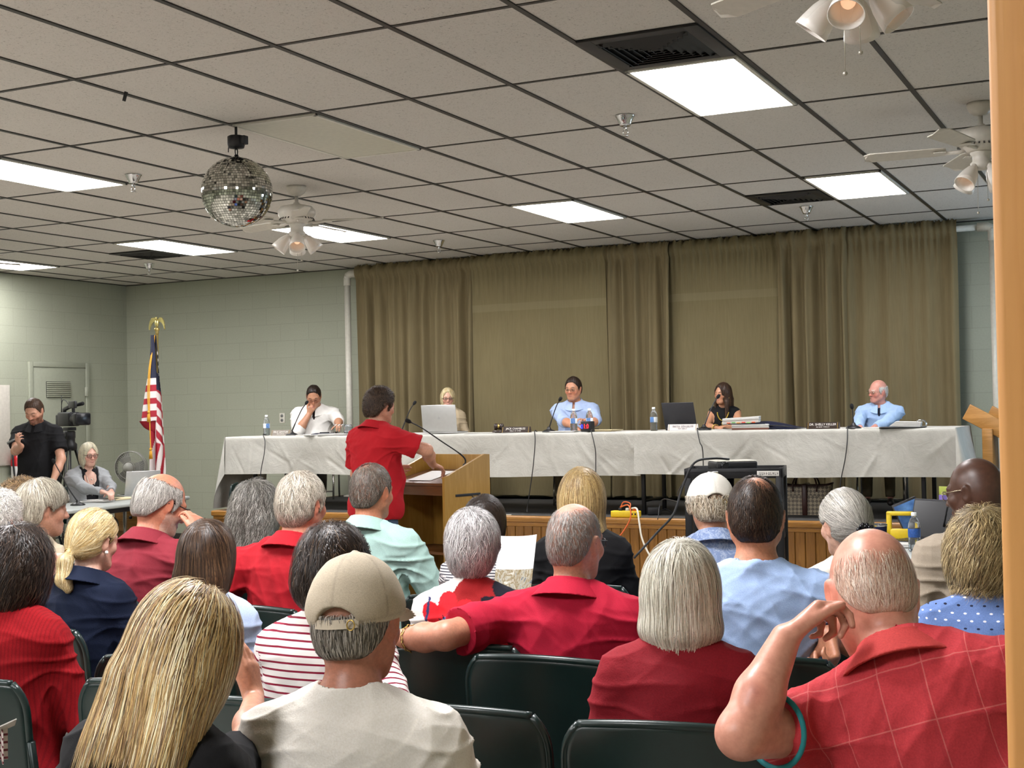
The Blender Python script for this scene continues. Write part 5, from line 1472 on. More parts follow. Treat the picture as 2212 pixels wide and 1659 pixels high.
        am_ = sp.get('fold', .010); f1 = SinNoise((seed or len(PEOPLE))+31, 11, 5, (1, 1, .8)); f3 = SinNoise((seed or len(PEOPLE))+51, 24, 5, (1, 1, .8)); f2 = SinNoise((seed or len(PEOPLE))+77, 42, 5, (1, 1, .6))
        nf = sstep(.045, .10, np.linalg.norm((a-cc if nk in ('polo', 'open', 'crew') else a-a0), axis=1))
        fr_ = 1.5*f1.ridge(a)+.5*f3.ridge(a)-.5
        for side, (Sh, E_, Wt, fv, nv, A) in arms.items():      # creases running out of the armpit and round the elbow
            ap = Sh+(TT((0, 0, .8))-TT((0, 0, 1)))*.35; dd = a-ap; rr_ = np.linalg.norm(dd, axis=1); ang = np.arctan2(dd @ np.array([0, 0, 1.]), np.hypot(dd[:, 0], dd[:, 1]))
            fr_ = fr_+.9*np.exp(-(rr_/.17)**2)*(1-np.abs(np.sin(ang*5+rr_*11+side)))**2.5
        a = a+N*(am_*fr_+.0012*f2(a))[:, None]*nf[:, None]
        base = np.array(C3(sp['col'])); cl = base[None]*(1+.05*f2(a)[:, None]+.10*(fr_*nf)[:, None])  # fold shading put into the colour: ridges paler, creases darker
        if sp.get('pat'): cl = sp['pat'](a, loc_, cl, dict(arms=arms, TT=TT, Rt=Rt, NB=NB, HC=HC))
        sho = np_mesh('shirt' if not sp.get('name') else sp['name'], S(a.copy()), b, sp.get('mat', M_fab), root, np.clip(cl, 0, 1))
        if sp.get('pv'):
            at_ = sho.data.attributes.new('pv', 'FLOAT_VECTOR', 'POINT'); at_.data.foreach_set('vector', np.asarray(sp['pv'](a, loc_, dict(arms=arms)), np.float32).ravel())
        if collar_f is not None:
            cf = Field([('u', collar_f, 0)], .0036); a2, b2 = cf.mesh(); a2 = relax(a2, b2, 2, .5)
            np_mesh('collar', S(a2), b2, sp.get('cmat', M_fab), sho, np.array(C3(sp.get('ccol', sp['col'])))*(1+.05*f2(a2)[:, None]))
    # ------------------------------------------------ hair
    if hair:
        for hp in (hair if isinstance(hair, list) else [hair]):
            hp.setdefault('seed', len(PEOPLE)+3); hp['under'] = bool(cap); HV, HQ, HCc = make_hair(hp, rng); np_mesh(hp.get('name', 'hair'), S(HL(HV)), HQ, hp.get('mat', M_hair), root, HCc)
    if cap:
        cw = cap.get('w', 1.0)
        o = [('u', Ell((0, -.008, .03), (.093*cw, .113*cw, .104)), 0), ('u', Ell((0, -.008, .02), (.094*cw, .114*cw, .06)), .02)]
        o += [('i', Fn(lambda X, Y, Z: (.0+.16*Y)-Z+0*X, (0, 0, 0), (0, 0, 0)), .004), ('s', Ell((0, -.118, -.012), (.043, .05, .036)), .003)]
        o += [('u', Ell((0, .125, .012), (.074, .085, .0055), Rm(radians(-14), 0, 0)), .006), ('u', Ell((0, -.008, .134), (.009, .009, .005)), .003)]
        cf = Field(o, .0045); a, b = cf.mesh(); a = relax(a, b, 1, .4); N = vnormals(a, b)
        az = np.arctan2(a[:, 0], -(a[:, 1]+.008)); up = a[:, 2] > -.005
        seam = np.zeros(len(a))
        for k in range(6): seam = np.maximum(seam, np.exp(-((np.abs(((az-k*pi/3+pi) % (2*pi))-pi))*np.hypot(a[:, 0], a[:, 1])/.0022)**2))
        rimz = (a[:, 2]-.16*a[:, 1]); seam = np.maximum(seam*(rimz > .012), .7*np.exp(-((rimz-.012)/.0016)**2)*(a[:, 1] < .08))
        wr = SinNoise(12, 34, 5).ridge(a); a = a+N*(.0022*(wr-.3)-.0012*seam)[:, None]
        cc_ = np.array(C3(cap['col'])); cl = cc_*(1-.22*seam[:, None]-.05*wr[:, None]+.04*SinNoise(5, 60)(a)[:, None])
        co = np_mesh('cap', S(HL(a)), b, M_fab, root, np.clip(cl, 0, 1))
        mb = MB(); zz = lambda y: .16*y
        pts = [(.0925*cw*sin(t_), -.008-.1125*cw*cos(t_), .16*(-.008-.1125*cw*cos(t_))+.010) for t_ in np.linspace(-.52, .52, 17)]
        for hh in (0, 1):
            pass
        vs = []; fs = []
        for (px_, py_, pz_) in pts:
            for dz_, e in ((-.009, 1.0), (.009, .985), (.009, .955), (-.009, .97)): vs.append((px_*e, py_*e, pz_+dz_))
        for i in range(len(pts)-1):
            for k in range(4): fs.append((4*i+k, 4*i+(k+1) % 4, 4*i+4+(k+1) % 4, 4*i+4+k))
        mb.add(vs, fs, 0, False)
        mb.tube([HL0 for HL0 in [(.035+.008*cos(t_), -.120, -.011+.01*sin(t_)) for t_ in np.linspace(0, 2*pi, 11)[:-1]]], .0015, 6, 1, True)
        for k in range(len(mb.v)): mb.v[k] = tuple(S(HL(mb.v[k])))
        mb.build('strap', [plain('strap_'+cap['col'].strip('#'), cap['col'], .8), M_gold], co)
        ey = MB()
        for q in (-1, 1):
            for a_ in (.5,): 
                p = np.array([.093*cw*sin(q*a_)*.83, -.008-.113*cw*cos(a_)*.83, .075]); 
                ey.tube([p+np.array([.005*cos(t_), -.002, .005*sin(t_)]) for t_ in np.linspace(0, 2*pi, 11)[:-1]], .0014, 6, 0, True)
        for k in range(len(ey.v)): ey.v[k] = tuple(S(HL(ey.v[k])))
        ey.build('eyelet', plain('eyelet_'+cap['col'].strip('#'), '#7d7466', .6), co)
    if glasses:
        g = MB(); gw, gh, gr = glasses.get('w', .024), glasses.get('h', .017), glasses.get('r', .0017); sq = glasses.get('sq', .6); gy = .104
        for q in (-1, 1):
            ring = []
            for t_ in np.linspace(0, 2*pi, 29)[:-1]:
                cx = lambda v: math.copysign(abs(v)**sq, v); X_ = q*.032+gw*cx(cos(t_)); ring.append((X_, gy-.35*(abs(X_)-.0)**2*8, -.006+gh*cx(sin(t_))))
            g.tube(ring, gr, 6, 0, True)
            g.add(ring, [tuple(range(len(ring)))], 1)
            g.tube([(q*(.032+gw), gy-.011, .001), (q*.074, .07, .002), (q*.081, .0, .004), (q*.083, -.02, -.006)], gr, 6)
        g.tube([(-.009, gy+.001, -.002), (0, gy+.004, .001), (.009, gy+.001, -.002)], gr, 6)
        for k in range(len(g.v)): g.v[k] = tuple(S(HL(g.v[k])))
        g.build('glasses', [glasses.get('mat', M_frame), M_lens], root)
    info = dict(root=root, S=S, HL=HL, TT=TT, arms=arms, Rt=Rt, Rh=Rh, loc=loc, rz=rz, s=s)
    if extras and extras.get('build'): extras['build'](info)
    PEOPLE.append(info); return info
def part(info, mb, name, mat, parent=None, hd=False):
    """attach a small part given in the person's unscaled frame (or head frame)"""
    for k in range(len(mb.v)):
        p = info['HL'](mb.v[k]) if hd else np.array(mb.v[k]); mb.v[k] = tuple(info['S'](p))
    return mb.build(name, mat, parent or info['root'])
def to_world(info, p):
    p = info['S'](np.array(p, float)); c, s = cos(info['rz']), sin(info['rz']); l = info['loc']
    return np.array([l[0]+p[0]*c-p[1]*s, l[1]+p[0]*s+p[1]*c, l[2]+p[2]])
def to_local(info, P):
    """world point -> the person's unscaled frame"""
    c, s = cos(info['rz']), sin(info['rz']); d = np.array(P)-np.array(info['loc']); return np.array([d[0]*c+d[1]*s, -d[0]*s+d[1]*c, d[2]])
# ================================================================== SOFT SHAPES (distance fields -> one continuous surface)
def _smin(a, b, k):
    if k <= 0: return np.minimum(a, b)
    h = np.maximum(k-np.abs(a-b), 0)/k
    return np.minimum(a, b)-h*h*k*.25
class Ell:
    def __init__(s, c, r, R=None): s.c = np.array(c, float); s.r = np.array(r, float); s.R = None if R is None else np.array(R, float)
    def ext(s): m = max(s.r); return s.c-m, s.c+m
    def __call__(s, X, Y, Z):
        x, y, z = X-s.c[0], Y-s.c[1], Z-s.c[2]
        if s.R is not None:
            R = s.R; x, y, z = x*R[0, 0]+y*R[1, 0]+z*R[2, 0], x*R[0, 1]+y*R[1, 1]+z*R[2, 1], x*R[0, 2]+y*R[1, 2]+z*R[2, 2]
        k0 = np.sqrt((x/s.r[0])**2+(y/s.r[1])**2+(z/s.r[2])**2); k1 = np.sqrt((x/s.r[0]**2)**2+(y/s.r[1]**2)**2+(z/s.r[2]**2)**2)+1e-9
        return k0*(k0-1)/k1
class Cap:
    """tapered capsule; flat=True gives a cut end at b; sy squashes along an axis"""
    def __init__(s, a, b, ra, rb=None, flat=False): s.a = np.array(a, float); s.b = np.array(b, float); s.ra = ra; s.rb = ra if rb is None else rb; s.flat = flat
    def ext(s): m = max(s.ra, s.rb); return np.minimum(s.a, s.b)-m, np.maximum(s.a, s.b)+m
    def __call__(s, X, Y, Z):
        d = s.b-s.a; L2 = float(d @ d)+1e-12; x, y, z = X-s.a[0], Y-s.a[1], Z-s.a[2]
        t0 = (x*d[0]+y*d[1]+z*d[2])/L2; t = np.clip(t0, 0, 1); tt = np.maximum(t0, 0) if s.flat else t
        x = x-d[0]*tt; y = y-d[1]*tt; z = z-d[2]*tt
        r = np.sqrt(x*x+y*y+z*z)-(s.ra+(s.rb-s.ra)*t)
        if s.flat: r = np.maximum(r, (t0-1)*sqrt(L2))
        return r
class Box:
    def __init__(s, c, h, r=0.0, R=None): s.c = np.array(c, float); s.h = np.array(h, float); s.r = r; s.R = None if R is None else np.array(R, float)
    def ext(s): m = float(np.linalg.norm(s.h)); return s.c-m, s.c+m
    def __call__(s, X, Y, Z):
        x, y, z = X-s.c[0], Y-s.c[1], Z-s.c[2]
        if s.R is not None:
            R = s.R; x, y, z = x*R[0, 0]+y*R[1, 0]+z*R[2, 0], x*R[0, 1]+y*R[1, 1]+z*R[2, 1], x*R[0, 2]+y*R[1, 2]+z*R[2, 2]
        qx, qy, qz = np.abs(x)-s.h[0]+s.r, np.abs(y)-s.h[1]+s.r, np.abs(z)-s.h[2]+s.r
        return np.sqrt(np.maximum(qx, 0)**2+np.maximum(qy, 0)**2+np.maximum(qz, 0)**2)+np.minimum(np.maximum(qx, np.maximum(qy, qz)), 0)-s.r
class Fn:
    def __init__(s, f, lo, hi): s.f = f; s.lo = np.array(lo, float); s.hi = np.array(hi, float)
    def ext(s): return s.lo, s.hi
    def __call__(s, X, Y, Z): return s.f(X, Y, Z)

class Field:
    """ops: list of (kind, shape, k) - kind u(nion) s(ubtract) i(ntersect)"""
    def __init__(s, ops, h, pad=.02):
        s.h = h; lo = np.full(3, 9e9); hi = -lo
        for kd, sh, k in ops:
            if kd == 'u': a, b = sh.ext(); lo = np.minimum(lo, a); hi = np.maximum(hi, b)
        s.lo = lo-pad-2*h; n = np.ceil((hi-lo+2*pad+4*h)/h).astype(int)+1; s.n = n
        d = np.full(n, .5, np.float32)
        ax = [(s.lo[i]+h*np.arange(n[i])).astype(np.float32) for i in range(3)]; s.ax = ax
        for kd, sh, k in ops:
            if kd == 'i': i0 = np.zeros(3, int); i1 = n.copy()
            else:
                a, b = sh.ext(); e = k+3*h+.02
                i0 = np.clip(np.floor((a-e-s.lo)/h).astype(int), 0, n); i1 = np.clip(np.ceil((b+e-s.lo)/h).astype(int)+1, 0, n)
                if (i1 <= i0).any(): continue
            sl = tuple(slice(i0[i], i1[i]) for i in range(3))
            X = ax[0][sl[0]][:, None, None]; Y = ax[1][sl[1]][None, :, None]; Z = ax[2][sl[2]][None, None, :]
            v = sh(X, Y, Z).astype(np.float32); c = d[sl]
            if kd == 'u': d[sl] = _smin(c, v, k)
            elif kd == 's': d[sl] = -_smin(-c, v, k)
            else: d[sl] = -_smin(-c, -v, k)
        s.d = d
    def mesh(s):
        d = s.d; h = s.h; S = d < 0
        n = d.shape
        c = np.zeros((n[0]-1, n[1]-1, n[2]-1), np.int8)
        for i in (0, 1):
            for j in (0, 1):
                for k in (0, 1): c += S[i:n[0]-1+i, j:n[1]-1+j, k:n[2]-1+k]
        act = (c > 0) & (c < 8); I, J, K = np.nonzero(act); m = len(I)
        idx = np.full(act.shape, -1, np.int32); idx[I, J, K] = np.arange(m)
        P = np.zeros((m, 3), np.float32); cnt = np.zeros(m, np.float32)
        D = {}
        for i in (0, 1):
            for j in (0, 1):
                for k in (0, 1): D[i, j, k] = d[I+i, J+j, K+k]
        for a in range(3):
            for p in (0, 1):
                for q in (0, 1):
                    o = [0, 0, 0]; o[(a+1) % 3] = p; o[(a+2) % 3] = q; e = list(o); e[a] = 1
                    v0, v1 = D[tuple(o)], D[tuple(e)]; mk = (v0 < 0) != (v1 < 0)
                    t = np.where(mk, v0/np.where(mk, v0-v1, 1), 0)
                    for ax in range(3):
                        P[:, ax] += np.where(mk, o[ax]+(t if ax == a else 0), 0)
                    cnt += mk
        P = P/cnt[:, None]+np.stack([I, J, K], 1); P = P*h+s.lo.astype(np.float32)
        Q = []
        for a in range(3):
            b, c_ = (a+1) % 3, (a+2) % 3
            sl0 = [slice(None)]*3; sl1 = [slice(None)]*3; sl0[a] = slice(0, n[a]-1); sl1[a] = slice(1, n[a])
            A, B = S[tuple(sl0)], S[tuple(sl1)]
            x = A != B; pos = np.nonzero(x); pos = np.stack(pos, 1)
            ok = (pos[:, b] > 0) & (pos[:, c_] > 0) & (pos[:, b] < n[b]-1) & (pos[:, c_] < n[c_]-1); pos = pos[ok]
            fl = A[pos[:, 0], pos[:, 1], pos[:, 2]]
            def g(db, dc):
                q = pos.copy(); q[:, b] += db; q[:, c_] += dc; return idx[q[:, 0], q[:, 1], q[:, 2]]
            f = np.stack([g(-1, -1), g(0, -1), g(0, 0), g(-1, 0)], 1); f[~fl] = f[~fl][:, ::-1]
            Q.append(f)
        return P, np.concatenate(Q).astype(np.int32)
    def sample(s, p):
        g = (p-s.lo)/s.h; n = np.array(s.n); g = np.clip(g, 0, n-1.001); i = g.astype(int); f = (g-i).astype(np.float32)
        d = s.d; x, y, z = i.T; fx, fy, fz = f.T; out = 0
        for a in (0, 1):
            for b in (0, 1):
                for c in (0, 1):
                    out = out+d[x+a, y+b, z+c]*(fx if a else 1-fx)*(fy if b else 1-fy)*(fz if c else 1-fz)
        return out
    def grad(s, p, e=None):
        e = e or s.h*1.2; g = np.zeros_like(p)
        for k in range(3):
            o = np.zeros(3); o[k] = e; g[:, k] = s.sample(p+o)-s.sample(p-o)
        return g/(np.linalg.norm(g, axis=1, keepdims=True)+1e-9)

def vnormals(V, Q):
    n = np.cross(V[Q[:, 2]]-V[Q[:, 0]], V[Q[:, 3]]-V[Q[:, 1]]); N = np.zeros_like(V)
    for k in range(4): np.add.at(N, Q[:, k], n)
    return N/(np.linalg.norm(N, axis=1, keepdims=True)+1e-9)
def relax(V, Q, it=1, w=.5):
    for _ in range(it):
        A = np.zeros_like(V); c = np.zeros(len(V), np.float32)
        for k in range(4):
            for o in (1, 3):
                np.add.at(A, Q[:, k], V[Q[:, (k+o) % 4]]); np.add.at(c, Q[:, k], 1)
        V = V*(1-w)+w*A/c[:, None]
    return V
class SinNoise:
    """cheap smooth noise: sums of warped sines"""
    def __init__(s, seed, scale, n=6, aniso=(1, 1, 1)):
        r = np.random.default_rng(seed); s.k = r.normal(size=(n, 3))*scale*np.array(aniso); s.p = r.uniform(0, 6.28, n); s.w = r.normal(size=(n, 3))*scale*.5
    def __call__(s, P):
        o = 0
        for k, p, w in zip(s.k, s.p, s.w): o = o+np.sin(P @ k+p+1.2*np.sin(P @ w+p*2))
        return o/len(s.p)
    def ridge(s, P):
        o = 0
        for k, p, w in zip(s.k, s.p, s.w): o = o+(1-np.abs(np.sin(P @ k+p+1.1*np.sin(P @ w+p*2))))**3
        return o/len(s.p)
def sstep(a, b, x): t = np.clip((x-a)/(b-a), 0, 1); return t*t*(3-2*t)
def Rm(rx=0, ry=0, rz=0): return np.array(Mx(rx, ry, rz))
# ================================================================== CHAIRS
M_chair = plain('dark_green_plastic', '#0f2220', .32, 0, .08, 60); M_cmetal = plain('dark_green_steel', '#0d1a18', .35, .5)
def chair_proto():
    o = empty('folding_chair')
    def back(u, v):      # rounded top corners, gently curved
        z = .50+.365*v; w = .225
        e = max(0, (v-.72)/.28); x = (u-.5)*2; lim = 1-.16*e**2.6 if v > .72 else 1-.03*max(0, (.2-v)/.2)
        y = -.215-.045*v-.028*(1-x*x)
        return x*w*lim, y, z-.012*x*x*e
    nu, nv = 26, 22; vs = []; fs = []
    for lay in (0, 1):
        for j in range(nv+1):
            for i in range(nu+1):
                x, y, z = back(i/nu, j/nv); vs.append((x, y+(.0 if lay == 0 else .016), z))
    n = nu+1; m = n*(nv+1)
    for j in range(nv):
        for i in range(nu):
            a = j*n+i; fs.append((a, a+1, a+n+1, a+n)); fs.append((m+a, m+a+n, m+a+n+1, m+a+1))
    for i in range(nu): fs.append((nv*n+i, nv*n+i+1, m+nv*n+i+1, m+nv*n+i)); fs.append((i+1, i, m+i, m+i+1))
    for j in range(nv): fs.append((j*n, (j+1)*n, m+(j+1)*n, m+j*n)); fs.append(((j+1)*n+nu, j*n+nu, m+j*n+nu, m+(j+1)*n+nu))
    mb = MB().add(vs, fs, 0, True)
    mb.tube([(p[0], p[1]+.008, p[2]) for p in [back(i/30, 1) for i in range(31)]], .0105, 8)
    for u in (0, 1): mb.tube([(p[0], p[1]+.008, p[2]) for p in [back(u, i/20) for i in range(21)]], .0105, 8)
    mb.build('backrest', M_chair, o)
    MB().grid(lambda u, v: ((u-.5)*.42*(1-.12*v**3), -.19+.40*v, .440-.012*cos((u-.5)*3)+.004*v), 12, 12).add([(-.2, -.18, .415), (.2, -.18, .415), (.18, .2, .415), (-.18, .2, .415)], [(0, 3, 2, 1)]).build('seat', M_chair, o)
    for s in (-1, 1):
        MB().tube([(s*.235, -.24, .70), (s*.235, -.19, .44), (s*.235, .19, .012)], .0115, 8).build('leg', M_cmetal, o)
        MB().tube([(s*.22, .12, .42), (s*.22, -.22, .012)], .0115, 8).build('leg', M_cmetal, o)
    MB().tube([(-.235, .12, .10), (.235, .12, .10)], .009, 8).tube([(-.22, -.17, .09), (.22, -.17, .09)], .009, 8).build('stretcher', M_cmetal, o)
    return o
chair0 = chair_proto(); CHG = 'dark green folding chairs of the audience'; _cn = [0]
def chair_at(x, y, rz, lab):
    c = chair0 if _cn[0] == 0 else copy_tree(chair0); _cn[0] += 1
    c.location = (x, y, 0); c.rotation_euler = (0, 0, rz); tag(c, lab, 'chair', CHG); return c
def chair_for(info, who, back=0.0, dz=0.0):
    l = info['loc']; rz = info['rz']; return chair_at(l[0]+sin(rz)*back, l[1]-cos(rz)*back, rz, 'dark green folding chair under the '+who)

# ================================================================== MATERIALS WITH A PATTERN
def mod_stripe(c0, c1, duty, axis=0):
    def f(t, c):
        a = t.node('ShaderNodeAttribute', attribute_name='pv'); x = t.sep(a.outputs['Vector'])[axis]
        m = t.math('LESS_THAN', t.math('FRACT', x), duty); return t.mix(m, c0, c1)
    return f
M_strA = attr_mat('striped_jersey', .85, 300, .2, .002, .15, mod=mod_stripe('#dcd6d2', '#7d1d33', .27))
M_strB = attr_mat('pinstripe_cotton', .85, 300, .2, .002, .15, mod=mod_stripe('#c9c6c4', '#43434c', .42))
def mod_dots(t, c):
    a = t.node('ShaderNodeAttribute', attribute_name='pv'); x, y, z = t.sep(a.outputs['Vector'])
    row = t.math('FLOOR', y); xs = t.math('ADD', x, t.math('MULTIPLY', row, .5))
    dx = t.math('SUBTRACT', t.math('FRACT', xs), .5); dy = t.math('SUBTRACT', t.math('FRACT', y), .5)
    r = t.math('SQRT', t.math('ADD', t.math('MULTIPLY', dx, dx), t.math('MULTIPLY', dy, dy)))
    par = t.math('GREATER_THAN', t.math('FRACT', t.math('MULTIPLY', row, .3334)), .5)
    return t.mix(t.math('LESS_THAN', r, .13), c, t.mix(par, '#e9e9ee', '#20243c'))
M_dots = attr_mat('dotted_chambray', .8, 300, .25, .002, .2, mod=mod_dots)
def mod_plaid(t, c):
    a = t.node('ShaderNodeAttribute', attribute_name='pv'); x, y, z = t.sep(a.outputs['Vector'])
    def line(v, off, w): return t.math('LESS_THAN', t.math('ABSOLUTE', t.math('SUBTRACT', t.math('FRACT', t.math('ADD', v, off)), .5)), w)
    m = t.math('MAXIMUM', line(x, 0, .014), line(y, 0, .012)); d = t.math('MAXIMUM', line(x, .07, .035), line(y, .06, .03))
    return t.mix(t.math('MULTIPLY', m, .26), t.mix(t.math('MULTIPLY', d, .16), c, '#6e1a26'), '#e09a90')
M_plaid = attr_mat('red_windowpane_knit', .8, 260, .25, .002, .2, mod=mod_plaid)
def mod_rib(t, c):
    a = t.node('ShaderNodeAttribute', attribute_name='pv'); x = t.sep(a.outputs['Vector'])[0]
    s = t.math('SINE', t.math('MULTIPLY', x, 6.283)); return t.mix(t.math('MULTIPLY', t.math('GREATER_THAN', s, .45), .28), c, '#4a0a10')
M_rib = attr_mat('ribbed_knit', .85, 300, .2, .002, .15, mod=mod_rib)
def mod_print(t, c):
    v = t.coord('Object', (1, 1, .55)); n = t.noise(v, 26, 4, .7, 1.5); n2 = t.noise(v, 9, 2)
    w = t.math('LESS_THAN', t.math('ABSOLUTE', t.math('SUBTRACT', n, .5)), .035)
    return t.mix(t.math('MULTIPLY', w, .55), t.mix(.45, c, t.ramp(n2, [(.35, '#47587c'), (.6, '#8d9dbd')])), '#b9c3d4')
M_print = attr_mat('blue_printed_cotton', .85, 300, .2, .002, .15, mod=mod_print)

def arm_coord(V, info, rad=.085):
    """distance along the upper arm for cloth on a sleeve, else nan"""
    u = np.full(len(V), np.nan)
    for side, (Sh, E_, Wt, fv, nv, A) in info['arms'].items():
        d = E_-Sh; L = np.linalg.norm(d); d = d/L; q = V-Sh; t_ = q @ d; r = np.linalg.norm(q-t_[:, None]*d, axis=1)
        out = (V[:, 0]-Sh[0])*side > -.005; m = (t_ > -.01) & (r < rad) & out; u[m] = t_[m]
    return u
def pv_stripe(step):
    def f(V, loc, info):
        z = loc[:, 2].copy(); u = arm_coord(V, info); m = ~np.isnan(u); z[m] = .42-u[m]
        return np.stack([z/step, z*0, z*0], 1)
    return f
def pv_xz(sx, sz): return lambda V, loc, info: np.stack([(loc[:, 0]+.5*np.sign(loc[:, 0])*np.maximum(0, np.abs(loc[:, 0])-.12))/sx, loc[:, 2]/sz, loc[:, 1]], 1)
def pv_rib(step): return lambda V, loc, info: np.stack([np.where(np.isnan(arm_coord(V, info)), loc[:, 0], loc[:, 1]*.8+loc[:, 0]*.5)/step, loc[:, 2], loc[:, 1]], 1)

def dY(px_, py_, y): return (px_, py_, float((atY(px_, py_, y)-CAM) @ FWD))
BLOND = [('#d9c18d', 3), ('#b8945a', 3), ('#efe1bc', 2), ('#8d6c42', 1.2)]
WHITEB = [('#d9d5c8', 4), ('#efece2', 3), ('#b3ada0', 2), ('#8c877d', .6)]
GREYM = [('#b9b6b0', 3), ('#8d8a86', 3), ('#d9d7d2', 2), ('#5f5c58', 1)]
DGREY = [('#77736c', 3), ('#9d9992', 2), ('#4c4843', 3)]
DKBR = [('#2b201a', 4), ('#3c2d23', 2), ('#1a1411', 2)]
BRN = [('#4a3626', 4), ('#5f4732', 2), ('#33251b', 2)]
AUD = 'people seated in the audience'; BRD = 'people seated behind the long table'
FOLDL = .012

# ================================================================== THE BOARD AT THE LONG TABLE
SK = dict(h=.0085, z0=.6, seatz=.37, group=BRD)
W_ = '#e8e5df'
i1 = person('person in a white shirt and glasses looking down with a hand at the mouth', dY(676, 834, 12.25), face=205, lean=14, head=(4, 20, 0), w=1.22, belly=1.3,
    hair=dict(style='short', pal=DKBR, n=1800, t=.005, len=.03, line=([-.13, -.06, -.03, -.012, .012, .03, .05, .064, .12], [-.080, -.07, -.03, .0, -.03, .0, .05, .092, .11])), stubble=[('scalp', '#5a4438', .25)], skin='#b98669', brow='#2a201b',
    shirt=[dict(col='#2a2022', neck='crew', sleeve='none', name='undershirt', inf=.003), dict(col=W_, neck='open', sleeve='rolled', fold=.014, loose=.022, vdepth=.045)], pants='#3d3a36', glasses=dict(w=.023, h=.015, mat=M_tort), eyes='closed',
    R=dict(w=(.055, .135, -.155), fr='head', f=(-.45, -.1, .9), n=(-.5, -.85, .1), curl=[60, 66, 70, 74], pole=(.8, .1, -1)), L=dict(px=dY(742, 938, 11.75), pole=(-.9, -.3, -.6)), **SK)
i2 = person('person in dark glasses and a cream cardigan behind the silver laptop', dY(967, 837, 12.2), face=206, male=False, lean=4, head=(4, 2, 0), w=.98,
    hair=dict(style='bob', pal=[('#e0cfa0', 4), ('#c4a870', 2), ('#f2e7c6', 2)], n=1800, L=.125, w=.094, fc=(.012, .105, -.04)), skin='#c99b86', brow='#7d5c40', eyes=True,
    shirt=[dict(col='#6d2a30', neck='crew', sleeve='none', name='red_top', inf=.004), dict(col='#b5a488', neck='scoop', sleeve='long', name='cardigan', front=.055, inf=.016, loose=.018)], pants='#3a3a40', glasses=dict(w=.024, h=.014, mat=M_frame, sq=.5, r=.0022), **SK)
i3 = person('person in a pale blue shirt and glasses with folded arms behind two water bottles', dY(1238, 813, 12.1), face=196, lean=6, head=(-16, 2, 0), w=1.12, belly=.7,
    hair=dict(style='short', pal=[('#2e211a', 4), ('#46342a', 1)], n=1600, t=.008, len=.04, quiff=(.9, -.3, .1)), skin='#bb8466', brow='#33251d', eyes=True, flush=.55, extras=dict(gaze=(-.15, 1, 0)),
    shirt=dict(col='#a9bbdd', neck='open', sleeve='rolled', fold=.014, loose=.02), pants='#6e6552', glasses=dict(w=.022, h=.013, mat=M_wire, r=.0014),
    R=dict(px=dY(1238, 921, 11.74), pole=(1, -.2, -.5), n=(0, 0, -1), curl=20), L=dict(px=dY(1276, 918, 11.76), pole=(-1, -.2, -.6), fpx=dY(1258, 902, 11.7), n=(.7, .6, 0), curl=[25, 35, 45, 55]), **SK)
i4 = person('person in a sleeveless black top and gold necklace speaking into a microphone', dY(1562, 826, 12.1), face=188, male=False, lean=6, head=(-30, -2, 0), w=.95,
    hair=dict(style='long', pal=[('#3a2a20', 4), ('#5a4030', 2), ('#7b5a40', 1), ('#261b15', 2)], n=2200, L=.30, len=.30, ns=12, w=.088, fc=(.006, .11, -.03), locks=[((.07, .02, -.1), (.075, .03, -.28), .03, .022), ((-.07, .02, -.1), (-.075, .03, -.28), .028, .02)]),
    skin='#b98566', brow='#2a1d16', eyes='closed', shirt=dict(col='#141416', neck='crew', sleeve='none', ngap=.014, inf=.006), pants='#24242a',
    R=dict(px=dY(1548, 924, 11.76), pole=(1, -.3, -.4), curl=30), L=dict(px=dY(1568, 922, 11.78), pole=(-1, -.3, -.6), curl=40), **SK)
i5 = person('person with glasses in a light blue shirt with a round badge', dY(1897, 821, 12.1), face=186, lean=10, head=(-46, 0, 0), w=1.12, belly=.9,
    hair=dict(style='fringe', pal=[('#e3e0da', 4), ('#c5c1b9', 2)], n=2200, t=.004, len=.04, puff=.008, noshell=False), stubble=[('fringe', '#d9d3cb', .5)], skin='#c88d7d', brow='#cfc6bc', eyes=True, flush=.7, extras=dict(gaze=(-.1, 1, 0)), lips=.5,
    shirt=[dict(col='#1d2230', neck='crew', sleeve='none', name='undershirt', inf=.003), dict(col='#a3bde0', neck='open', sleeve='long', fold=.014, loose=.02)], pants='#6f6753', glasses=dict(w=.022, h=.014, mat=M_wire, r=.0016),
    R=dict(px=dY(1858, 926, 11.72), pole=(1, -.3, -.6), curl=25), L=dict(px=dY(1884, 926, 11.74), pole=(-1, -.3, -.6), curl=30), **SK)
# badge, necklace, bracelets, earrings
mb = MB(); b_ = i5['TT']((-.09, .152, .925)); mb.lathe([(.0, .02), (.03, .018), (.036, 0)], b_, 18, 0, Mx(-pi/2+.25, 0, .2)); part(i5, mb, 'badge', plain('gold_badge', '#8f7a3c', .35, .5))
mb = MB()
for k in range(26):
    a_ = pi*k/25; p = i4['TT']((.062*cos(a_), .085+.045*sin(a_), 1.0-.085*sin(a_)**1.4)); mb.sphere(p, .0075, 8, 6)
mb.sphere(i4['TT']((0, .142, .88)), (.014, .008, .022), 10, 8); part(i4, mb, 'necklace', plain('gold_beads', '#b59a3e', .3, .6))
for q in (-1, 1): part(i4, MB().sphere((q*.086, -.005, -.05), .009, 10, 8), 'earring', M_gold, hd=True)
mb = MB(); Wt = i4['arms'][1][2]; E_ = i4['arms'][1][1]; d_ = (Wt-E_)/np.linalg.norm(Wt-E_)
for k in (.02, .032): mb.tube([Wt-d_*k+.034*(np.cross(d_, [0, 0, 1])*cos(a_)+np.cross(np.cross(d_, [0, 0, 1]), d_)*sin(a_)) for a_ in np.linspace(0, 6.28, 15)[:-1]], .005, 6, closed=True)
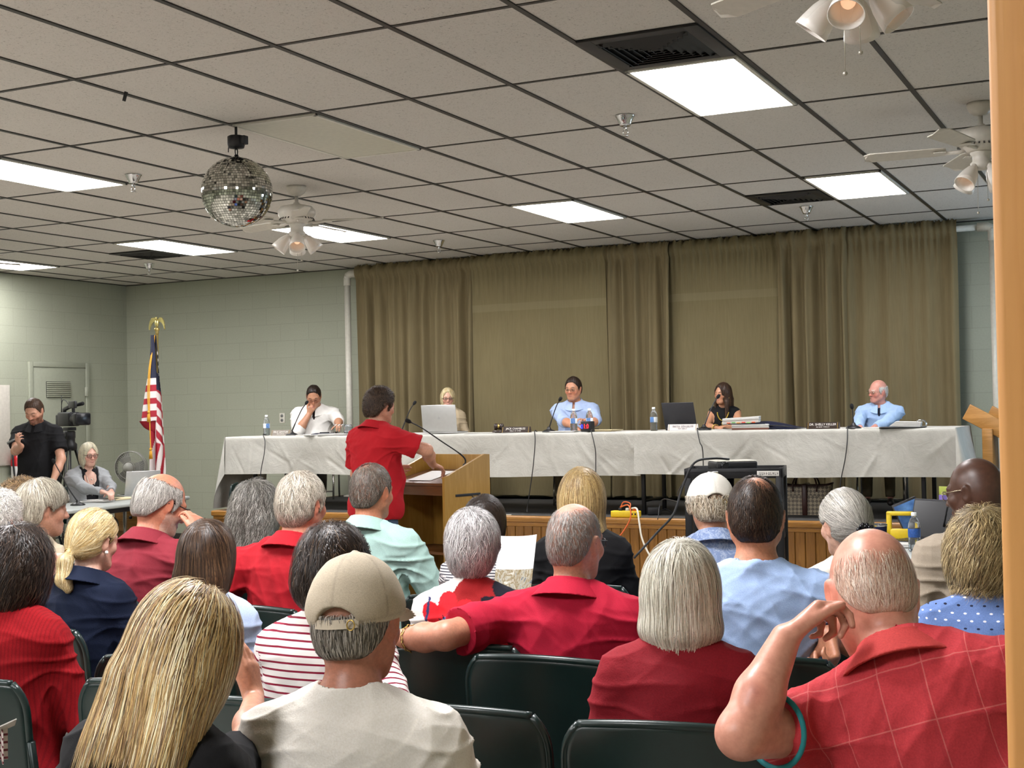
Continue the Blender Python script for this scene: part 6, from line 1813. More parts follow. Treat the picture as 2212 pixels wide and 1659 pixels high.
part(i4, mb, 'bracelet', M_gold)
# chairs of the board (beige seats, steel frames)
M_bseat = plain('beige_seat', '#a3906f', .55)
def board_chair_proto():
    o = empty('board_chair')
    MB().box((0, 0, .345), (.42, .42, .035), .012).build('seat', M_bseat, o)
    MB().box((0, -.225, .62), (.42, .022, .26), .01).build('backrest', plain('board_back', '#26231f', .6), o)
    for s in (-1, 1):
        MB().tube([(s*.2, -.23, .74), (s*.2, -.215, .35), (s*.2, -.25, .012)], .011, 8).build('leg', M_alu, o)
        MB().tube([(s*.2, .17, .33), (s*.2, .20, .012)], .011, 8).build('leg', M_alu, o)
    MB().tube([(-.2, .19, .1), (.2, .19, .1)], .008, 8).build('stretcher', M_alu, o); return o
bc0 = board_chair_proto()
for k, (inf_, who) in enumerate(((i1, 'person in the white shirt'), (i2, 'person with the silver laptop'), (i3, 'person with folded arms'), (i4, 'person in the sleeveless black top'), (i5, 'person with the badge'))):
    c = bc0 if k == 0 else copy_tree(bc0); l = inf_['loc']; c.location = (l[0], l[1], .6); c.rotation_euler = (0, 0, inf_['rz']); tag(c, 'steel framed chair with a beige seat under the '+who, 'chair', 'chairs behind the long table')

# ================================================================== SPEAKER, CLERK, CAMERAMAN
isp = person('standing person in a red polo shirt leaning on the wooden lectern', (822, 836, 9.35), face=-14, stand=True, lean=3, head=(-8, 4, 0), w=1.12, belly=.9, h=.0075,
    hair=dict(style='short', pal=[('#3d2d22', 4), ('#54402f', 2), ('#2a1f18', 2)], n=3600, t=.014, len=.05, curl=.005, lump=.008, puff=.012, mess=.7, sw=.0018), skin='#b9846b', pants='#3f4c60',
    shirt=dict(col='#a3161f', neck='polo', sleeve='short', fold=.015, loose=.026, sl=.74, inf=.02), R=dict(px=(934, 1003, 9.45), epx=(921, 972, 9.2), f=(.1, .8, -.25), n=(-.3, 0, -1), curl=[28, 34, 36, 40]), L=dict(w=(-.22, .34, 1.14), pole=(-.6, -.3, -1)))
icl = person('person in glasses and a grey cardigan seated at the side table', (192, 955, 13.35), face=243, male=False, lean=5, head=(2, 2, 0), w=1.08, belly=.6, h=.008, seatz=.42,
    hair=dict(style='bob', pal=[('#cfc6a8', 3), ('#b3ab97', 2), ('#e6e0c8', 2)], n=1800, L=.13, w=.093), skin='#c69a88', brow='#8a7660', eyes=True, extras=dict(gaze=(.05, 1, 0)),
    shirt=[dict(col='#17171a', neck='scoop', sleeve='none', name='black_top', inf=.004), dict(col='#8f9193', neck='scoop', sleeve='long', name='cardigan', front=.06, inf=.017, loose=.022, fold=.014)], glasses=dict(w=.025, h=.018, mat=M_tort, r=.0024),
    R=dict(px=(222, 1063, 12.98), pole=(1, -.3, -.6), curl=25), L=dict(px=(240, 1062, 13.02), pole=(-1, -.3, -.6), curl=35))
mb = MB()
mb.tube([icl['TT'](p) for p in ((-.05, .06, 1.03), (-.03, .125, .93), (0, .135, .80), (.03, .125, .93), (.05, .06, 1.03))], .0025, 6); mb.sphere(icl['TT']((.0, .118, .965)), .009, 8, 6); part(icl, mb, 'necklace', plain('silver_chain', '#cfcac0', .3, .8))
chair_at(icl['loc'][0], icl['loc'][1], icl['rz'], 'dark green folding chair under the person in the grey cardigan')
icm = person('standing person in a black polo shirt looking at a phone', (68, 862, 13.35), face=203, stand=True, head=(-4, 30, 0), w=1.08, belly=.5, h=.008,
    hair=dict(style='short', pal=[('#4a3527', 4), ('#5f4531', 1)], n=1800, t=.006, len=.025), stubble=[('beard', '#4a2615', 1.0), ('scalp', '#4a3527', .4)], skin='#c08f77', pants='#9a8c72', eyes='closed',
    shirt=dict(col='#161618', neck='polo', sleeve='short', fold=.012, loose=.022, inf=.018), R=dict(px=(46, 964, 13.02), pole=(.6, -.2, -1), f=(.1, .6, .5), n=(-.4, .2, 1), curl=[40, 45, 50, 55]), L=dict(px=(114, 1040, 13.2), pole=(-1, -.5, 0), curl=20))
ph = to_world(icm, icm['arms'][1][2]); pw = atD(31, 950, (ph-CAM) @ FWD-.03)
o = empty('smartphone', pw, radians(25), 'dark smartphone held by the person in the black polo', 'phone')
MB().box((0, 0, 0), (.075, .15, .009), .003, 0, Mx(radians(28), radians(12), radians(-65))).build('body', M_black, o)

# ================================================================== THE AUDIENCE
def aud(label, top, who=None, **k):
    k.setdefault('group', AUD); i = person(label, top, **k); 
    if who: chair_for(i, who, k.get('cb', 0.0) if False else .0)
    return i
# row nearest the camera
a11 = aud('person in a cream T-shirt and beige cap', (765, 1190, 2.6), 'person in the beige cap', face=14, w=1.10, belly=.7, h=.005, lean=5, head=(-4, 3, -3), skin='#a8705a', jaw=1.05, hs=1.04,
    hair=dict(style='short', pal=[('#7d766c', 3), ('#a9a298', 3), ('#5a544c', 2)], n=3200, t=.006, len=.035, h=.004, sw=.0014), stubble=[('scalp', '#6b5f54', .35)], cap=dict(col='#b3a793', w=1.0),
    shirt=dict(col='#dcd7cd', neck='crew', sleeve='short', fold=.012, mat=M_knit, pat=lambda V, loc, cl, nf: cl*(1+.16*np.exp(-((np.abs(np.hypot((loc[:, 0])/1.0, (loc[:, 2]-.47)/.62)-.155))/.0035)**2)*(loc[:, 1] < 0)*(loc[:, 2] < .47))[:, None]))
a12 = aud('person in a black top resting the head on one raised hand', (428, 1258, 2.5), 'person resting the head on one hand', face=8, male=False, w=1.0, h=.0055, lean=8, tilt=8, head=(-4, 10, -3), skin='#b9836a', hs=.98,
    hair=dict(style='long', pal=[('#cdb07a', 3), ('#ab8a58', 3), ('#eddfb8', 2.2), ('#86694a', 2), ('#6e5a48', .8)], n=10000, L=.205, len=.30, ns=15, w=.112, d=.10, sw=.0016, t=.02, mess=.13, taper=.3, h=.006, puff=.012, sweep=(-.05, 0, 0), droop=.12, lump=.007,
              crown=(.02, -.01, .13), locks=[((-.07, -.06, -.14), (-.10, -.09, -.27), .05, .035), ((.05, -.06, -.15), (.06, -.10, -.26), .045, .03)], vcut=-.15),
    shirt=dict(col='#141416', neck='crew', sleeve='short', fold=.010, ngap=.015), R=dict(px=(550, 1505, 2.86), pole=(.4, .5, -1), fpx=(528, 1380, 2.86), n=(-1, .1, .0), curl=[14, 14, 14, 16], thumb=(.95, .25, .15)))
a21 = aud('person in a coral red checked polo shirt with a hand raised to the ear', (1868, 1152, 2.85), 'person in the coral red polo', face=4, w=1.16, belly=.8, h=.005, lean=14, tilt=-18, hoff=(-.035, .02, -.005), head=(28, 10, 12), skin='#c98d78', skinmat=M_skinbald, flush=.7, hs=1.06, jaw=1.08,
    hair=dict(style='fringe', pal=[('#d6bba8', 3), ('#c6a58f', 3), ('#eadccd', 2)], n=7000, t=.0008, noshell=True, len=.034, ns=8, puff=.0025, sw=.0008, mess=.22, h=.004, seedmask=lambda V, r: r.random(len(V)) < np.clip((.055-V[:, 2])/.06, .03, 1), top=([-.13, -.06, .0, .03, .05, .12], [.052, .05, .05, .06, .0, -.2])), stubble=[('fringe', '#b08f7a', .4)],
    shirt=dict(col='#b4363c', neck='polo', sleeve='short', fold=.014, mat=M_plaid, cmat=M_knit, pv=pv_xz(.085, .105), sl=.58, loose=.012, inf=.016, ccol='#b03a38'), armk=1.04,
    L=dict(px=(1688, 1398, 2.62), epx=(1606, 1585, 2.56), fpx=(1752, 1322, 2.66), n=(.75, .1, -.7), curl=[44, 58, 66, 72], thumb=(1.1, .3, .25)),
    extras=dict(paint=lambda V, P, c, arms: c*(1-.35*np.exp(-((np.linalg.norm(V-(arms[-1][1]*.55+arms[-1][2]*.45+np.array([.0, -.04, 0])), axis=1))/.022)**2)[:, None]*np.array([.1, .7, .6]))))
sb = a21['arms'][-1]; u_ = (sb[1]-sb[0])/np.linalg.norm(sb[1]-sb[0]); e_ = sb[0]+(sb[1]-sb[0])*.578; v1 = np.cross(u_, [0, 0, 1.]); v1 /= np.linalg.norm(v1); v2 = np.cross(u_, v1)
part(a21, MB().tube([e_+.0675*(v1*cos(t_)+v2*sin(t_)) for t_ in np.linspace(0, 2*pi, 33)[:-1]], .0055, 8, closed=True), 'teal_sleeve_band', plain('teal_trim', '#1f7f86', .8))
# second row
a3 = aud('seated person in a ribbed bright red sweater', (38, 1131, 3.9), 'person in the ribbed red sweater', face=12, male=False, w=1.02, belly=.5, h=.0065, lean=4,
    hair=dict(style='bob', pal=DKBR+[('#584436', .6)], n=5000, L=.17, len=.2, ns=12, curl=.008, cfreq=14, w=.108, d=.105, t=.022, sw=.0018, lump=.009, puff=.012), skin='#b98a70',
    shirt=dict(col='#8c1219', neck='crew', sleeve='long', mat=M_rib, pv=pv_rib(.011), fold=.012))
a9 = aud('person in a white T-shirt with thin maroon stripes', (722, 1128, 3.55), 'person in the maroon striped T-shirt', face=2, male=False, w=1.12, belly=.6, h=.0065, lean=5, head=(-6, 4, 0),
    hair=dict(style='short', pal=DKBR+[('#6b543c', .4)], n=5200, t=.026, len=.07, lump=.008, puff=.012, sw=.0016, mess=.3, extra=[('u', Ell((0, -.06, -.045), (.085, .07, .08)), .03)], line=([-.2, -.08, -.03, .02, .05, .12], [-.125, -.12, -.08, -.03, .02, .07])), skin='#b9886c',
    shirt=dict(col='#dcd6d2', neck='crew', sleeve='short', mat=M_strA, pv=pv_stripe(.0205), fold=.008, sl=.72), R=dict(w=(.30, .05, .62), pole=(.6, -.6, -.6)))
a16 = aud('person in a crimson polo shirt with an arm along the chair backs', (1240, 1088, 4.0), 'person in the crimson polo', face=3, w=1.18, belly=.7, h=.0058, lean=2, head=(-10, 2, 0), skin='#b97f66', hs=1.03,
    hair=[dict(style='short', pal=[('#8d8782', 4), ('#aaa49e', 2), ('#6e6863', 2)], n=6500, t=.001, noshell=True, len=.022, ns=5, puff=.004, sw=.0011, h=.0045, sub=[((0, .03, .12), (.05, .085, .05)), ((.0, -.03, .13), (.042, .06, .05))])], stubble=[('scalp', '#867d76', .55), (lambda x, y, z: np.exp(-(x/.045)**4-((y+.0)/.085)**4)*sstep(.06, .1, z), '#c98f7c', .9)],
    shirt=dict(col='#a3152f', neck='polo', sleeve='short', fold=.014, loose=.018, sl=.8, inf=.014), L=dict(px=(852, 1382, 4.02), pole=(-.1, -1, -.05), fpx=(790, 1360, 4.08), n=(0, 1, -.4), curl=15), glasses=dict(w=.024, h=.014, mat=M_frame))
wr = a16['arms'][-1]; u_ = (wr[2]-wr[1])/np.linalg.norm(wr[2]-wr[1]); v1 = np.cross(u_, [0, 0, 1.]); v1 /= np.linalg.norm(v1); v2 = np.cross(u_, v1); c_0 = wr[2]-u_*.085; mb = MB()
for k in range(22):
    a_ = 2*pi*k/22; q = c_0+.041*(v1*cos(a_)+v2*sin(a_)); tg = -v1*sin(a_)+v2*cos(a_); mb.tube([q+.006*(tg*cos(b_)+(u_ if k % 2 else v1*cos(a_)+v2*sin(a_))*.7*sin(b_)) for b_ in np.linspace(0, 6.28, 9)[:-1]], .0016, 5, closed=True)
part(a16, mb, 'bracelet', M_gold)
a18 = aud('person in a plain dark red top wearing a black hair clip', (1470, 1163, 3.2), 'person in the dark red top', face=10, male=False, w=1.06, belly=.5, h=.006, lean=2, head=(-2, 2, 0),
    hair=dict(style='bob', pal=[('#d6d1c0', 4), ('#efeada', 3), ('#b8b19e', 2.5), ('#8f8878', 1)], n=8000, L=.165, len=.24, ns=13, w=.108, d=.105, t=.022, extra=[('u', Ell((0, -.03, -.115), (.112, .098, .055)), .04)], sw=.0015, h=.0055, puff=.008, mess=.1, taper=.25), skin='#c79c88',
    shirt=dict(col='#7c1620', neck='crew', sleeve='short', fold=.010, sl=.9, loose=.026, mat=M_knit, ops=lambda TT, Rt, arms: [('u', Ell(arms[q][0]+(arms[q][1]-arms[q][0])*.18, (.062, .062, .06)), .04) for q in (-1, 1)]))
part(a18, MB().tube(bez([(.088, -.055, .045), (.1, -.05, .03), (.106, -.035, .034)], 8), .0035, 6).tube(bez([(.092, -.062, .06), (.097, -.07, .02), (.095, -.075, -.02)], 8), .003, 6), 'hair_clip', M_black, hd=True)
# third row
a23 = aud('person in a dotted blue blouse beside the wooden post', (2122, 1093, 3.65), 'person in the dotted blue blouse', face=6, male=False, w=1.02, belly=.4, h=.006, lean=3,
    hair=dict(style='bob', pal=[('#ab9468', 3), ('#86714c', 3), ('#d0bd90', 2), ('#66553a', 2)], n=7000, L=.112, len=.17, ns=13, curl=.007, cfreq=13, w=.106, d=.098, t=.02, sw=.0014, lump=.008, puff=.012), skin='#c08d74',
    shirt=dict(col='#6680b6', neck='crew', sleeve='short', mat=M_dots, pv=pv_xz(.036, .021), fold=.012, sl=.8, loose=.022, ops=lambda TT, Rt, arms: [('u', Ell(arms[q][0]+(arms[q][1]-arms[q][0])*.2, (.064, .064, .062)), .04) for q in (-1, 1)]))
a19 = aud('seated person in a plain light blue T-shirt', (1630, 1031, 3.95), 'person in the light blue T-shirt', face=14, w=1.14, belly=.6, h=.0062, lean=3, skin='#b3795c', hs=.95,
    hair=dict(style='short', pal=[('#33261d', 4), ('#4f3d2f', 2), ('#1f1814', 2)], n=10000, t=.004, noshell=True, len=.032, sw=.0014, puff=.005, h=.0045, mess=.35, seedmask=lambda V, r: r.random(len(V)) > .93*np.exp(-((V[:, 0]-.014)**2+(V[:, 1]+.05)**2)/.032**2)*(V[:, 2] > .05)), stubble=[(lambda x, y, z: sstep(.0, .02, z-np.interp(y, *HAIRLINE))*(1-.85*np.exp(-((x-.014)**2+(y+.05)**2)/.03**2)*(z > .05)), '#2a1e17', .85)],
    shirt=dict(col='#9fb7dd', neck='crew', sleeve='short', fold=.014, sl=.8, loose=.02), R=dict(px=(1790, 1372, 3.78), pole=(.8, -.3, -1), fpx=(1796, 1420, 3.74), n=(-.5, -.6, -.3), curl=[50, 60, 65, 70]))
def floral(V, loc, cl, nf):
    x, z = loc[:, 0]+.01, loc[:, 2]-.055; c = np.tile(np.array(C3('#ddd6d0')), (len(V), 1)); back = loc[:, 1] < .06
    red, dred, nav, grn, blu = [np.array(C3(h_)) for h_ in ('#c01822', '#8d1a1c', '#14141f', '#8f9a52', '#7f8fd0')]
    def put(m, col): c[m] = col
    a = np.arctan2(z-.30, x-.235); r = np.hypot(x-.235, z-.30); put((r < .13) & back, red); put((r < .03), nav)
    r = np.hypot(x-.06, (z-.395)); put((r < .105) & back & (z > .31), dred); put((np.hypot(x-.16, z-.40) < .075+.02*np.sin(9*np.arctan2(z-.4, x-.16))) & back, nav)
    cx, cz = -.045, .325; a = np.arctan2(z-cz, x-cx); r = np.hypot(x-cx, z-cz)
    put((r < .118*(.62+.38*np.abs(np.cos(3.5*a+.5))**.6)) & back, red); put((r < .033+.010*np.sin(13*a)) & back, nav); put((r < .027+.006*np.sin(21*a)) & (r > .012) & back, blu); put((r < .012) & back, nav)
    put((np.abs(x+.03) < .04) & (z < .285) & (z > .235) & back & (r > .035), grn)
    n1 = SinNoise(21, 26, 5)(V); put((n1 > .42) & (z < .2), nav); put((n1 < -.5) & (z < .2), grn*.9)
    put((np.abs(x+.135-.12*(z-.3)) < .005) & (z < .42) & (z > .2) & back, np.array(C3('#2b2f55')))
    return c*(cl.mean(1)/cl.mean())[:, None]
a13 = aud('person in a white blouse printed with big red flowers', (1020, 1097, 4.25), 'person in the flowered blouse', face=13, male=False, w=1.06, belly=.5, h=.0052, lean=2, head=(4, 3, 0),
    hair=dict(style='short', pal=[('#a7a3a2', 3), ('#c4c1bf', 3), ('#7d7877', 2), ('#dedbd8', 1.5)], n=6000, t=.022, len=.07, lump=.006, puff=.010, sw=.0015, mess=.35, h=.0055, extra=[('u', Ell((0, -.055, -.05), (.075, .06, .075)), .03)], line=([-.2, -.08, -.03, .02, .05, .12], [-.125, -.115, -.06, -.02, .02, .07])), skin='#c29a86',
    shirt=dict(col='#ddd6d0', neck='crew', sleeve='short', fold=.010, pat=floral, sl=.75))
part(a13, MB().sphere((.082, -.0, -.055), .008, 8, 6), 'earring', M_gold, hd=True)
a22 = aud('person with wire glasses in a tan jacket at the grey table', (2102, 990, 4.95), 'person in the tan jacket', face=30, w=1.14, belly=.6, h=.0062, lean=6, head=(36, 4, 0), skin='#4d3226', skinmat=M_skinbald, flush=.0, hs=1.02, lips=.6,
    shirt=dict(col='#a99c8b', neck='polo', sleeve='long', fold=.014, loose=.02, inf=.02), glasses=dict(w=.023, h=.016, mat=M_wire, r=.0015))
a20 = aud('person in a cream top wearing a black beaded scrunchie', (1820, 1055, 4.45), 'person with the beaded scrunchie', face=24, male=False, w=.98, h=.0065, lean=2, head=(20, 2, -4),
    hair=dict(style='pony', pal=[('#a39f97', 3), ('#c4c0b6', 2.5), ('#7d786f', 2), ('#dad6cc', 1)], n=4200, t=.014, len=.16, ns=11, tie=(.0, -.12, -.025), tail=[(0, -.12, -.027), (-.01, -.145, -.08), (-.03, -.125, -.16), (-.04, -.10, -.22)], line=([-.13, -.06, -.02, .02, .05, .09, .12], [-.075, -.07, -.035, .0, .03, .06, .07]), sw=.0014, h=.0055, mess=.06), skin='#c39c88',
    shirt=dict(col='#d9d3c7', neck='crew', sleeve='short', fold=.012))
mb = MB(); rr = random.Random(4)
for k in range(26):
    a_ = 2*pi*k/13+.2*(k % 2); r_ = .026+.010*(k % 2); mb.sphere((r_*cos(a_), -.130-.006*(k % 3), -.034+r_*.8*sin(a_)), .0085, 10, 8)
part(a20, mb, 'scrunchie', plain('black_glass_beads', '#0e0d14', .1), hd=True)
a15 = aud('person in a plain black top sitting before the yellow power strip', (1256, 1009, 5.5), 'person in the black top near the yellow power strip', face=14, male=False, w=1.04, h=.007, lean=1,
    hair=dict(style='bob', pal=[('#b99c67', 3), ('#94774a', 3), ('#d9c08c', 2), ('#70583a', 1.5)], n=4500, L=.205, len=.26, ns=12, w=.105, d=.10, t=.02, extra=[('u', Ell((0, -.035, -.15), (.108, .09, .06)), .05)], sw=.0016, h=.006, mess=.08), skin='#b98a70',
    shirt=dict(col='#121214', neck='crew', sleeve='long', fold=.010))
a17 = aud('person in a white cap and a faded blue printed shirt', (1532, 1019, 5.35), 'person in the white cap', face=24, w=1.16, belly=.5, h=.0068, lean=6, head=(6, 8, 0), skin='#b98368',
    hair=dict(style='short', pal=[('#b5a58e', 3), ('#8f806b', 3), ('#d6cbb8', 2)], n=3800, t=.016, len=.06, puff=.016, lump=.006, mess=.45, sw=.0018), cap=dict(col='#ddd8ce', w=1.04),
    shirt=dict(col='#6f83ac', neck='polo', sleeve='short', mat=M_print, cmat=M_print, fold=.012, sl=.85))
a14 = aud('person in a pinstriped top mostly hidden behind the flowered blouse', (1046, 1067, 5.25), 'person in the pinstriped top', face=4, male=False, w=1.0, h=.008, lean=2,
    hair=dict(style='bob', pal=DKBR, n=2600, L=.12, len=.16, w=.10, t=.018), skin='#b07d63', shirt=dict(col='#c9c6c4', neck='crew', sleeve='short', mat=M_strB, pv=pv_stripe(.012), fold=.010), R=dict(px=(1085, 1236, 5.05), f=(.3, .4, .8), curl=40))
a10 = aud('seated person in a pale mint green shirt', (802, 1003, 5.9), 'person in the mint shirt', face=0, w=1.12, belly=.5, h=.0065, lean=2, head=(-4, 2, 0), skin='#b5775a', hs=1.0,
    hair=dict(style='short', pal=[('#6a5f55', 3), ('#8a8178', 2), ('#4c433b', 3)], n=7000, t=.006, len=.028, sw=.0016, mess=.4, seedmask=lambda V, r: r.random(len(V)) > .9*np.exp(-((V[:, 0]+.015)**2+(V[:, 1]+.06)**2)/.022**2)*(V[:, 2] > .04), noshell=True), stubble=[('scalp', '#5f554c', .7)],
    shirt=dict(col='#a4c3bb', neck='polo', sleeve='long', fold=.016, loose=.024), R=dict(w=(.18, .30, .66), pole=(1, -.4, -.7), curl=25))
a8 = aud('person in a bright red shirt with an arm over the next chair', (650, 1018, 5.1), 'person in the bright red shirt', face=-2, w=1.16, belly=.7, h=.0062, lean=3, head=(-4, 0, 0), skin='#bf8168', hs=.95,
    hair=dict(style='short', pal=[('#c2b8a8', 3), ('#a09686', 3), ('#e0d8c8', 2), ('#857b6c', 1)], n=6000, t=.010, len=.06, puff=.008, lump=.006, mess=.4, sw=.0016, h=.0055, line=([-.2, -.08, -.03, .0, .02, .05, .12], [-.11, -.10, -.055, -.02, -.03, .02, .07])), stubble=[(lambda x, y, z: np.exp(-(x/.035)**2-((y+.05)/.04)**2)*sstep(.06, .1, z), '#c98a74', .6)],
    shirt=dict(col='#9c1621', neck='polo', sleeve='short', fold=.014, sl=.92, loose=.024, inf=.014), L=dict(px=(436, 1318, 4.82), pole=(-.5, -.8, -.3), curl=15))
a7 = aud('person in a deep blue top seated beside the bright red shirt', (552, 1036, 5.9), 'person in the deep blue top', face=8, male=False, w=1.0, h=.0075, lean=2,
    hair=dict(style='long', pal=[('#6f6b64', 3), ('#8f8b83', 3), ('#4b4741', 3), ('#b0aca4', 1)], n=5200, L=.25, len=.26, ns=16, curl=.006, cfreq=26, w=.12, d=.105, t=.024, sw=.002, lump=.01, puff=.014), skin='#b98a74', shirt=dict(col='#3f4f86', neck='crew', sleeve='short'))
a6 = aud('person in a pale blue top between the maroon shirt and the striped T-shirt', (447, 1120, 4.15), 'person in the pale blue top', face=14, male=False, w=.96, h=.007, lean=2,
    hair=dict(style='long', pal=[('#3b2a1e', 4), ('#553d2a', 3), ('#6d5138', 1.2), ('#291d16', 2)], n=6000, L=.29, len=.34, ns=13, w=.102, d=.098, t=.018, sw=.0016, mess=.07, vcut=-.1), skin='#b98a70', shirt=dict(col='#a9b9d6', neck='crew', sleeve='short'))
a5 = aud('person with glasses in a maroon shirt leaning on one hand', (366, 1027, 5.5), 'person in the maroon shirt', face=0, w=1.14, belly=.6, h=.0065, lean=6, head=(-20, 18, 0), skin='#b9795f', hs=1.02,
    hair=dict(style='fringe', pal=[('#a8a39c', 3), ('#c9c4bc', 2), ('#86817a', 2)], n=4200, t=.011, len=.05, puff=.008, sw=.0016, mess=.3, top=([-.13, -.06, .0, .03, .05, .12], [.075, .07, .062, .06, .0, -.2])), stubble=[('beard', '#b8aca0', .6), ('fringe', '#a8a099', .4)],
    shirt=dict(col='#7d2732', neck='polo', sleeve='long', fold=.016, loose=.022), glasses=dict(w=.026, h=.019, mat=M_frame, r=.0026), R=dict(px=(436, 1158, 5.25), pole=(.7, -.2, -1), fpx=(420, 1100, 5.32), n=(-.9, .3, .1), curl=[30, 36, 40, 46], thumb=(.95, .3, .3)))
a4 = aud('person in a navy denim jacket wearing a pearl earring', (205, 1097, 4.75), 'person in the navy denim jacket', face=2, male=False, w=1.06, h=.0065, lean=3, head=(-6, 6, 0),
    hair=dict(style='pony', pal=[('#d6bf8c', 3), ('#b89a62', 2.5), ('#eedfb8', 2), ('#94784c', 1.2)], n=4500, t=.016, len=.16, ns=11, tie=(-.01, -.115, -.058), tail=[(-.01, -.115, -.06), (0, -.145, -.10), (.01, -.15, -.17), (.03, -.14, -.20)], trad=[.013, .028, .03, .018], line=([-.13, -.06, -.02, .02, .05, .09, .12], [-.085, -.08, -.05, -.01, .03, .06, .07]), sw=.0015, h=.0055, mess=.07), skin='#c9a08c',
    shirt=[dict(col='#d8d8da', neck='crew', sleeve='none', name='white_blouse', inf=.006, ngap=.012), dict(col='#141c30', neck='polo', sleeve='long', mat=M_den, cmat=M_den, fold=.012, loose=.02, inf=.014, ngap=.03)])
part(a4, MB().sphere((.083, -.004, -.05), .008, 10, 8), 'earring', plain('pearl', '#efeae2', .2), hd=True)
mb = MB()
for k in range(3): mb.tube([(-.01+.017*cos(t_), -.117-.004*k+.004*sin(3*t_+k*2), -.06+.015*sin(t_)) for t_ in np.linspace(0, 2*pi, 21)[:-1]], .003, 6, closed=True)
part(a4, mb, 'hair_tie', plain('gold_hair_tie', '#b08d55', .3, .6), hd=True)
a2 = aud('person in a tan blazer turned towards the stage', (92, 1032, 5.75), 'person in the tan blazer', face=-14, w=1.04, h=.007, lean=3, head=(-14, 2, 0), skin='#b98a72',
    hair=dict(style='short', pal=[('#b0a896', 3), ('#8d8474', 3), ('#d2cbb8', 2), ('#6e6557', 1.2)], n=4200, t=.02, len=.10, ns=9, puff=.008, sw=.0016, mess=.15, line=([-.2, -.08, -.035, -.01, .02, .05, .12], [-.10, -.095, -.06, -.005, .0, .02, .05]), quiff=(.5, .2, -.7)),
    shirt=dict(col='#a39681', neck='polo', sleeve='long', fold=.014, loose=.02, inf=.02))
a1 = aud('person in dark clothes partly hidden behind the tan blazer', (44, 1036, 6.4), None, face=0, w=.95, male=False, h=.0085,
    hair=dict(style='short', pal=[('#7a6142', 3), ('#9a7d55', 2), ('#54422d', 2)], n=3600, t=.028, len=.07, curl=.008, cfreq=16, puff=.02, lump=.012, mess=.6, sw=.002, line=([-.2, -.08, -.03, .02, .05, .12], [-.10, -.09, -.05, -.02, .02, .07])), skin='#b5836a', shirt=dict(col='#3a3a42', neck='crew', sleeve='long'))
chair_for(a1, 'person hidden behind the tan blazer')
a0 = aud('person in a white shirt with a raised fist behind the tan blazer', (-4, 1058, 5.1), 'person with the raised fist', face=2, w=1.08, h=.0075, head=(-4, 6, 0), skin='#c08d78',
    hair=dict(style='short', pal=[('#d3cec6', 4), ('#b5b0a8', 2), ('#ebe7e0', 2)], n=3600, t=.014, len=.05, curl=.004, puff=.01, mess=.5, lump=.006), shirt=dict(col='#d0cdc8', neck='polo', sleeve='rolled', fold=.014), R=dict(px=(112, 1212, 4.95), pole=(.8, -.3, -1), f=(-.3, .6, .1), curl=40))
aedge = aud('person in a white shirt of whom only one shoulder shows at the very corner', (-265, 1330, 2.2), None, face=0, w=1.05, h=.009, hair=dict(style='short', pal=BRN, n=500), shirt=dict(col='#d6d2ca', neck='crew', sleeve='short'))
chair_for(aedge, 'person whose white shoulder shows at the corner')
# empty chairs in the rows
for (px_, py_, d_, hd_, lab) in ((985, 1512, 3.12, 4, 'empty dark green folding chair between the beige cap and the dark red top'), (330, 1466, 3.5, 8, 'empty dark green folding chair beside the ribbed red sweater'),):
    p = atD(px_, py_, d_); r_ = radians(hd_); chair_at(p[0]-sin(r_)*.25, p[1]+cos(r_)*.25, r_, lab)
p = atD(452, 1062, 13.6); chair_at(p[0], p[1], radians(120), 'dark green folding chair standing between the grey table and the stage')

# ---- printed sheet held up in the third row, printed card at the corner
t = NT('printed_photo'); v = t.coord('Object'); x, y, z = t.sep(v)
n = t.noise(t.coord('Object', (1, 1, 1)), 22, 4, .7, 1.5); pic = t.ramp(n, [(.35, '#3f4d5c'), (.45, '#a39f90'), (.55, '#6c5a2d'), (.7, '#c8c5bc')])
M_print2 = t.fin(t.mix(t.math('LESS_THAN', z, -.025), '#e4e2df', pic), .6)
pc = atD(1112, 1214, 4.95); o = empty('printed_page', pc, radians(-26), 'white printed page with a photo on its lower half held up in the rows', 'paper')
MB().grid(lambda u, v: ((u-.5)*.215, .02*sin(u*3.1), (v-.5)*.20), 10, 8).build('sheet', M_print2, o); o.rotation_euler = (radians(-14), radians(-5), radians(-24))
pc = atD(5, 1612, 2.3); o = empty('printed_card', pc, radians(-40), 'folded white card with maroon printing in the bottom corner', 'card')
t = NT('maroon_print'); v = t.coord('Object'); x, y, z = t.sep(v)
M_card = t.fin(t.mix(t.math('LESS_THAN', t.math('FRACT', t.math('MULTIPLY', z, 75)), .3), '#ddd2cf', '#6a2030'), .6)
MB().box((0, 0, 0), (.032, .002, .055)).build('front', M_card, o); MB().box((0, .008, .034), (.055, .03, .002), 0, 0, Mx(radians(20), radians(-22), 0)).build('flap', M_paper, o)
MB().box((-.02, .0, -.0), (.002, .02, .055)).build('side', M_card, o)

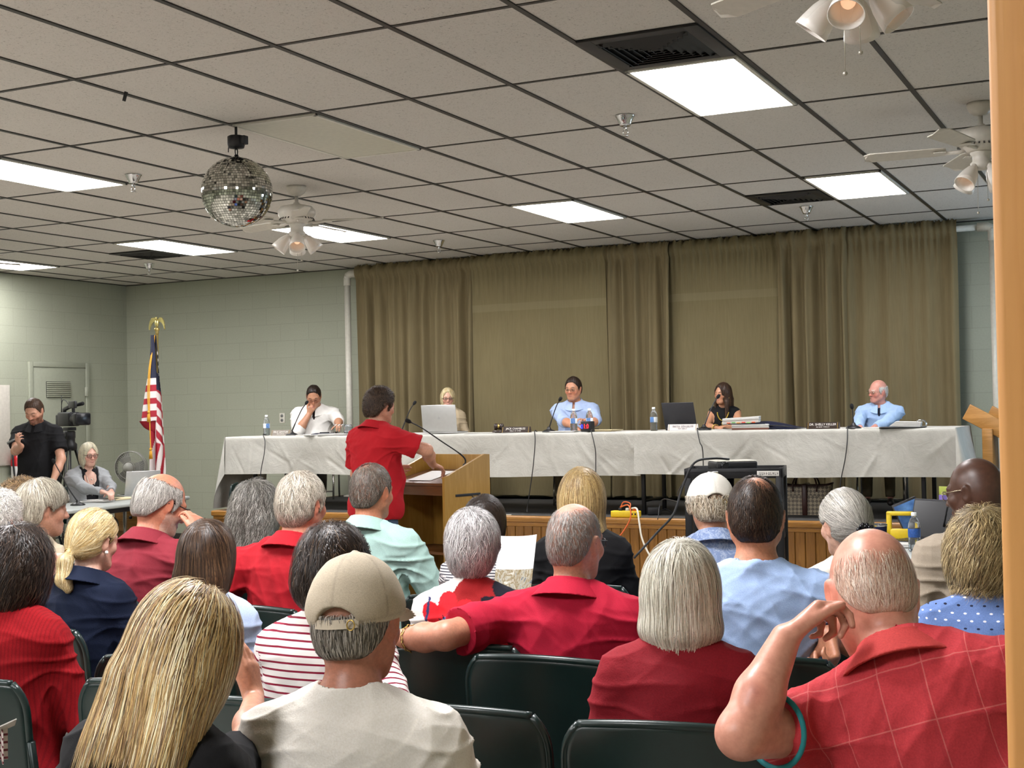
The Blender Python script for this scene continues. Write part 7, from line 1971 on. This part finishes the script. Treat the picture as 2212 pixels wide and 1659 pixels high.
# ---- the table on the right with laptop, folders, bottle
tc = atZ(2010, 1190, .74); tcx, tcy = tc[0], tc[1]
long_table((tcx+.25, tcy+.12), radians(4), 1.5, 1.36, 'grey folding table with laptop, folders and a bottle near the tan jacket')
def onr(px_, py_): p = atZ(px_, py_, .741); p[2] = .741; return p
b = copy_tree(b0); b.location = onr(1976, 1190); tag(b, 'water bottle on the grey table before the tan jacket', 'water bottle', BG)
for ch in b.children:
    if ch.name.startswith('wrapper'): ch.data = ch.data.copy(); ch.data.materials[0] = M_label2
o = empty('tumbler', onr(1901, 1176), 0, 'dark blue insulated tumbler with a clear lid', 'tumbler')
MB().lathe([(.034, 0), (.036, .004), (.042, .1), (.042, .104), (0, .104)], n=26).build('cup', plain('tumbler_blue', '#141a3c', .25, .4), o); MB().lathe([(.043, .104), (.044, .116), (.03, .12), (0, .12)], n=26).build('lid', M_clear, o)
o = empty('newspaper', onr(1930, 1160), radians(10), 'folded printed newspaper lying on the grey table by the bottle', 'newspaper')
t = NT('newsprint'); v = t.coord('Object'); nn = t.noise(t.coord('Object', (60, 200, 1)), 2, 3); M_news = t.fin(t.ramp(nn, [(.42, '#4c5a78'), (.5, '#d9d6d0'), (.8, '#e4e1dc')], 'CONSTANT'), .7)
MB().box((0, 0, .008), (.34, .2, .014), .003).build('pages', M_news, o)
stack2(onr(1935, 1180), .1, 3, .30, .12, 'white pages next to the newspaper on the grey table')
M_purple = plain('purple_folder', '#7a68b5', .5); M_lime = plain('lime_card', '#a9b552', .5); M_brown = plain('tan_pads', '#b98672', .6)
o = empty('purple_folder', onr(2056, 1166), radians(-30), 'purple folder standing upright with a lime strip on top', 'folder')
MB().box((0, 0, .13), (.16, .012, .26), .003).build('cover', M_purple, o); MB().box((-.02, .0, .285), (.12, .006, .05), .002).build('tab', M_lime, o)
mb = MB()
o = empty('pad_stack', onr(2030, 1164), radians(-8), 'stack of tan pads beside the purple folder', 'paper stack')
for k in range(9): mb.box((random.uniform(-.008, .008), random.uniform(-.008, .008), .011+.021*k), (.13, .16, .019), .004, 0, rotz(random.uniform(-.1, .1)))
mb.build('pad', M_brown, o)
o, M = laptop(onr(2012, 1172), radians(150), .33, .23, radians(16), M_lblk, M_lblk, 'open dark laptop on the grey table turned away from the stage')
t = NT('tablet_screen'); t.fin(t.ramp(t.noise(t.coord(), 9, 3), [(.4, '#31486e'), (.6, '#5f8ac0')]), .15); t.b.inputs['Emission Color'].default_value = C4('#3b5f95'); t.b.inputs['Emission Strength'].default_value = .4; M_tab = t.m
o = empty('tablet', onr(1990, 1164), radians(20), 'tablet with a blue screen propped up beside the laptop', 'tablet')
M = Mx(radians(-12), radians(-22), 0); MB().box(M @ Vector((0, 0, .125)), (.15, .01, .24), .004, 0, M).build('case', M_black, o); MB().box(M @ Vector((0, -.006, .125)), (.135, .002, .21), 0, 0, M).build('screen', M_tab, o)
o = empty('yellow_tray', onr(1950, 1164), radians(6), 'bright yellow plastic tray with a cut-out handle on the grey table', 'tray')
mb = MB()
for s in (-1, 1): mb.box((s*.075, 0, .08), (.03, .04, .16), .008)
mb.box((0, 0, .15), (.18, .04, .025), .008).box((0, 0, .03), (.18, .04, .06), .008).box((0, .05, .012), (.18, .12, .02), .006).build('body', M_yel, o)
b = onr(2036, 1168); hd = atD(2050, 1085, (b-CAM) @ FWD-.55)
gooseneck(b, [(hd-b)*.35+np.array([0, 0, .03]), (hd-b)*.7+np.array([0, 0, .02]), hd-b], 'gooseneck microphone in front of the person in the tan jacket', .05)
# ================================================================== LIGHT
def lit(name, k):
    t = NT(name); t.n.remove(t.b); e = t.node('ShaderNodeEmission'); e.inputs['Color'].default_value = (1.0, .985, 1.0, 1); e.inputs['Strength'].default_value = k
    t.l.new(e.outputs[0], t.out.inputs['Surface']); return t.m
M_emit, M_emit_rear = lit('lit_diffuser', 33.0), lit('lit_diffuser_rear', 64.0)
M_unlit = plain('unlit_diffuser', '#c9c6b6', .35); M_lframe = plain('white_light_frame', '#d6d3c8', .4)
def troffer(i0, j0, label, on=True, rows=1):
    x0, y0 = GX+i0*CW, GY+j0*CL
    o = empty('ceiling_light', (x0+CW/2, y0+CL*rows/2, ZC-.012), 0, label, 'ceiling light', 'recessed ceiling light panels')
    w, l, e = CW-.03, CL*rows-.03, .022
    mb = MB()
    for s in (-1, 1):
        mb.box((s*(w/2-e/2), 0, .003), (e, l, .016), .002); mb.box((0, s*(l/2-e/2), .003), (w, e, .016), .002)
    mb.build('frame', M_lframe, o)
    MB().box((0, 0, .004), (w-2*e+.004, l-2*e+.004, .010)).build('diffuser', (M_emit_rear if on == 2 else M_emit) if on else M_unlit, o)
troffer(4, 1, 'lit light panel touching the large black vent near the ceiling fan with peach shades')
troffer(4, 4, 'lit light panel beside the smaller black vent above the person with the badge')
troffer(0, 4, 'lit light panel above the gathered curtain, alone among plain tiles')
troffer(-4, 4, 'lit light panel behind the blades of the white fan by the mirror ball')
troffer(-7, 4, 'lit light panel next to the black vent near the green corner')
troffer(-4, 1, 'lit light panel beside the chrome sprinkler close to the mirror ball')
troffer(-11, 4, 'lit light panel against the wall with the door')
troffer(0, 1, 'unlit frosted light panel above the mirror ball', False)
for k, (i0, j0) in enumerate(((4, -2), (0, -2), (-4, -2), (-8, -2), (4, -5), (0, -5), (-4, -5))):  # unseen panels added to light the audience, set stronger than the visible ones
    troffer(i0, j0, 'lit light panel over the rear rows of seats', 2)
def area(name, loc, rot, size, power, col):
    l = bpy.data.lights.new(name, 'AREA'); l.shape = 'RECTANGLE'; l.size, l.size_y = size; l.energy = power; l.color = col
    o = bpy.data.objects.new(name, l); COL.objects.link(o); o.location = loc; o.rotation_euler = rot; return o
# cool daylight from the windows in the wall beside the stage
area('window_daylight', (XR-.03, 11.6, 1.9), (0, radians(90), 0), (1.3, 1.6), 45, (.62, .80, 1.0))
wd = bpy.data.worlds.new('room_air'); scene.world = wd; wd.use_nodes = True
wd.node_tree.nodes['Background'].inputs[0].default_value = (1, .95, .88, 1); wd.node_tree.nodes['Background'].inputs[1].default_value = .15
scene.view_settings.view_transform = 'Standard'; scene.view_settings.look = 'None'
scene.view_settings.exposure = 0.0; scene.view_settings.gamma = 1.0
cy = scene.cycles
cy.max_bounces = 5; cy.diffuse_bounces = 3; cy.glossy_bounces = 2; cy.transmission_bounces = 5; cy.transparent_max_bounces = 6
for m_ in bpy.data.materials:          # small glowing things need no light sampling of their own
    if m_.name not in ('lit_diffuser', 'lit_diffuser_rear'):
        try: m_.cycles.emission_sampling = 'NONE'
        except Exception: pass
try: cy.use_light_tree = False
except Exception: pass
try: cy.use_adaptive_sampling = True; cy.adaptive_threshold = .045
except Exception: pass
cy.caustics_reflective = False; cy.caustics_refractive = False; cy.sample_clamp_indirect = 4
try: cy.use_denoising = True; cy.denoiser = 'OPENIMAGEDENOISE'
except Exception: pass
